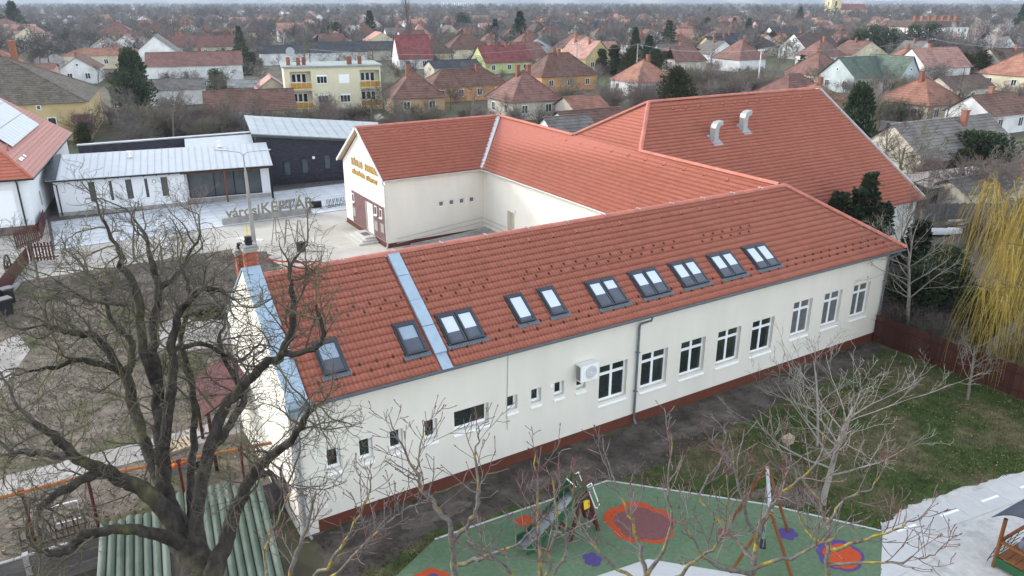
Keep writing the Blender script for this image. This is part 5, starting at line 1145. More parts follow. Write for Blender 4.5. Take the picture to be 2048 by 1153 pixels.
single_tree('young_tree', 'reddish bare shrub-like tree in the soil bed before the sign', at(405, 500, z=0), dict(PW, kids=[12, 6, 3, 2, 0], ang=[.7, .6, .6, .6, .6]), 3.6, .06, (REDB, REDB), 14)
single_tree('young_tree', 'bare garden tree in the middle of the garden behind the big tree', at(345, 600, z=0), dict(PW, kids=[12, 6, 4, 2, 0]), 3.6, .1, (OLIVEB, TWIGB), 15)
single_tree('young_tree', 'bare garden tree near the maroon fence, left', at(95, 650, z=0), dict(PW, kids=[12, 7, 4, 2, 0]), 4.6, .12, (OLIVEB, TWIGB), 16)
# weeping willow
wl = Vector((39.7, 17.0, 0)); rng = np.random.default_rng(3); out = []
PWL = dict(levels=3, seg=[6, 8, 6], wob=[.06, .12, .15], up=[.02, .04, .0], tip=[.6, .3, .4], kids=[14, 6, 0], **{'from': [.45, .3, 0]}, ang=[.95, .7, .6], len=[.95, .55, .5], rr=[.4, .5, .6], rmin=.015)
grow(rng, np.zeros(3), np.array([-.05, 0, 1.0]), 5.6, .32, 0, PWL, out)
wt = tree_thing('weeping_willow', wl, 'yellow weeping willow hanging over the yard at the right edge')
V, F = paths_arrays(out[:1], [10]); link('trunk', np_mesh('trunk', V, F, PALEB, smooth=True), wt)
V, F = paths_arrays(out[1:], [6, 6, 4]); link('limbs', np_mesh('limbs', V, F, OLIVEB, smooth=True), wt)
st_ = []
for P_, r_, l in out[1:]:
    for k in range(26 if l == 1 else 30):
        t = rng.uniform(.25, 1); i = min(int(t * (len(P_) - 1)), len(P_) - 2); p = P_[i] + (P_[i + 1] - P_[i]) * rng.uniform(); h = rng.normal(0, 1, 2); h /= np.linalg.norm(h); o_ = rng.uniform(.3, 1.2); L = min(p[2] - .3, rng.uniform(2.2, 5.2)); n = 7; a_ = []
        w1, w2 = rng.normal(0, .12, 2)
        for j in range(n + 1):
            s_ = j / n; a_.append(p + np.array([h[0] * o_ * (1 - (1 - s_) ** 2) + w1 * s_ * s_, h[1] * o_ * (1 - (1 - s_) ** 2) + w2 * s_ * s_, .25 * math.sin(min(1, s_ * 4) * math.pi) * (1 - s_) - L * s_ ** 1.35]))
        st_.append((np.array(a_), np.linspace(.009, .004, n + 1), 0))
wt.scale = (1.25, 1.25, 1.05)
V, F = paths_arrays(st_, [3]); o = link('hanging_twigs', np_mesh('hanging_twigs', V, F, WILLOW), wt)

# ------------------------------------------------------------------ foliage generators for evergreens (unit height, base at 0)
def leaf_quads(P_, D_, ln, wd, rng):
    n = len(P_); D_ = D_ / (np.linalg.norm(D_, axis=1)[:, None] + 1e-9); r_ = rng.normal(0, 1, (n, 3)); S_ = np.cross(D_, r_); S_ /= np.linalg.norm(S_, axis=1)[:, None] + 1e-9
    ln = ln * rng.uniform(.6, 1.3, (n, 1)); wd = wd * rng.uniform(.7, 1.3, (n, 1))
    V = np.stack([P_ - S_ * wd * .4, P_ + S_ * wd * .4, P_ + D_ * ln + S_ * wd, P_ + D_ * ln - S_ * wd], 1).reshape(-1, 3)
    return V, np.arange(4 * n).reshape(-1, 4)
def spruce(seed, n=4200, wid=.25, layers=17, mt=NEEDLE):
    rng = np.random.default_rng(seed); k = rng.integers(0, layers, n); z = .06 + .92 * (k + rng.uniform(-.15, .15, n)) / layers; z = np.clip(z, .05, .99)
    Rm = wid * 1.2 * (1 - z) ** 1.05 + .006; nb = 9; a = (rng.integers(0, nb, n) + .37 * k) * 2 * np.pi / nb + rng.normal(0, .13, n); jit = 1 + .25 * np.sin(k * 1.7 + a * 2)
    rho = Rm * jit * rng.uniform(.15, 1, n) ** .7
    P_ = np.stack([rho * np.cos(a), rho * np.sin(a), z - .12 * rho + rng.normal(0, .006, n)], 1); Dd = np.stack([np.cos(a) + rng.normal(0, .5, n), np.sin(a) + rng.normal(0, .5, n), rng.normal(-.25, .35, n)], 1)
    V, F = leaf_quads(P_, Dd, .045, .010, rng); tv, tf = tube_arrays(np.array([(0, 0, 0), (0, 0, .95)]), np.array([.018, .004]), 7)
    return np_mesh('trunk', tv, tf, BARK), np_mesh('crown', V, F, mt)
def plumes(seed, n=7500, k=9, wid=.3, mt=None):
    rng = np.random.default_rng(seed); P_ = []; Dd = []
    for i in range(k):
        a = rng.uniform(0, 6.28); o_ = wid * rng.uniform(.1, 1.0) if i else 0; h = 1.0 if i == 0 else rng.uniform(.55, .95); lean = rng.uniform(0, .25); m_ = n // k
        z = rng.uniform(.05, 1, m_); rr = (.09 + .05 * rng.random()) * (1 - z) ** .8 * rng.uniform(.3, 1, m_) ** .5 + .01; an = rng.uniform(0, 6.28, m_)
        c = np.stack([math.cos(a) * (o_ + lean * z * .5), math.sin(a) * (o_ + lean * z * .5), z * h], 1); d = np.stack([np.cos(an), np.sin(an), np.zeros(m_)], 1)
        P_.append(c + d * rr[:, None]); Dd.append(d * .6 + np.array([math.cos(a) * .2, math.sin(a) * .2, .9]) + rng.normal(0, .3, (m_, 3)))
    V, F = leaf_quads(np.concatenate(P_), np.concatenate(Dd), .055, .014, rng); tv, tf = tube_arrays(np.array([(0, 0, 0), (0, 0, .8)]), np.array([.022, .006]), 7)
    return np_mesh('trunk', tv, tf, BARK), np_mesh('crown', V, F, mt or NEEDLE)
def thuja(seed, n=4200, wid=.28, lumps=14, mt=THUJA, flat=1.0, top=.55, cone=0.0):
    rng = np.random.default_rng(seed); Vs = []
    cz = rng.uniform(.15, .88, lumps); ca = rng.uniform(0, 6.28, lumps); cr = wid * .5 * (1 - np.abs(cz - .4)) * rng.uniform(.2, 1.15, lumps)
    C_ = np.stack([cr * np.cos(ca), cr * np.sin(ca), cz], 1); R_ = wid * rng.uniform(.38, .62, lumps) * (1.15 - .6 * cz)
    if cone: C_[:, :2] *= (1.3 - 1.25 * cz)[:, None]; R_ = wid * rng.uniform(.36, .55, lumps) * (1.25 - 1.0 * cz)
    i = rng.integers(0, lumps, n); d = rng.normal(0, 1, (n, 3)); d /= np.linalg.norm(d, axis=1)[:, None]; rad = R_[i] * rng.uniform(.35, 1.08, n) ** .6
    P_ = C_[i] + d * rad[:, None] * np.array([1, 1, 1.35 * flat]); P_[:, 2] = np.clip(P_[:, 2], .01, 1.02); Dd = d * .8 + np.array([0, 0, top]) + rng.normal(0, .35, (n, 3))
    V, F = leaf_quads(P_, Dd, .05, .013, rng); tv, tf = tube_arrays(np.array([(0, 0, 0), (0, 0, .8)]), np.array([.022, .006]), 7)
    return np_mesh('trunk', tv, tf, BARK), np_mesh('crown', V, F, mt)
EV_ = {'spruce': spruce(1), 'spruce2': spruce(2, wid=.30, layers=13), 'blue': spruce(3, wid=.32, layers=14, mt=NEEDLEB), 'fir': spruce(4, 5600, wid=.30, layers=21), 'thuja': thuja(5), 'thuja2': thuja(6, wid=.42, lumps=18), 'round': thuja(7, wid=.75, lumps=24, mt=NEEDLE, n=5200, flat=.7, top=.1), 'pine': thuja(8, wid=.6, lumps=16, mt=NEEDLE, n=4600, flat=.55, top=.3), 'juniper': thuja(9, 7000, wid=.55, lumps=26, mt=NEEDLE, top=.8), 'cypress': thuja(10, 7500, wid=.52, lumps=34, mt=NEEDLE, top=.9, cone=1), 'plumes': plumes(11)}
def evergreen(kind, loc, h, label, group=None, wide=1.0, rz=None, cat='tree', name=None):
    t = tree_thing(name or {'spruce': 'spruce_tree', 'spruce2': 'spruce_tree', 'blue': 'spruce_tree', 'fir': 'fir_tree', 'thuja': 'thuja_tree', 'thuja2': 'thuja_tree', 'round': 'evergreen_tree', 'pine': 'pine_tree', 'juniper': 'juniper_shrub', 'cypress': 'cypress_tree', 'plumes': 'juniper_tree'}[kind], loc, label, group, rz if rz is not None else loc[0] % 6.28, (h * wide, h * wide, h), cat)
    link('trunk', EV_[kind][0], t); link('crown', EV_[kind][1], t); return t
# dense evergreens beside the hall and behind the plank fence
jp = at(1762, 354, z=6.3); evergreen('plumes', (jp[0], jp[1], 0), 6.3, 'dark green juniper rising in front of the hall roof', None, 1.45, 1.0)
IVY = (('juniper', (39.4, 22.0, 0), 3.2, 1.5, 'dark ivy-covered shrub right behind the building corner'), ('juniper', (42.6, 22.4, 0), 3.0, 1.6, 'dark evergreen thicket between the corner and the willow'), ('juniper', (41.2, 18.6, 0), 2.6, 1.8, 'low dark evergreen scrub behind the plank fence'), ('juniper', (46.5, 24.5, 0), 2.6, 1.6, 'dark evergreen scrub behind the willow crown'))
for k_, l_, h_, w_, lb in IVY: evergreen(k_, l_, h_, lb, None, w_, None, 'shrub')
evergreen('thuja2', at(1727, 168, z=8.6), 8.6, 'tall dark green cypress beyond the hall gable', None, .95) if False else evergreen('cypress', (at(1727, 166, z=8.8)[0], at(1727, 166, z=8.8)[1], 0), 8.8, 'tall dark green cypress beyond the hall gable', None, .85)

# ------------------------------------------------------------------ bare tree prototypes for the town
PB = dict(levels=5, seg=[6, 6, 5, 4, 3], wob=[.06, .10, .15, .2, .25], up=[.03, .05, .05, .03, .02], tip=[.4, .3, .4, .5, .6], kids=[12, 7, 6, 4, 0], **{'from': [.25, .25, .2, .15, 0]}, ang=[.85, .7, .7, .7, .6], len=[.62, .52, .52, .5, .5], rr=[.42, .5, .55, .6, .6], rmin=.011)
def bare(seed, P, L, r, mt):
    rng = np.random.default_rng(seed); out = []; grow(rng, np.zeros(3), np.array([0, 0, 1.0]), L, r, 0, P, out)
    V, F = paths_arrays(out[:1], [6]); a = np_mesh('trunk', V, F, mt); V, F = paths_arrays(out[1:], [5, 4, 3, 3, 3]); return a, np_mesh('crown', V, F, mt), float(V[:, 2].max())
def bush(seed, mt, n=26, h=3.0):
    rng = np.random.default_rng(seed); out = []
    P = dict(levels=4, seg=[5, 4, 3, 3], wob=[.1, .15, .2, .2], up=[.05, .04, .03, .0], tip=[.3, .4, .5, .5], kids=[6, 4, 2, 0], **{'from': [.2, .2, .2, 0]}, ang=[.6, .6, .6, .6], len=[.5, .5, .5, .5], rr=[.6, .6, .6, .6], rmin=.010)
    for k in range(n):
        a = rng.uniform(0, 6.28); s_ = rng.uniform(0, .65); grow(rng, np.array([rng.normal(0, .35), rng.normal(0, .35), 0]), np.array([math.cos(a) * s_, math.sin(a) * s_, 1.0]), h * rng.uniform(.6, 1.0), .03, 0, P, out)
    main = [o for o in out if o[2] == 0]; rest = [o for o in out if o[2] > 0]
    V, F = paths_arrays(main, [4]); a = np_mesh('stems', V, F, mt); V, F = paths_arrays(rest, [3]); return a, np_mesh('crown', V, F, mt), float(V[:, 2].max())
BT = [bare(31, PB, 5.5, .16, GREYB), bare(32, PB, 6.2, .18, REDB), bare(33, dict(PB, ang=[.55, .6, .6, .6, .6]), 6.5, .16, GREYB), bare(34, dict(PB, ang=[1.0, .8, .7, .7, .6]), 5.0, .2, OLIVEB), bare(35, dict(PB, kids=[14, 7, 5, 3, 0], ang=[.5, .5, .6, .6, .6]), 8.0, .14, BIRCHB)]
POPLAR = bare(36, dict(PB, kids=[40, 8, 4, 2, 0], ang=[.28, .3, .4, .5, .5], len=[.22, .5, .5, .5, .5], **{'from': [.12, .2, .2, .15, 0]}), 17.0, .3, REDB)
BU = [bush(41, REDB), bush(42, GREYB), bush(43, OLIVEB, 30, 2.6)]
# ------------------------------------------------------------------ the town
RC = {'brown': (.125, .070, .055), 'redbrown': (.142, .076, .064), 'orange': (.225, .112, .080), 'grey': (.115, .105, .098), 'slate': (.042, .046, .054), 'mossy': (.115, .100, .072), 'darkred': (.150, .048, .046), 'green': (.080, .105, .082), 'salmon': (.29, .165, .135), 'palegrey': (.21, .22, .21), 'tan': (.175, .158, .145), 'rust': (.135, .070, .052), 'umber': (.085, .058, .050)}
RC = {k: tuple(min(.6, c * 1.25) for c in v) for k, v in RC.items()}
RM = {k: mat('roof_' + k, v, .8, .22, 1.6, .01, col2=tuple(c * .72 for c in v), c2scale=.7, objvar=.14, bscale=9) for k, v in RC.items()}
RM['mossy'] = mat('roof_mossy_thick', (.140, .118, .100), .95, .35, 3, .03, col2=(.095, .088, .058), c2scale=.9, bscale=6)
WC = {'white': (.66, .66, .65), 'cream': (.56, .50, .36), 'yellow': (.47, .37, .19), 'peach': (.52, .34, .20), 'orange': (.50, .27, .12), 'grey': (.36, .35, .33), 'green': (.42, .45, .22), 'pink': (.50, .33, .29), 'bluegrey': (.40, .45, .46), 'dirty': (.46, .42, .35)}
WM = {k: mat('wall_' + k, v, .9, .09, .8, .004, col2=tuple(c * .8 for c in v), c2scale=.3, objvar=.06) for k, v in WC.items()}
CHIM = mat('chimney_brick', (.22, .095, .065), .9, .25, 5, objvar=.2)
footprints = [(36, 40, 30), (9, 73, 16), (25, 80, 10), (-6, 78, 13), (17, 26, 20)]
WIN = {}
def win_mesh(kind):
    if kind not in WIN:
        q = MB(); a, h = (.55, .65) if kind == 'w' else ((.28, .3) if kind == 's' else (.5, 1.05)); f = .08
        q.box(-a, a, -.03, .03, h - f, h); q.box(-a, a, -.03, .03, -h, -h + f); q.box(-a, -a + f, -.03, .03, -h + f, h - f); q.box(a - f, a, -.03, .03, -h + f, h - f)
        if kind == 'w': q.box(-.03, .03, -.03, .03, -h + f, h - f)
        o = q.build('window', WPVC, None); m1 = o.data; bpy.data.objects.remove(o)
        q = MB(); q.box(-a + f, a - f, -.012, .012, -h + f, h - f); o = q.build('pane', GLASS, None); m2 = o.data; bpy.data.objects.remove(o); WIN[kind] = (m1, m2)
    return WIN[kind]
def add_win(root, x, y, z, face, kind='w', pane=True):
    a, b = win_mesh(kind); o = link('window', a, root); o.location = (x, y, z); o.rotation_euler = (0, 0, 0 if face == 'S' else R(90))
    if pane: link('pane', b, o)
def house(label, loc, rz, w, d, hw, hr, rtype, axis, roof, wall, chim=1, wins=True, panes=True, group=None, course=.45, seed=0, name='house', ov=.4):
    rng = random.Random(seed); e_ = empty(name, loc, rz, label, 'house', group)
    X, Y = w / 2, d / 2; q = MB()
    wm, rm = WM[wall], RM[roof]
    q.box(-X, X, -Y, Y, 0, hw - .02)
    rise = hr - hw
    if rtype == 'gable':
        if axis == 'x':
            for s_ in (-1, 1): q.extr([(s_ * X, -Y, hw - .02), (s_ * X, Y, hw - .02), (s_ * X, 0, hr - .1)], (-.2 * s_, 0, 0))
        else:
            for s_ in (-1, 1): q.extr([(-X, s_ * Y, hw - .02), (X, s_ * Y, hw - .02), (0, s_ * Y, hr - .1)], (0, -.2 * s_, 0))
    q.build('wall', wm, e_, local=True)
    q = MB()
    if axis == 'x': tr = lambda p: p
    else: tr = lambda p: (-p[1], p[0], p[2])
    A, B_ = (X, Y) if axis == 'x' else (Y, X)
    A += ov if rtype != 'gable' else .3; k = rise / B_; B_ += ov; ze = hw - k * ov
    n = max(3, int(math.hypot(B_, rise) / course))
    h = min(A, B_) if rtype == 'hip' else (min(A, B_) * .35 if rtype == 'half' else 0)
    def C4(a, b, c, d_): courses(q, tr(a), tr(b), tr(c), tr(d_), n, .05)
    ri = A - h
    if rtype == 'half':
        zt = hr; C4((-A, -B_, ze), (A, -B_, ze), (ri, 0, zt), (-ri, 0, zt)); C4((A, B_, ze), (-A, B_, ze), (-ri, 0, zt), (ri, 0, zt))
        C4((A, -B_ * .35, hr - rise * .35), (A, B_ * .35, hr - rise * .35), (ri, 0, zt), (ri, 0, zt)); C4((-A, B_ * .35, hr - rise * .35), (-A, -B_ * .35, hr - rise * .35), (-ri, 0, zt), (-ri, 0, zt))
    else:
        C4((-A, -B_, ze), (A, -B_, ze), (ri, 0, hr), (-ri, 0, hr)); C4((A, B_, ze), (-A, B_, ze), (-ri, 0, hr), (ri, 0, hr))
        if rtype == 'hip': C4((A, -B_, ze), (A, B_, ze), (ri, 0, hr), (ri, 0, hr)); C4((-A, B_, ze), (-A, -B_, ze), (-ri, 0, hr), (-ri, 0, hr))
    ro = q.build('roof', rm, e_, local=True)
    # ridge capping
    q = MB(); q.bar(tr((-ri, 0, hr + .03)), tr((ri + .01, 0, hr + .03)), .22, .10)
    if rtype == 'hip':
        for sx in (-1, 1):
            for sy in (-1, 1): q.bar(tr((sx * A, sy * B_, ze + .06)), tr((sx * ri, 0, hr + .05)), .2, .10)
    q.build('ridge_caps', rm, ro, local=True)
    for c in range(chim):
        t = rng.uniform(-.6, .6) * max(ri, .6); s_ = rng.choice((-.9, .9)); zb = hr - k * abs(s_) - .3
        p = tr((t, s_, 0)); q = MB(); q.box(p[0] - .28, p[0] + .28, p[1] - .28, p[1] + .28, zb, hr + .75); q.box(p[0] - .34, p[0] + .34, p[1] - .34, p[1] + .34, hr + .75, hr + .85); q.build('chimney', CHIM, ro, local=True)
    if wins:
        zc = hw * .52 if hw < 4.2 else hw * .28
        rows = [zc] if hw < 4.6 else [zc, hw * .72]
        for z in rows:
            nx_ = max(1, int(w / 3.4))
            for i in range(nx_): add_win(e_, -X + (i + .5) * w / nx_, -Y - .02, z, 'S', 'w', panes)
            ny_ = max(1, int(d / 4.0))
            for i in range(ny_): add_win(e_, -X - .02, -Y + (i + .5) * d / ny_, z, 'W', 'w', panes)
        if rtype == 'gable' and hr - hw > 2.2:
            if axis == 'x': add_win(e_, -X - .02, 0, hw + (hr - hw) * .35, 'W', 's', panes)
            else: add_win(e_, 0, -Y - .02, hw + (hr - hw) * .35, 'S', 's', panes)
    footprints.append((loc[0], loc[1], max(w, d) * .62))
    return e_
def H(label, xr, yr, hr, w, d, hw, rtype, axis, roof, wall, chim=1, rot=None, **k):
    p = at(xr, yr, z=hr); rot = R(rot if rot is not None else (-12 if xr < 900 else -3))
    return house(label, (p[0], p[1], 0), rot, w, d, hw, hr, rtype, axis, roof, wall, chim, seed=int(xr * 7 + yr), **k)
# the mossy-roofed yellow house behind the solar house
yh = house('yellow house with mossy grey hip roof behind the solar house', (-2.6, 126.5, 0), R(-9), 20, 19, 5.0, 10.2, 'hip', 'y', 'mossy', 'yellow', 0, False, course=.42, name='house')
for x, y in ((-.6, 1.0), (.9, 4.0)):
    q = MB(); q.box(x - .4, x + .4, y - .4, y + .4, 8.8, 11.8); q.box(x - .48, x + .48, y - .48, y + .48, 11.8, 11.95); q.build('chimney', CHIM, yh, local=True)
for x in (-2.0, 4.6): add_win(yh, x, -9.55, 4.35, 'S', 's')
add_win(yh, 5.8, -9.55, 2.0, 'S', 'd')
q = MB(); q.extr([(8.2, -9.5, 3.1), (10.6, -9.5, 3.1), (10.6, -11.2, 2.5), (8.2, -11.2, 2.5)], (0, 0, .15)); q.build('porch_roof', RM['rust'], yh, local=True)
q = MB(); q.box(8.6, 9.8, -9.56, -9.5, 0, 2.3); q.build('door', WOODBR, yh, local=True)

H('hip-roofed peach house right of the flats with pale tile slope', 825, 141, 6.6, 8.2, 8.4, 3.0, 'hip', 'y', 'brown', 'peach', 1)
H('long low orange house with brown roof behind the peach house', 925, 138, 5.4, 15, 6.5, 2.9, 'hip', 'x', 'brown', 'orange', 1)
H('white hip-roofed house with awning behind the entrance wing', 1047, 141, 7.0, 8.4, 8.4, 3.1, 'hip', 'y', 'redbrown', 'dirty', 2)
H('orange house with stepped brown hip roof left of the thuja hedge', 1118, 106, 7.2, 13, 8.5, 3.3, 'hip', 'x', 'brown', 'orange', 2)
H('yellow gabled house with salmon roof in the middle distance', 1172, 80, 7.6, 8.5, 13, 3.6, 'gable', 'y', 'salmon', 'yellow', 2)
H('yellow-green house with long dark red roof', 1003, 91, 6.6, 13.5, 8.5, 3.0, 'gable', 'x', 'darkred', 'green', 2)
H('white house with broken orange hip roof left of the olive thuja', 1288, 119, 6.6, 8.8, 8.8, 3.0, 'hip', 'y', 'orange', 'white', 1)
H('house with pale grey hip roof behind the dark red roof', 1075, 78, 6.6, 8.6, 8.6, 3.2, 'hip', 'x', 'palegrey', 'cream', 0)
H('house with big salmon and red pyramid roof by the poplar', 838, 49, 9.0, 11, 12, 3.2, 'hip', 'y', 'salmon', 'white', 1)
H('white house with tall dark red gable roof in front of the pyramid roof', 822, 70, 8.6, 9, 10, 3.0, 'gable', 'x', 'darkred', 'white', 0)
H('cream two-storey house with salmon gable roof behind the flats', 757, 64, 7.6, 9, 12, 5.0, 'gable', 'y', 'salmon', 'cream', 0)
H('house with brown gable roof right of the poplar', 897, 51, 7.6, 9, 11, 3.6, 'gable', 'y', 'umber', 'cream', 1)
H('house with salmon hip roof left of the large spruce', 980, 68, 6.6, 10, 8.5, 3.0, 'hip', 'x', 'salmon', 'cream', 1)
H('pale house with green roof, main wing', 1716, 114, 6.6, 11, 8.5, 3.2, 'gable', 'x', 'green', 'bluegrey', 0)
H('pale house with green roof, gabled cross wing with attic window', 1784, 111, 6.9, 6.2, 9.5, 3.2, 'gable', 'y', 'green', 'bluegrey', 0)
H('house with orange-brown hip roof left of the green roof', 1640, 104, 7.0, 9.5, 9, 3.0, 'hip', 'x', 'redbrown', 'cream', 1)
H('hip-roofed house just behind the hall ridge', 1588, 148, 5.8, 9.5, 7.0, 3.0, 'hip', 'x', 'redbrown', 'peach', 0)
H('small orange-tiled hip roof touching the hall ridge with brick chimney', 1632, 166, 5.0, 6.5, 6, 2.8, 'hip', 'y', 'orange', 'peach', 1)
H('cream house with orange hip roof and white chimneys, right', 1850, 153, 6.4, 8.6, 8.6, 3.0, 'hip', 'y', 'orange', 'cream', 1)
H('long low roof behind the cream hip house, right', 1920, 152, 4.6, 12, 6, 2.8, 'gable', 'x', 'umber', 'dirty', 0)
H('small white gabled house with dark brown roof, right', 1985, 188, 5.0, 9.5, 6.5, 2.8, 'gable', 'x', 'brown', 'white', 1)
H('long barn with grey-brown tile roof right of the hall', 1885, 238, 5.6, 15.5, 8.0, 2.7, 'gable', 'x', 'tan', 'dirty', 1, wins=False, course=.38)
H('orange-roofed house with solar panels at the right edge', 2052, 106, 7.2, 13, 10, 3.4, 'hip', 'x', 'orange', 'cream', 0)
H('rust-roofed shed at the right edge below the solar house', 2060, 192, 4.4, 7, 6, 2.6, 'gable', 'x', 'rust', 'dirty', 0)
H('house with dark grey pyramid roof left of the white gable', 1508, 65, 7.4, 11.5, 11.5, 3.2, 'hip', 'x', 'umber', 'cream', 0)
H('yellow house with slate roof and two skylights', 1440, 73, 6.6, 12, 9, 3.2, 'gable', 'x', 'slate', 'yellow', 2)
H('house with bright white gable and dark brown roof', 1622, 67, 7.6, 15, 11, 3.4, 'gable', 'x', 'umber', 'white', 1)
H('house with brown roof and two white chimneys', 1530, 42, 7.0, 15, 9, 3.4, 'gable', 'x', 'umber', 'pink', 2)
H('house with white half gable under the tall pine', 1582, 41, 7.2, 12, 9, 3.4, 'gable', 'x', 'redbrown', 'white', 1)
H('white-gabled house behind the dark thujas, left of the pyramid roof', 1438, 44, 7.0, 13, 9, 3.4, 'gable', 'x', 'umber', 'white', 1)
H('low orange wavy-roofed house below the church', 1672, 50, 5.5, 30, 10, 3.2, 'gable', 'x', 'orange', 'white', 0)
H('wide brown-roofed hall right of the wavy orange roof', 1745, 52, 6.0, 26, 12, 3.4, 'hip', 'x', 'umber', 'dirty', 0)
H('cream house with orange roof, right of the church', 1768, 37, 7.0, 20, 13, 4, 'hip', 'x', 'salmon', 'cream', 0)
H('orange hip roof among bare trees above the green roof', 1812, 96, 6.0, 9, 7, 3.0, 'hip', 'y', 'orange', 'dirty', 1)
H('grey-brown shed roof beyond the entrance wing ridge', 1132, 232, 4.0, 6, 4.5, 2.4, 'gable', 'x', 'grey', 'white', 0, wins=False)
H('brown tiled outbuilding with white wall behind the cross wing ridge', 1178, 219, 4.4, 9, 5.5, 2.7, 'gable', 'x', 'brown', 'white', 0, wins=False)
H('small orange lean-to roof beside the white broken-hip house', 1162, 192, 3.6, 6, 5, 2.3, 'gable', 'x', 'orange', 'dirty', 0, wins=False)
H('cottage roof right of the hip-roofed white house', 1345, 88, 5.6, 12, 7, 3, 'gable', 'x', 'grey', 'dirty', 0)
H('pink gabled house with red attic far right of centre', 1372, 58, 7.0, 8, 10, 3.2, 'gable', 'y', 'redbrown', 'peach', 0)
# left part of town
H('long brown-red roofed house with pale grey wall left of the flats', 388, 104, 6.8, 19, 10, 4.4, 'gable', 'x', 'redbrown', 'white', 1, wins=False)
H('house with plain white gable and grey roof', 312, 70, 9.5, 12, 13, 4.6, 'gable', 'y', 'grey', 'white', 0, wins=False)
H('long house with red tile roof behind the white gable', 408, 72, 6.6, 24, 9, 3.6, 'gable', 'x', 'redbrown', 'dirty', 2)
H('yellow house with brown pyramid roof, upper left', 232, 43, 9.5, 15, 15, 4.6, 'hip', 'y', 'redbrown', 'yellow', 2)
H('small white gabled house with orange roof', 252, 69, 7.0, 9, 10, 4.0, 'gable', 'y', 'orange', 'white', 1)
H('low building with bright orange mansard roof and cream wall', 212, 96, 5.2, 20, 8, 3.6, 'hip', 'x', 'orange', 'cream', 2)
H('narrow house with brown tile roof beside the mossy roof', 160, 112, 5.6, 7, 12, 3.2, 'gable', 'y', 'brown', 'white', 1)
H('brick-red outbuilding behind the mossy roof', 84, 128, 4.6, 5, 5, 3.8, 'gable', 'x', 'rust', 'pink', 0, wins=False)
H('pale pink house with huge pale roof, upper left', 284, 8, 12, 20, 24, 5, 'gable', 'y', 'salmon', 'pink', 1)
H('white house with red roof beside the pale pink house', 287, 32, 9, 14, 20, 4.2, 'gable', 'y', 'redbrown', 'white', 1)
H('beige street house with brown roof at the left edge', 8, 38, 9, 14, 22, 5.2, 'hip', 'y', 'redbrown', 'cream', 1)
H('beige street house with ochre gable next to the left edge', 62, 54, 8.4, 10, 16, 5.2, 'gable', 'y', 'orange', 'cream', 0)
H('pink corner house on the street, upper left', 128, 52, 7, 9, 14, 4.2, 'hip', 'y', 'umber', 'pink', 0)
H('grey-blue row house on the street, upper left', 138, 36, 7.4, 8, 26, 4.0, 'gable', 'y', 'slate', 'bluegrey', 0)
H('shed with brown tile roof behind the brick gallery wing', 497, 180, 4.6, 12.5, 7.5, 2.2, 'gable', 'x', 'brown', 'dirty', 0, wins=False, course=.36)
H('long slate-roofed shed behind the flats', 625, 90, 5.2, 30, 9, 3.4, 'gable', 'x', 'slate', 'white', 0, wins=False)
H('second slate-roofed shed left of the cream house', 700, 84, 5.4, 26, 10, 3.2, 'gable', 'x', 'slate', 'dirty', 0, wins=False)
H('small pale tin-roofed hut behind the brown shed', 486, 160, 3.6, 5, 5, 2.6, 'gable', 'x', 'palegrey', 'dirty', 0, wins=False)
H('pink-roofed cottage touching the left end of the flats', 540, 152, 4.6, 5, 8, 2.8, 'gable', 'y', 'salmon', 'dirty', 0)
H('little wooden gabled hut behind the peach house', 862, 107, 3.6, 3.2, 4, 2.2, 'gable', 'y', 'rust', 'dirty', 0, wins=False)
H('dark slate roof below the yellow-green house', 905, 120, 4.2, 12, 6, 2.8, 'gable', 'x', 'slate', 'dirty', 0, wins=False)
H('pale shed roof among bare shrubs left of the brown shed', 352, 158, 4.2, 9, 6, 2.8, 'gable', 'x', 'grey', 'white', 0, wins=False)

# ---- flats with balconies
fa, fb = Vector(at(566, 133, z=7.3)), Vector(at(760, 128.5, z=7.3)); fd = fb - fa; FL = math.hypot(fd.x, fd.y)
fl = empty('apartment_block', (fa.x, fa.y, 0), math.atan2(fd.y, fd.x), 'cream flat-roofed apartment block with ochre balconies', 'building')
FW = mat('pale_cream_render', (.60, .55, .40), .9, .05, 1); OCH = mat('ochre_balcony_panel', (.42, .22, .03), .6, .1)
q = MB(); b1, b2 = (.06 * FL, .27 * FL), (.78 * FL, .985 * FL)
wall_holes(q, 0, FL, 0, 7.0, [(b1[0], b1[1], .6, 3.3), (b1[0], b1[1], 3.7, 6.4), (b2[0], b2[1], .6, 3.3), (b2[0], b2[1], 3.7, 6.4)], 0, 1.2)
q.poly([(0, 0, 0), (0, 9.5, 0), (0, 9.5, 7), (0, 0, 7)][::-1]); q.poly([(FL, 0, 0), (FL, 9.5, 0), (FL, 9.5, 7), (FL, 0, 7)]); q.build('wall', FW, fl, local=True)
q = MB(); q.box(-.3, FL + .3, -.3, 9.8, 7.0, 7.25); q.build('flat_roof', mat('grey_green_roofing', (.26, .29, .27), .8, .1, 1), fl, local=True)
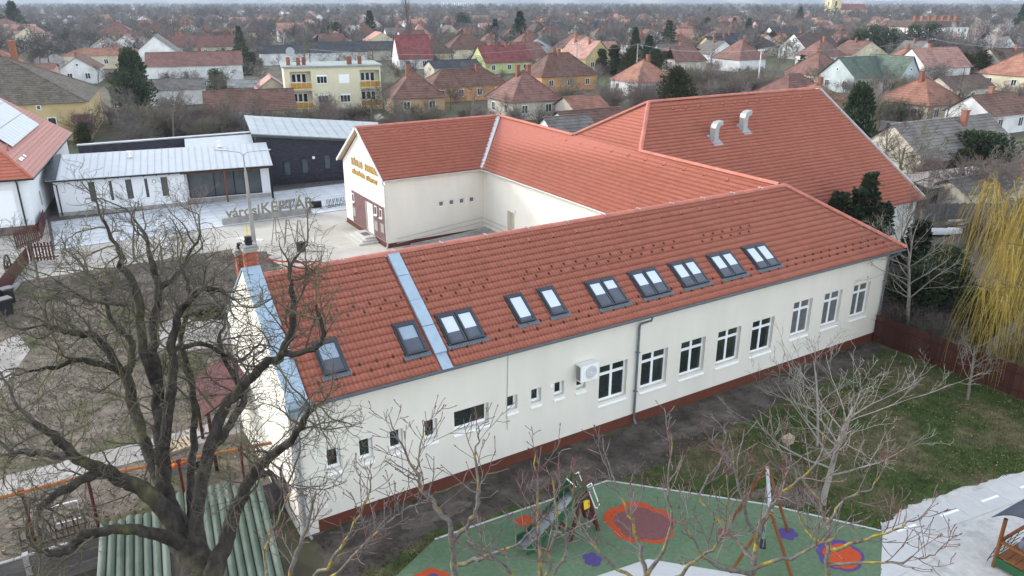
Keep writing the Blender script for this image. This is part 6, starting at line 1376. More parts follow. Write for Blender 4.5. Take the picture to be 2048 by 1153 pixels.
for b in (b1, b2):
    for z in (.6, 3.7):
        q = MB(); q.box(b[0] - .05, b[1] + .05, -.35, -.02, z - .12, z + .02); bo_ = q.build('balcony', FW, fl, local=True)
        n = 4
        for i in range(n): q = MB(); x0 = b[0] + i * (b[1] - b[0]) / n; q.box(x0 + .03, x0 + (b[1] - b[0]) / n - .03, -.34, -.30, z + .1, z + .95); q.build('balcony_panel', OCH, bo_, local=True)
        q = MB(); q.box(b[0], b[1], -.36, -.28, z + .95, z + 1.0); q.build('handrail', WHITEP, bo_, local=True)
        xm_ = (b[0] + b[1]) / 2 - .4
        for i in range(3): q = MB(); q.box(xm_ - 1.0 + i * .8, xm_ - .28 + i * .8, 1.12, 1.19, z + (.1 if i == 2 else .9), z + 2.3); wo_ = q.build('window', WPVC, fl, local=True); q = MB(); q.box(xm_ - .92 + i * .8, xm_ - .36 + i * .8, 1.09, 1.119, z + (1.0 if i < 2 else .9), z + 2.2); q.build('pane', GLASS, wo_, local=True)
for x, shut in ((.38 * FL, 0), (.61 * FL, 1)):
    for z in (2.0, 5.1):
        q = MB(); q.box(x - .85, x + .85, -.04, .03, z - .7, z + .7); wo_ = q.build('window', WPVC, fl, local=True)
        if shut and z > 4: continue
        for i in range(3): q = MB(); q.box(x - .76 + i * .53, x - .30 + i * .53, -.06, -.041, z - .58, z + .45); q.build('pane', GLASS, wo_, local=True)
for t, y in ((.06, 2.5), (.16, 1.4), (.22, 2.5), (.68, 1.2), (.70, 2.4), (.80, 1.6)):
    q = MB(); q.box(t * FL - .3, t * FL + .3, y, y + .6, 7.25, 8.5); q.build('chimney', CHIM, fl, local=True)
q = MB(); c = (.09 * FL, 2.2); q.tube([(c[0], c[1], 7.25), (c[0], c[1], 9.4)], .04, 6); q.tube([(c[0], c[1] - .12, 9.4), (c[0], c[1], 9.4)], [.7, .1], 16); q.build('satellite_dish', mat('grey_dish', (.35, .36, .37), .5), fl, local=True)
footprints.append((fa.x + 8, fa.y + 2, 12))
# ---- dark-roofed three-storey block, upper right
mp_ = Vector(at(1885, 58, z=7.5)); ms = empty('mansard_block', (mp_.x, mp_.y, 0), R(-8), 'three-storey block with dark brown mansard roof and brick chimneys, upper right', 'building')
q = MB(); q.box(-14, 14, 0, 12, 0, 8.2); q.build('wall', WM['white'], ms, local=True)
q = MB(); q.extr([(-14.4, -.5, 8.0), (-14.4, .9, 10.2), (-14.4, 12, 10.2), (-14.4, 12.5, 8.0)], (28.8, 0, 0)); q.build('mansard_roof', RM['umber'], ms, local=True)
for i in range(8):
    for z in (1.6, 4.2, 6.8): add_win(ms, -12.2 + i * 3.5, -.03, z, 'S', 'w')
for i in range(7): q = MB(); x = -11 + i * 3.6; q.box(x - .5, x + .5, 3, 4, 10.2, 12.0); q.build('chimney', CHIM, ms, local=True)
footprints.append((mp_.x, mp_.y, 17))
gs = Vector(at(1893, 66, z=7.0)); q = MB(); q.extr([(0, 0, 0), (4.6, 0, 0), (4.6, 0, 7.2), (0, 0, 7.2)], (0, 5, 0)); o = q.build('blank_grey_house', mat('grey_render_gable', (.20, .205, .21), .9, .1), None); o.location = (gs.x, gs.y, 0); o.rotation_euler = (0, 0, R(-8)); tag(o, 'tall blank grey end wall in front of the mansard block', 'building')
# ---- church
cp = Vector(at(1662, 40, z=0)); ch_ = empty('church', cp, R(-20), 'yellow church with tall tower and red nave roof, upper right', 'church')
YCH = mat('church_yellow', (.60, .47, .22), .9, .08, .3); 
q = MB(); q.box(-5, 5, -5, 5, 0, 34)
q.build('tower', YCH, ch_, local=True)
q = MB()
for z in (9, 20, 33.5): q.box(-5.4, 5.4, -5.4, 5.4, z, z + .7)
for sx in (-1, 1):
    for sy in (-1, 1): q.box(sx * 5 - .6, sx * 5 + .6, sy * 5 - .6, sy * 5 + .6, 0, 33.4)
q.build('tower_trim', WM['cream'], ch_, local=True)
for z in (4, 13, 25):
    for a_, b_ in (((-1.1, 1.1), (-5.08, -5.0)),):
        q = MB(); q.extr([(-1.1, -5.1, z), (1.1, -5.1, z), (1.1, -5.1, z + 3.4), (.7, -5.1, z + 4.2), (0, -5.1, z + 4.6), (-.7, -5.1, z + 4.2), (-1.1, -5.1, z + 3.4)], (0, .09, 0)); q.build('tower_window', GLASS, ch_, local=True)
    q = MB(); q.extr([(-5.1, 1.1, z), (-5.1, -1.1, z), (-5.1, -1.1, z + 3.4), (-5.1, 0, z + 4.6), (-5.1, 1.1, z + 3.4)], (.09, 0, 0)); q.build('tower_window', GLASS, ch_, local=True)
q = MB(); q.extr([(-5.6, -5.6, 34.2), (5.6, -5.6, 34.2), (5.6, 5.6, 34.2), (-5.6, 5.6, 34.2)], (0, 0, .01)); 
for a_, b_ in (((-5.6, -5.6), (5.6, -5.6)), ((5.6, -5.6), (5.6, 5.6)), ((5.6, 5.6), (-5.6, 5.6)), ((-5.6, 5.6), (-5.6, -5.6))): q.poly([(*a_, 34.2), (*b_, 34.2), (0, 0, 45)])
q.build('spire', RM['slate'], ch_, local=True)
q = MB(); q.box(5, 34, -7, 7, 0, 9.5); q.build('nave_wall', YCH, ch_, local=True)
q = MB(); courses(q, (4.5, -7.6, 9.2), (34.5, -7.6, 9.2), (34.5, 0, 14.6), (4.5, 0, 14.6), 8, .05); courses(q, (34.5, 7.6, 9.2), (4.5, 7.6, 9.2), (4.5, 0, 14.6), (34.5, 0, 14.6), 8, .05); q.build('nave_roof', RM['darkred'], ch_, local=True)
for i in range(4): q = MB(); x = 9 + i * 6.5; q.extr([(x - .9, -7.1, 3), (x + .9, -7.1, 3), (x + .9, -7.1, 6.4), (x, -7.1, 7.4), (x - .9, -7.1, 6.4)], (0, .09, 0)); q.build('nave_window', GLASS, ch_, local=True)
footprints.append((cp.x + 12, cp.y, 26))
# ---- far white housing blocks
for i, (x, y, w_, h_, lb) in enumerate(((915, 17, 90, 15, 'long white housing block near the horizon behind the poplar'), (1545, 11, 60, 16, 'grey housing block near the horizon right of centre'), (680, 16, 50, 13, 'grey-white housing block near the horizon, left of centre'))):
    p = Vector(at(x, y, z=0)); e_ = empty('housing_block', p, R(-35), lb, 'building'); q = MB(); q.box(-w_ / 2, w_ / 2, 0, 12, 0, h_); q.build('wall', WM['white'] if i == 0 else WM['grey'], e_, local=True)
    for fl_ in range(4):
        for k in range(int(w_ / 6)): q = MB(); x0 = -w_ / 2 + 2 + k * 6; q.box(x0, x0 + 3, -.1, 0.0, 1.6 + fl_ * h_ / 4.2, 3.4 + fl_ * h_ / 4.2); q.build('window', GLASS, e_, local=True)
    q = MB(); q.box(-w_ / 2 - .3, w_ / 2 + .3, -.3, 12.3, h_, h_ + .5); q.build('roof', CONC, e_, local=True)
    footprints.append((p.x, p.y, w_ * .5))

# ---- prototype houses for the rest of the town, placed along its streets
rng = random.Random(77); protos = []
specs = [('hip', 'x', 'brown', 'cream'), ('hip', 'x', 'redbrown', 'white'), ('gable', 'x', 'umber', 'dirty'), ('gable', 'y', 'redbrown', 'white'), ('hip', 'x', 'grey', 'grey'), ('gable', 'y', 'brown', 'cream'), ('hip', 'x', 'orange', 'cream'), ('gable', 'x', 'slate', 'white'), ('gable', 'y', 'orange', 'peach'), ('hip', 'x', 'umber', 'yellow'), ('half', 'x', 'redbrown', 'dirty'), ('gable', 'x', 'salmon', 'white'), ('gable', 'y', 'grey', 'white'), ('hip', 'x', 'rust', 'cream')]
ADJ = {'brown': 'brown', 'redbrown': 'red-brown', 'umber': 'dark umber', 'grey': 'grey', 'orange': 'orange', 'slate': 'slate', 'salmon': 'salmon', 'rust': 'rust-red'}
sites = []
for k in range(9000):
    dist = 205 + 520 * rng.random() ** .95; az = rng.uniform(-34.5, 34.5); a = HEAD - R(az); x, y = dist * math.cos(a), dist * math.sin(a)
    if len(sites) >= 238: break
    # streets run along the two town directions every 75 m
    ca, sa2 = math.cos(R(-6)), math.sin(R(-6)); u, v = x * ca + y * sa2, -x * sa2 + y * ca
    if not (10 < (v % 72) < 24 or 46 < (v % 72) < 60): continue
    if any((x - fx) ** 2 + (y - fy) ** 2 < (fr + 9) ** 2 for fx, fy, fr in footprints): continue
    if any((x - sx) ** 2 + (y - sy) ** 2 < (14 + dist * .005) ** 2 for sx, sy, *_ in sites): continue
    if -12 < x - (y - 100) * .06 < 12 and y < 600: continue
    sites.append((x, y, dist, az))
for k, (x, y, dist, az) in enumerate(sites):
    i = k % len(specs) if k < len(specs) else rng.randrange(len(specs)); rt_, axs, rc, wc_ = specs[i]
    side = 'left' if az < -13 else ('right' if az > 13 else 'middle'); far = 'far' if dist > 430 else ('mid-distance' if dist > 230 else 'nearer')
    tp = {'hip': 'hip roof', 'gable': 'gable roof', 'half': 'half-hipped roof'}[rt_]
    lab = f"{far} town house with {ADJ[rc]} {tp} and {wc_} walls, {side} part of town"
    rz = R(-6 + rng.uniform(-7, 7) + (90 if rng.random() < .12 else 0)); s_ = rng.uniform(.88, 1.15)
    if k < len(specs):
        w_, d_ = rng.uniform(9.5, 13), rng.uniform(8, 9.5); o = house(lab, (x, y, 0), rz, w_, d_, 3.1, 3.1 + rng.uniform(3.0, 3.9), rt_, axs, rc, wc_, 1, True, False, 'houses across the town', .6, k)
        protos.append(o); footprints.pop()
    else:
        o = copy_tree(protos[i]); o.location = (x, y, 0); o.rotation_euler = (0, 0, rz); o.scale = (s_ * rng.uniform(.9, 1.15), s_, s_ * rng.uniform(.92, 1.08)); o['label'] = lab; o['group'] = 'houses across the town'
    footprints.append((x, y, 7))
# houses too far to tell apart
q = MB(); rng = random.Random(5); cols = ['brown', 'redbrown', 'orange', 'umber', 'salmon', 'grey']
for k in range(330):
    dist = 700 + 1500 * rng.random() ** 1.3; az = rng.uniform(-35, 35); a = HEAD - R(az); x, y = dist * math.cos(a), dist * math.sin(a); th = R(-6 + rng.uniform(-15, 15)); c, s_ = math.cos(th), math.sin(th); w_, d_, h_, r_ = rng.uniform(5, 7), rng.uniform(4, 5), 3.2, rng.uniform(6.2, 7.6)
    def T(u, v, z): return (x + u * c - v * s_, y + u * s_ + v * c, z)
    m_ = rng.randrange(6)
    for aa, bb in (((-w_, -d_), (w_, -d_)), ((w_, -d_), (w_, d_)), ((w_, d_), (-w_, d_)), ((-w_, d_), (-w_, -d_))): q.poly([T(*aa, 0), T(*bb, 0), T(*bb, h_), T(*aa, h_)], 6)
    q.poly([T(-w_, -d_, h_), T(w_, -d_, h_), T(w_ * .6, 0, r_), T(-w_ * .6, 0, r_)], m_); q.poly([T(w_, d_, h_), T(-w_, d_, h_), T(-w_ * .6, 0, r_), T(w_ * .6, 0, r_)], m_); q.poly([T(-w_, d_, h_), T(-w_, -d_, h_), T(-w_ * .6, 0, r_)], m_); q.poly([T(w_, -d_, h_), T(w_, d_, h_), T(w_ * .6, 0, r_)], m_)
o = q.build('distant_houses', [RM[c] for c in cols] + [WM['white']]); tag(o, 'countless tiny houses near the horizon', 'houses', kind='stuff')
# ------------------------------------------------------------------ evergreens and bare trees of the town (tops sighted, real heights)
def top(x, y, h):
    p = at(x, y, z=h) if h < 14.5 and y > 8 else at(x, 74, z=0); return (p[0], p[1], 0)
EVL = [('spruce', 475, 48, 11, .9, 'narrow dark spruce behind the round thujas, left of the flats'), ('fir', 1040, 20, 14, 1.15, 'largest dark conifer in the middle of the town'), ('blue', 990, 35, 11, 1.0, 'dark blue spruce left of the largest conifer'), ('spruce2', 1340, 36, 12, 1.0, 'open-branched spruce left of the pink gabled house'), ('fir', 1300, 68, 9, 1.2, 'dark conifer at the right of the thuja hedge'), ('spruce', 1272, 50, 11, .9, 'dark conifer at the left of the thuja hedge'), ('spruce2', 1500, 33, 11, 1.0, 'spruce above the dark grey pyramid roof'), ('spruce2', 1607, 106, 6.6, 1.1, 'small spruce in front of the orange-brown hip roof'), ('round', 668, 48, 9, .9, 'dark rounded evergreen above the flats'), ('round', 925, 28, 11, .8, 'dark ball-shaped evergreen behind the salmon roofs'), ('spruce', 738, 18, 14, 1.1, 'green conifer above the cream house'), ('fir', -8, -14, 20, 1.2, 'tall dark fir at the upper left edge'), ('fir', 36, -2, 18, 1.3, 'dark fir beside the beige street house'), ('spruce', 1602, 12, 14, 1.3, 'tall dark pine left of the church'), ('thuja2', 1414, 36, 9, 1.0, 'olive conifer in front of the white-gabled house'), ('fir', 2038, -4, 17.5, 1.0, 'tall conifer at the upper right edge'), ('cypress', 255, 96, 10, 1.0, 'big dark cypress beside the mossy roof'), ('thuja2', 1355, 138, 7.5, 1.15, 'olive thuja just behind the hall ridge'), ('thuja', 1205, 100, 6, 1.3, 'leftmost thuja of the hedge right of the yellow gable'), ('thuja', 1232, 92, 7, 1.2, 'second thuja of the hedge right of the yellow gable'), ('thuja2', 1262, 98, 6.5, 1.2, 'third thuja of the hedge right of the yellow gable'), ('thuja2', 1316, 100, 6, 1.2, 'rightmost thuja of the hedge behind the white broken-hip house'), ('thuja', 446, 98, 4.5, .8, 'thin columnar thuja right of the long brown-red roof'), ('round', 430, 140, 4.2, 1.0, 'round olive shrub in front of the pale grey wall'), ('round', 330, 133, 3.6, 1.0, 'round green shrub below the long brown-red roof'), ('juniper', 490, 108, 5, 1.6, 'broad dark evergreen mass right of the long roof'), ('pine', 1722, 58, 9, 1.0, 'first pine of the row left of the mansard block'), ('pine', 1757, 50, 10, 1.0, 'second pine of the row left of the mansard block'), ('pine', 1788, 54, 9.5, .9, 'third pine of the row left of the mansard block'), ('pine', 1828, 48, 10, 1.0, 'fourth pine of the row, touching the mansard block'), ('pine', 1868, 44, 10.5, .9, 'fifth pine of the row in front of the mansard block'), ('thuja2', 1935, 108, 5.5, 1.3, 'left thuja of the hedge below the grey end wall'), ('thuja2', 1962, 104, 6, 1.3, 'middle thuja of the hedge below the grey end wall'), ('thuja2', 1988, 102, 6.2, 1.3, 'right thuja of the hedge below the grey end wall'), ('thuja2', 1830, 104, 5, 1.3, 'olive shrub in front of the orange hip roof, right'), ('spruce', 1470, 33, 10, 1.0, 'dark conifer between the white gable and the pyramid roof'), ('round', 1530, 68, 5.5, 1.1, 'dark shrub right of the pyramid roof'), ('thuja2', 1546, 64, 6, 1.1, 'olive thuja right of the pyramid roof'), ('thuja2', 162, 248, 3.2, 1.0, 'dark conical shrub by the yellow house window'), ('fir', 1420, 12, 13, 1.0, 'small dark fir near the horizon, right of centre'), ('juniper', 1972, 268, 4.5, 1.9, 'broad ivy-covered shrub right of the barn'), ('thuja2', 1935, 300, 3.4, 1.6, 'dark ivy thicket below the barn roof'), ('thuja2', 545, 236, 2.6, 1.6, 'small green shrub right behind the entrance wing ridge')]
for k_, x, y, h, wd, lb in EVL: evergreen(k_, top(x, y, h), h, lb, None, wd)
def bare_tree(proto, loc, h, label, group=None, rz=0, wide=1.0, name='bare_tree'):
    s_ = h / proto[2]; t = tree_thing(name, loc, label, group, rz, (s_ * wide, s_ * wide, s_)); link('trunk' if name != 'bare_shrub' else 'stems', proto[0], t); link('crown', proto[1], t)
    if name == 'bare_shrub': t['category'] = 'shrub'
    return t
bare_tree(BT[3], top(562, 22, 13), 13, 'large round bare tree in the middle of the left part of town', None, .5, 1.15)
bare_tree(POPLAR, at(822, 112, z=0), 23.5, 'tall narrow bare poplar rising out of the frame', None, 0, .8)
bare_tree(BT[4], top(268, 108, 8.5), 8.5, 'whitish bare tree in front of the big dark cypress', None, .4, 1.1)
bare_tree(BT[2], top(330, 168, 7.5), 7.5, 'bushy grey bare tree behind the gallery roof', None, 1.4, 1.1)
bare_tree(BT[3], top(740, 165, 7.0), 7.0, 'spreading bare tree left of the peach house', None, 1.9)
bare_tree(BT[1], top(940, 150, 7.5), 7.5, 'wide bare tree behind the entrance wing ridge', None, .2, 1.25)
bare_tree(BT[0], top(905, 70, 9), 9, 'tall bare tree between the peach and dark red roofs', None, .7)
for i, (x, y) in enumerate(((1918, 38), (1958, 36), (1992, 42), (2016, 34))): bare_tree(BT[4], top(x, y, 12), 12, ('first', 'second', 'third', 'fourth')[i] + ' whitish bare birch from the left beside the mansard block', None, i * 1.3, .8)
bare_tree(BT[1], top(1790, 232, 7), 7, 'bare tree overlapping the left end of the barn roof', None, .9)
bare_tree(BT[0], top(1905, 168, 6.5), 6.5, 'bare tree in front of the cream hip house', None, 2.0)
bare_tree(BT[2], (48.8, 29.0, 0), 6.0, 'bare tree spreading in front of the hall verge', None, .3)
bare_tree(BT[1], (56.5, 31.5, 0), 5.6, 'tangled bare tree beside the hall gable wall', None, 2.3)
bare_tree(BT[3], (62, 38, 0), 7.5, 'large tangled bare tree right of the barn sheds', None, 1.1, 1.2)
bare_tree(BT[0], (55, 27, 0), 5.2, 'bare tree above the white boat', None, 3.0, 1.1)
bare_tree(BT[2], (60, 30, 0), 7.5, 'bare tree at the right edge above the willow', None, .2, 1.2)
# shrubs behind the gallery and round the gardens: rows sighted from the camera, each a shrub of its own
rng = random.Random(12); nsh = 0
def shrub_row(pts, n, h, label, spread=3.0, protos_=(0, 1, 2)):
    global nsh
    for k in range(n):
        t = rng.random() * (len(pts) - 1); i = min(int(t), len(pts) - 2); f = t - i; x = pts[i][0] + (pts[i + 1][0] - pts[i][0]) * f; y = pts[i][1] + (pts[i + 1][1] - pts[i][1]) * f
        hh = h * rng.uniform(.7, 1.2); p = at(x, y, z=hh); p = (p[0] + rng.uniform(-spread, spread), p[1] + rng.uniform(-spread, spread), 0)
        if any((p[0] - fx) ** 2 + (p[1] - fy) ** 2 < (fr * .72) ** 2 for fx, fy, fr in footprints[5:]): continue
        bare_tree(BU[rng.choice(protos_)], p, hh, label, 'bare shrubs', rng.random() * 6, rng.uniform(.9, 1.35), 'bare_shrub'); nsh += 1
shrub_row([(235, 205), (400, 205), (480, 212)], 26, 4.2, 'bare brown shrub in the thicket behind the charcoal wall', 2.5)
shrub_row([(300, 225), (480, 220), (660, 208)], 24, 3.6, 'bare brown shrub in the thicket behind the charcoal wall', 2.0)
shrub_row([(600, 212), (760, 205), (1000, 205)], 22, 3.6, 'bare shrub in the gardens right behind the entrance wing roof', 2.5)
shrub_row([(700, 232), (860, 226), (980, 224)], 14, 3.0, 'bare shrub in the gardens right behind the entrance wing roof', 1.5)
shrub_row([(1180, 170), (1340, 160), (1500, 150)], 34, 4.0, 'bare shrub in the wild gardens left of the hall ridge', 4)
shrub_row([(1340, 135), (1450, 130), (1530, 140)], 26, 4.6, 'bare shrub in the wild gardens left of the hall ridge', 5)
shrub_row([(1640, 175), (1760, 180), (1800, 200)], 18, 4.0, 'bare shrub between the hall verge and the cream hip house', 3)
shrub_row([(1660, 150), (1800, 145), (1960, 150)], 22, 4.2, 'bare shrub in the gardens below the green roofs', 3)
shrub_row([(1860, 290), (1950, 310), (2040, 300)], 14, 3.8, 'bare shrub in the tangle right of the hall', 3, (0, 1))
shrub_row([(1960, 420), (2000, 430), (2045, 400)], 7, 3.0, 'bare shrub between the boat and the willow', 2, (0, 1))
shrub_row([(1800, 560), (1850, 600), (1980, 640)], 12, 2.2, 'low bare shrub behind the plank fence', 1.5, (0, 1))
for k in range(16):
    p = (rng.uniform(37.0, 46), rng.uniform(19.0, 28), 0); bare_tree(BU[rng.choice((0, 1, 2))], p, rng.uniform(1.2, 2.6), 'bare undergrowth shrub behind the plank fence', 'bare shrubs', rng.random() * 6, 1.3, 'bare_shrub')
# trees all over the town
nt_ = 0; k = 0; spots = []
while nt_ < 225 and k < 20000:
    k += 1; dist = 95 + 350 * rng.random() ** .9; az = rng.uniform(-34.5, 34.5); a = HEAD - R(az); x, y = dist * math.cos(a), dist * math.sin(a)
    if any((x - fx) ** 2 + (y - fy) ** 2 < (fr * .8) ** 2 for fx, fy, fr in footprints): continue
    if any((x - sx) ** 2 + (y - sy) ** 2 < 16 for sx, sy in spots): continue
    if -5 < x - (y - 100) * .06 < 5 and y < 600: continue
    spots.append((x, y)); side = 'left' if az < -13 else ('right' if az > 13 else 'middle'); far = 'farther' if dist > 260 else 'nearer'
    h = rng.uniform(3.2, 6.2) if dist < 220 else rng.uniform(4, 8.5)
    bare_tree(BT[rng.choice((0, 0, 1, 1, 2, 3, 3, 4) if dist > 140 else (0, 1, 2, 3))], (x, y, 0), h, f'bare leafless tree in the {far} gardens, {side} part of town', 'bare town trees', rng.random() * 6.28, rng.uniform(.95, 1.35)); nt_ += 1
# woods and garden trees too far to tell apart: one mass
PF = dict(levels=4, seg=[3, 3, 3, 2], wob=[.06, .12, .2, .2], up=[.03, .05, .05, .0], tip=[.4, .4, .5, .6], kids=[12, 6, 4, 0], **{'from': [.2, .2, .1, 0]}, ang=[.8, .7, .8, .7], len=[.62, .55, .55, .5], rr=[.45, .5, .6, .6], rmin=.055)
FARB = mat('far_brown_twigs', (.125, .115, .112), .95, .4, .3, objvar=.35, col2=(.135, .120, .100), c2scale=.1)
ft = bare(51, PF, 6.0, .2, FARB); ft2 = bare(52, dict(PF, ang=[1.0, .8, .8, .7]), 5.5, .22, FARB)
MASSN = {}
def mass(name, proto, n, dmin, dmax, label, hmin, hmax, seed, pw=1.0):
    rng = np.random.default_rng(seed); dist = dmin + (dmax - dmin) * rng.random(n) ** pw; az = np.radians(rng.uniform(-36, 36, n)); a = HEAD - az
    P_ = np.stack([dist * np.cos(a), dist * np.sin(a), np.zeros(n)], 1)
    keep = np.ones(n, bool)
    for fx, fy, fr in footprints: keep &= ((P_[:, 0] - fx) ** 2 + (P_[:, 1] - fy) ** 2) > (fr * .75) ** 2
    P_ = P_[keep]; n = len(P_)
    me = bpy.data.meshes.new(name); me.vertices.add(n); me.vertices.foreach_set('co', P_.astype(np.float32).ravel())
    sc = me.attributes.new('sc', 'FLOAT_VECTOR', 'POINT'); h = rng.uniform(hmin, hmax, n) / proto[2]; wd = h * rng.uniform(1.0, 1.5, n); sc.data.foreach_set('vector', np.stack([wd, wd, h], 1).astype(np.float32).ravel())
    rt_ = me.attributes.new('rt', 'FLOAT_VECTOR', 'POINT'); rt_.data.foreach_set('vector', np.stack([np.zeros(n), np.zeros(n), rng.uniform(0, 6.28, n)], 1).astype(np.float32).ravel())
    me.update(); o = link(name, me); tag(o, label, 'trees', kind='stuff')
    src = bare_tree(proto, (float(P_[0][0]), float(P_[0][1]), 0), hmax * .8, {'garden_trees': 'bare fruit tree beside a nearer town house', 'garden_thickets': 'bare thicket beside a nearer town house', 'far_garden_trees': 'bare tree at the near edge of the far gardens', 'far_woods': 'bare tree at the near edge of the horizon woods'}[name], 'bare town trees')
    cr = [c for c in src.children if c.name.startswith('crown')][0]
    ng = bpy.data.node_groups.new(name, 'GeometryNodeTree'); ng.interface.new_socket('Geometry', in_out='INPUT', socket_type='NodeSocketGeometry'); ng.interface.new_socket('Geometry', in_out='OUTPUT', socket_type='NodeSocketGeometry')
    N = ng.nodes; L = ng.links; gi = N.new('NodeGroupInput'); go_ = N.new('NodeGroupOutput'); oi = N.new('GeometryNodeObjectInfo'); oi.inputs['Object'].default_value = cr; oi.inputs['As Instance'].default_value = True
    ip = N.new('GeometryNodeInstanceOnPoints'); a1_ = N.new('GeometryNodeInputNamedAttribute'); a1_.data_type = 'FLOAT_VECTOR'; a1_.inputs['Name'].default_value = 'sc'; a2_ = N.new('GeometryNodeInputNamedAttribute'); a2_.data_type = 'FLOAT_VECTOR'; a2_.inputs['Name'].default_value = 'rt'
    L.new(gi.outputs[0], ip.inputs['Points']); L.new(oi.outputs['Geometry'], ip.inputs['Instance']); L.new(a1_.outputs[0], ip.inputs['Scale']); L.new(a2_.outputs[0], ip.inputs['Rotation']); L.new(ip.outputs[0], go_.inputs[0])
    md = o.modifiers.new('trees', 'NODES'); md.node_group = ng
mass('garden_trees', BT[0], 150, 100, 330, 'bare fruit trees crowded between the town houses', 3, 6.5, 4)
mass('garden_thickets', BU[0], 260, 90, 330, 'brown bare thickets in the town gardens', 2, 4.5, 5)
mass('far_garden_trees', ft, 2300, 260, 800, 'mass of bare garden trees between the far houses', 5, 10, 1)
mass('far_woods', ft2, 3000, 700, 3800, 'grey-brown bare woods along the horizon', 9, 15, 2, 1.2)

q = MB(); rng = random.Random(3); az = -40.0; prev = None
while az < 40:
    a = HEAD - R(az); h = 33 - az * .30 + 2.0 * math.sin(az * .7) + rng.uniform(-1.6, 2.2); d0 = 4300 + 150 * math.sin(az)
    cur = [(d0 * math.cos(a), d0 * math.sin(a), 0), ((d0 + 30) * math.cos(a), (d0 + 30) * math.sin(a), h), ((d0 + 160) * math.cos(a), (d0 + 160) * math.sin(a), 0)]
    if prev: q.poly([prev[0], cur[0], cur[1], prev[1]]); q.poly([prev[1], cur[1], cur[2], prev[2]])
    prev = cur; az += rng.uniform(.06, .16)
o = q.build('horizon_woods', FARB); tag(o, 'low dark belt of forest on the horizon', 'forest', kind='stuff')
# ------------------------------------------------------------------ poles, wires, cars, yard clutter
def pole(x, y, h, label, m=CONC, arm=True, r0=.16, lean=0.0):
    p = at(x, y, z=0); e_ = empty('utility_pole', p, R(-6), label, 'pole', None); q = MB(); q.tube([(0, 0, 0), (lean, 0, h)], [r0, r0 * .6], 8); q.build('shaft', m, e_, local=True)
    if arm:
        q = MB(); q.box(-.9 + lean, .9 + lean, -.06, .06, h - .35, h - .22); q.build('crossarm', m, e_, local=True)
        for s_ in (-.8, -.3, .3, .8): q = MB(); q.cyl((s_ + lean, 0), .05, h - .22, h - .02, 6); q.build('insulator', WHITEP, e_, local=True)
    return Vector(p) + Vector((0, 0, h - .1))
A_ = pole(1514, 184, 8.2, 'white concrete utility pole right behind the hall ridge', mat('white_concrete', (.55, .55, .54), .9), True)
B_ = pole(1152, 172, 8.8, 'concrete utility pole in front of the orange stepped-roof house', CONC, True)
C_ = pole(1272, 160, 8.0, 'concrete utility pole beside the thuja hedge', CONC, False)
D_ = pole(1852, 158, 9.0, 'brown utility pole in front of the thujas, right', WOODBR, True)
E_ = pole(1782, 110, 8.5, 'utility pole above the green cross wing', CONC, True)
F_ = pole(628, 212, 9.5, 'dark slim mast in front of the flats', WOODBR, False, .09)
G_ = pole(1620, 110, 9, 'utility pole beside the white gable', CONC, True)
H_ = pole(98, 126, 8, 'wooden utility pole on the street, upper left', WOODBR, True)
I_ = pole(1910, 235, 7.5, 'thin dark pole behind the barn roof', WOODBR, False, .08)
J_ = pole(683, 196, 7, 'thin pole right of the middle of the flats', WOODBR, False, .07)
def wire(a, b, label, sag=1.0, n=2):
    q = MB()
    for k in range(n):
        off = Vector((.5 * (k - (n - 1) / 2), .2 * k, 0)); q.tube([tuple(a + (b - a) * t + off - Vector((0, 0, sag * 4 * t * (1 - t)))) for t in np.linspace(0, 1, 12)], .018, 4)
    o = q.build('power_line', mat('pale_wire', (.30, .30, .31), .5), origin=tuple((a + b) / 2)); tag(o, label, 'power line')
wire(B_, C_, 'power line from the orange house pole to the thuja hedge pole'); wire(C_, A_, 'power line from the thuja hedge pole to the white pole'); wire(A_, D_, 'power line from the white pole to the brown pole'); wire(F_, B_, 'long power line in front of the flats and the peach house', 1.5); wire(A_, G_, 'power line from the white pole up to the white gable pole'); wire(D_, Vector(at(2120, 92, z=8)), 'power line leaving at the right edge')
def car(loc, rz, col, label, name='parked_car', suv=0.0):
    e_ = empty(name, loc, rz, label, 'car'); m_ = mat('car_' + label[:12], col, .3, .03, 3, spec=.6)
    prof = [(-2.1, .35), (-2.15, .75), (-2.0, .95 + suv * .1), (-1.15, 1.0 + suv * .1), (1.15, 1.02 + suv * .1), (1.95, .95 + suv * .1), (2.1, .7), (2.1, .35)]
    q = MB(); q.extr([(x, -.86, z) for x, z in prof], (0, 1.72, 0)); q.build('body', m_, e_, local=True)
    q = MB(); q.v = []; b_ = [(-1.35, 1.0), (-.75, 1.45 + suv * .2), (.95, 1.47 + suv * .2), (1.65, 1.02)]
    lo_ = [(x, y) for x, y in b_]
    q.extr([(x, -.78, z + suv * .1) for x, z in lo_], (0, 1.56, 0)); cb = q.build('cabin', GLASS, e_, local=True)
    q = MB(); q.box(-.8, .98, -.74, .74, 1.46 + suv * .3, 1.50 + suv * .3); q.build('roof', m_, e_, local=True)
    for x in (-1.3, 1.3):
        for y in (-.87, .69): q = MB(); q.tube([(x, y, .32), (x, y + .18, .32)], .32, 14); q.build('wheel', BLACKP, e_, local=True)
    for y in (-.6, .6): q = MB(); q.box(-2.17, -2.1, y - .18, y + .18, .66, .8); q.build('headlight', WHITEP, e_, local=True)
    return e_
car(at(692, 240, z=0), R(60), (.012, .014, .02), 'black car parked on the drive below the flats', suv=.6)
car(at(107, 108, z=0), R(75), (.35, .40, .40), 'pale green car parked first on the street, upper left')
car(at(122, 101, z=0), R(75), (.30, .36, .42), 'pale blue car parked behind it on the street, upper left')
tk = empty('white_trailer', at(22, 188, z=0), R(75), 'long white box trailer behind the mossy roof, left edge', 'trailer')
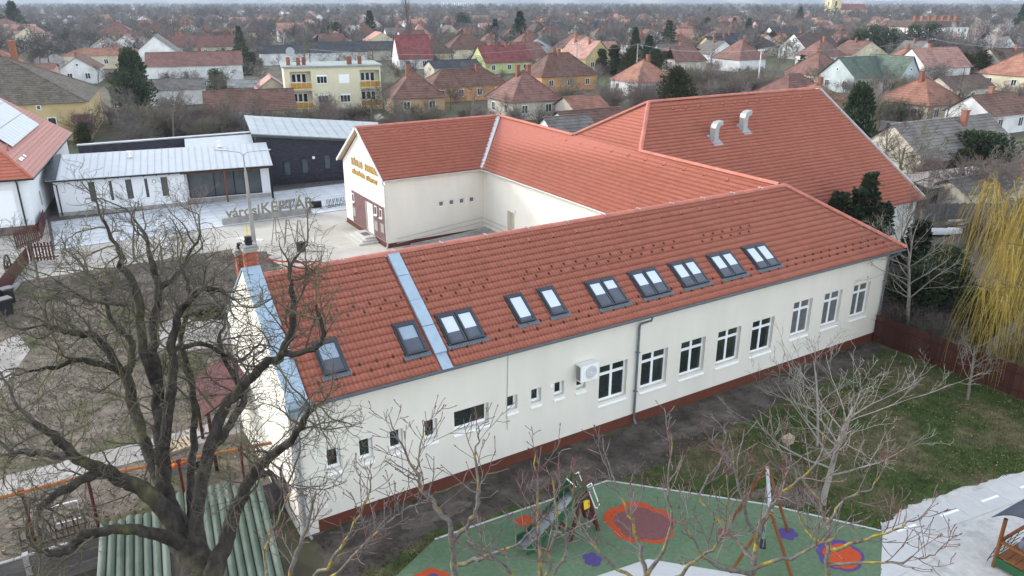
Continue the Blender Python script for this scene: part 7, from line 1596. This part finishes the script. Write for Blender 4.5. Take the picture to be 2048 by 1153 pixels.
q = MB(); q.box(-6, 6, -1.25, 1.25, .9, 3.3); q.build('box', WHITEP, tk, local=True); q = MB(); q.box(-5.8, 5.8, -.9, .9, .6, .9); q.build('chassis', BLACKP, tk, local=True)
for x in (-4, -2.8, 3.5): q = MB(); q.tube([(x, -1.2, .5), (x, 1.2, .5)], .5, 12); q.build('wheel', BLACKP, tk, local=True)
# lawn and drive by the flats
sheet('flats_lawn', ragged([G(600, 238), G(640, 226), G(730, 240), G(735, 252), G(640, 256), G(600, 250)], 1.5, .6, 4), .012, mat('bright_lawn', (.085, .13, .03), .95, .2, 1))
sheet('flats_drive', [G(690, 236), G(760, 228), G(770, 236), G(735, 248), G(700, 246)], .016, PATHM)
# yard right of the hall: sheds, boat, grey fence
q = MB(); b0 = Vector(at(1868, 470, z=0)); bt_ = empty('rowing_boat', b0, R(-32), 'upturned white rowing boat behind the hall corner', 'boat')
q = MB(); secs = []
for i in range(11):
    t = i / 10; x = -2.1 + 4.2 * t; wd = .62 * math.sin(math.pi * min(1, (t * .85 + .12))) ** .7; secs.append([(x, wd * math.cos(a), .18 + .42 * math.sin(a) * (1 - .25 * abs(2 * t - 1) ** 3)) for a in np.linspace(0, math.pi, 9)])
for s0, s1 in zip(secs, secs[1:]):
    for a, b, c, d in zip(s0, s0[1:], s1[1:], s1): q.poly([a, b, c, d])
q.poly(secs[0]); q.poly(secs[-1][::-1]); q.build('hull', mat('white_gelcoat', (.62, .63, .62), .5, .12, 2), bt_, local=True, smooth=True)
q = MB(); q.box(-.9, .9, -.08, .08, .585, .64); q.build('keel', WOODBR, bt_, local=True)
fg = empty('grey_plank_fence', at(1848, 440, z=0), R(-30), 'weathered grey plank fence behind the white boat', 'fence')
for k in range(34): q = MB(); q.box(k * .22, k * .22 + .20, -.015, .015, 0, 1.35 + .05 * (k % 3)); q.build('plank', mat('weathered_grey_plank', (.11, .105, .105), .9, .3, 4, objvar=.25), fg, local=True)
sh2 = empty('lean_to_shed', at(1890, 405, z=0), R(-8), 'long low shed with pale sheet roof beside the hall', 'shed')
q = MB(); q.box(-4, 5, -1.2, 1.6, 0, 1.9); q.build('wall', mat('dark_timber', (.045, .038, .03), .9), sh2, local=True); q = MB(); q.extr([(-4.4, -1.6, 1.95), (5.4, -1.6, 1.95), (5.4, 1.9, 2.45), (-4.4, 1.9, 2.45)], (0, 0, .06)); q.build('roof', mat('weathered_pale_sheet', (.33, .29, .26), .7, .25, 2, col2=(.24, .19, .16)), sh2, local=True)
sh3 = empty('tin_shed', at(1872, 350, z=0), R(-8), 'black-walled shed with rusty tin roof in front of the barn', 'shed')
q = MB(); q.box(-2.2, 2.4, -1.8, 1.8, 0, 2.5); q.build('wall', BLACKP, sh3, local=True); q = MB(); q.extr([(-2.8, -2.3, 2.5), (3.0, -2.3, 2.5), (3.0, 2.2, 3.0), (-2.8, 2.2, 3.0)], (0, 0, .06)); q.build('roof', mat('rusty_tin', (.42, .38, .35), .6, .2, 1.5, col2=(.24, .10, .06), c2scale=.5), sh3, local=True)
q = MB(); b0 = at(1775, 300, z=0); q.extr([(0, 0, 0), (6, 0, 0), (6, 0, 2.9), (0, 0, 3.3)], (0, 2.5, 0)); o = q.build('tar_paper_annex', mat('tar_paper', (.05, .055, .062), .8, .2), None); o.location = (b0[0] - 1, b0[1], 0); o.rotation_euler = (0, 0, R(-40)); tag(o, 'dark tar-papered annex between the hall verge and the barn gable', 'shed')
q = MB(); b0 = at(2044, 246, z=0); q.extr([(0, 0, 0), (2.6, 0, 0), (2.6, 0, 1.9), (.4, 0, 1.9), (0, 0, 1.2)], (0, 1.8, 0)); o = q.build('blue_container', mat('blue_paint', (.03, .10, .40), .5), None); o.location = b0; tag(o, 'bright blue skip at the right edge beyond the barn', 'container')
for x, y, hr, w_, d_, rc, lb in ((1945, 352, 2.7, 6.5, 3.2, 'grey', 'low grey-roofed garden shed right of the long pale-roofed shed'), (2010, 330, 2.9, 5.5, 3.4, 'rust', 'low rust-roofed garden shed near the right edge above the willow')):
    o = H(lb, x, y, hr, w_, d_, hr - .8, 'gable', 'x', rc, 'dirty', 0, wins=False, name='shed'); o['category'] = 'shed'
rng = random.Random(44)
for k, lb in enumerate(('pale plank heap behind the white boat', 'dark plank heap right of the white boat', 'grey plank heap beside the long pale-roofed shed')):
    p = at((1905, 1965, 1985)[k], (455, 470, 412)[k], z=0); e_ = empty('plank_heap', p, rng.uniform(-.6, .2), lb, 'plank heap'); m_ = mat('heap_wood_%d' % k, ((.30, .27, .24), (.10, .085, .07), (.19, .18, .17))[k], .9, .3, 4, objvar=.3)
    for i in range(12): q = MB(); q.bar((rng.uniform(-.4, .2), rng.uniform(-.5, .5), .05 + .045 * i), (rng.uniform(1.6, 2.6), rng.uniform(-.5, .5), .05 + .045 * i), .2, .04); q.build('plank', m_, e_, local=True)
# fallen leaves and grass on the lawn
rng_ = np.random.default_rng(9)
def scatter(n, xr, yr, keep=None):
    P_ = np.stack([rng_.uniform(*xr, n), rng_.uniform(*yr, n)], 1); return P_
def in_poly(P_, poly):
    x, y = P_[:, 0], P_[:, 1]; c = np.zeros(len(P_), bool); j = len(poly) - 1
    for i in range(len(poly)):
        xi, yi = poly[i][:2]; xj, yj = poly[j][:2]; c ^= ((yi > y) != (yj > y)) & (x < (xj - xi) * (y - yi) / (yj - yi + 1e-12) + xi); j = i
    return c
hard = [G(1296, 1119), G(1545, 1160), G(1600, 1200), G(1560, 1300), G(1200, 1300), G(1185, 1156)]
P_ = scatter(15000, (6, 35.8), (7, 21)); ok_ = ~in_poly(P_, hard) & ~in_poly(P_, rub) & ~in_poly(P_, sand) & (rng_.random(len(P_)) < np.clip(.25 + .75 * np.sin(P_[:, 0] * .7) * np.cos(P_[:, 1] * .9 + P_[:, 0] * .3) + .3, .12, 1)) & (P_[:, 1] < 19.6)
P_ = P_[ok_]; n = len(P_); Dd = np.stack([rng_.normal(0, 1, n), rng_.normal(0, 1, n), rng_.normal(.15, .3, n)], 1); V, F = leaf_quads(np.c_[P_, np.full(n, .03)], Dd, .075, .025, rng_)
LEAF = mat('dry_fallen_leaves', (.20, .145, .085), .9, .3, 5, island=.45); o = link('fallen_leaves', np_mesh('fallen_leaves', V, F, LEAF)); tag(o, 'pale dry leaves scattered over the lawn', 'leaves', kind='stuff')
P_ = scatter(90000, (6, 35.8), (7, 21.2)); ok_ = ~in_poly(P_, hard) & ~in_poly(P_, rub) & ~in_poly(P_, sand) & (P_[:, 1] < 19.4 + .6 * np.sin(P_[:, 0]))
P_ = P_[ok_]; n = len(P_); Dd = np.stack([rng_.normal(0, .5, n), rng_.normal(0, .5, n), np.ones(n)], 1); V, F = leaf_quads(np.c_[P_, np.full(n, .008)], Dd, .07, .012, rng_)
GRASSM = mat('grass_blades', (.038, .056, .015), .9, .3, .5, island=.45, col2=(.095, .085, .042), c2scale=.35, c2lo=.44, c2hi=.58); o = link('grass', np_mesh('grass', V, F, GRASSM)); tag(o, 'short green winter grass of the playground lawn', 'grass', kind='stuff')
P_ = scatter(16000, (-9, 12.2), (24, 56)); ok_ = (np.sin(P_[:, 0] * .9 + 1) * np.sin(P_[:, 1] * .5) > -.35) & ~((P_[:, 1] > 28) & (P_[:, 1] < 33.5)); P_ = P_[ok_]; n = len(P_); Dd = np.stack([rng_.normal(0, .6, n), rng_.normal(0, .6, n), np.ones(n)], 1); V, F = leaf_quads(np.c_[P_, np.full(n, .008)], Dd, .12, .02, rng_)
o = link('garden_weeds', np_mesh('garden_weeds', V, F, mat('dry_weeds', (.125, .105, .062), .9, .3, .4, island=.5, col2=(.075, .082, .036)))); tag(o, 'short dry grass and weeds over the garden ground', 'grass', kind='stuff')
P_ = scatter(7000, (-9, 12.2), (24, 56)); n = len(P_); Dd = np.stack([rng_.normal(0, 1, n), rng_.normal(0, 1, n), rng_.normal(.1, .25, n)], 1); V, F = leaf_quads(np.c_[P_, np.full(n, .03)], Dd, .11, .04, rng_)
o = link('garden_leaf_litter', np_mesh('garden_leaf_litter', V, F, LEAF)); tag(o, 'dry leaf litter over the garden ground under the big tree', 'leaves', kind='stuff')
# clods and stones in the soil strip
P_ = scatter(3500, (5.5, 35.5), (18.9, 21.8)); P_ = P_[~in_poly(P_, rub)]; n = len(P_); Dd = rng_.normal(0, 1, (n, 3)); V, F = leaf_quads(np.c_[P_, np.full(n, .02)], Dd, .07, .035, rng_); o = link('soil_clods', np_mesh('soil_clods', V, F, SOIL)); tag(o, 'loose clods on the dark soil along the wall', 'soil', kind='stuff')
# ------------------------------------------------------------------ haze
hz = MB(); hz.box(-9100, 9100, -9100, 9100, -1, 62); hm = bpy.data.materials.new('haze'); hm.use_nodes = True; t = hm.node_tree; t.nodes.remove(t.nodes['Principled BSDF']); pv = t.nodes.new('ShaderNodeVolumePrincipled'); pv.inputs['Color'].default_value = (.72, .84, 1.0, 1); pv.inputs['Density'].default_value = .00012; pv.inputs['Anisotropy'].default_value = .2
t.links.new(pv.outputs[0], t.nodes['Material Output'].inputs['Volume']); o = hz.build('haze', hm); tag(o, 'thin blue-white haze over the whole town', 'haze', kind='stuff')

# ------------------------------------------------------------------ labels of look-alikes: told apart by the nearest landmark and their order from the left
import re
bpy.context.view_layer.update()
ORD = ['leftmost', 'second', 'third', 'fourth', 'fifth', 'sixth', 'seventh', 'eighth', 'ninth', 'tenth', 'eleventh', 'twelfth'] + [str(i) + 'th' for i in range(13, 80)]
CUT = {'right', 'left', 'behind', 'in', 'by', 'beside', 'just', 'touching', 'below', 'above', 'at', 'on', 'next', 'along', 'under', 'across', 'near', 'beyond', 'among', 'rising', 'between'}
def short(l):
    w_ = l.split(','); w_ = w_[0].split(); o_ = []
    for x in w_:
        if x in CUT and len(o_) > 1: break
        o_.append(x)
    return ' '.join(o_[:6])
tops = [o for o in COL.objects if o.parent is None and 'label' in o]
marks = [(pix(*o.location), short(o['label'])) for o in tops if 'group' not in o and o.get('category') in ('house', 'building', 'church', 'tree', 'shed') and np.dot(np.array(o.location) - _C, _f) > 60]
fam = {}
for o in tops:
    if o.get('group') not in ('bare shrubs', 'bare town trees', 'houses across the town'): continue
    px_ = pix(*o.location); nm = min(marks, key=lambda m: (m[0][0] - px_[0]) ** 2 + 9 * (m[0][1] - px_[1]) ** 2)[1]
    if o['group'] == 'houses across the town':
        w_ = o['label']; rc_ = re.search(r'with (.*?) (hip|gable|half-hipped) roof', w_); kd = f"{w_.split()[0]} {rc_.group(1)} {rc_.group(2)}-roofed house"
    else: kd = 'bare shrub' if o['group'] == 'bare shrubs' else 'bare tree'
    fam.setdefault((kd, nm), []).append((px_[0], o))
for (kd, nm), l in fam.items():
    l.sort(key=lambda t: t[0])
    for i, (_, o) in enumerate(l):
        o['label'] = f"{kd} near the {nm}" if len(l) == 1 else (f"leftmost {kd} near the {nm}" if i == 0 else f"{ORD[i]} {kd} from left near the {nm}")
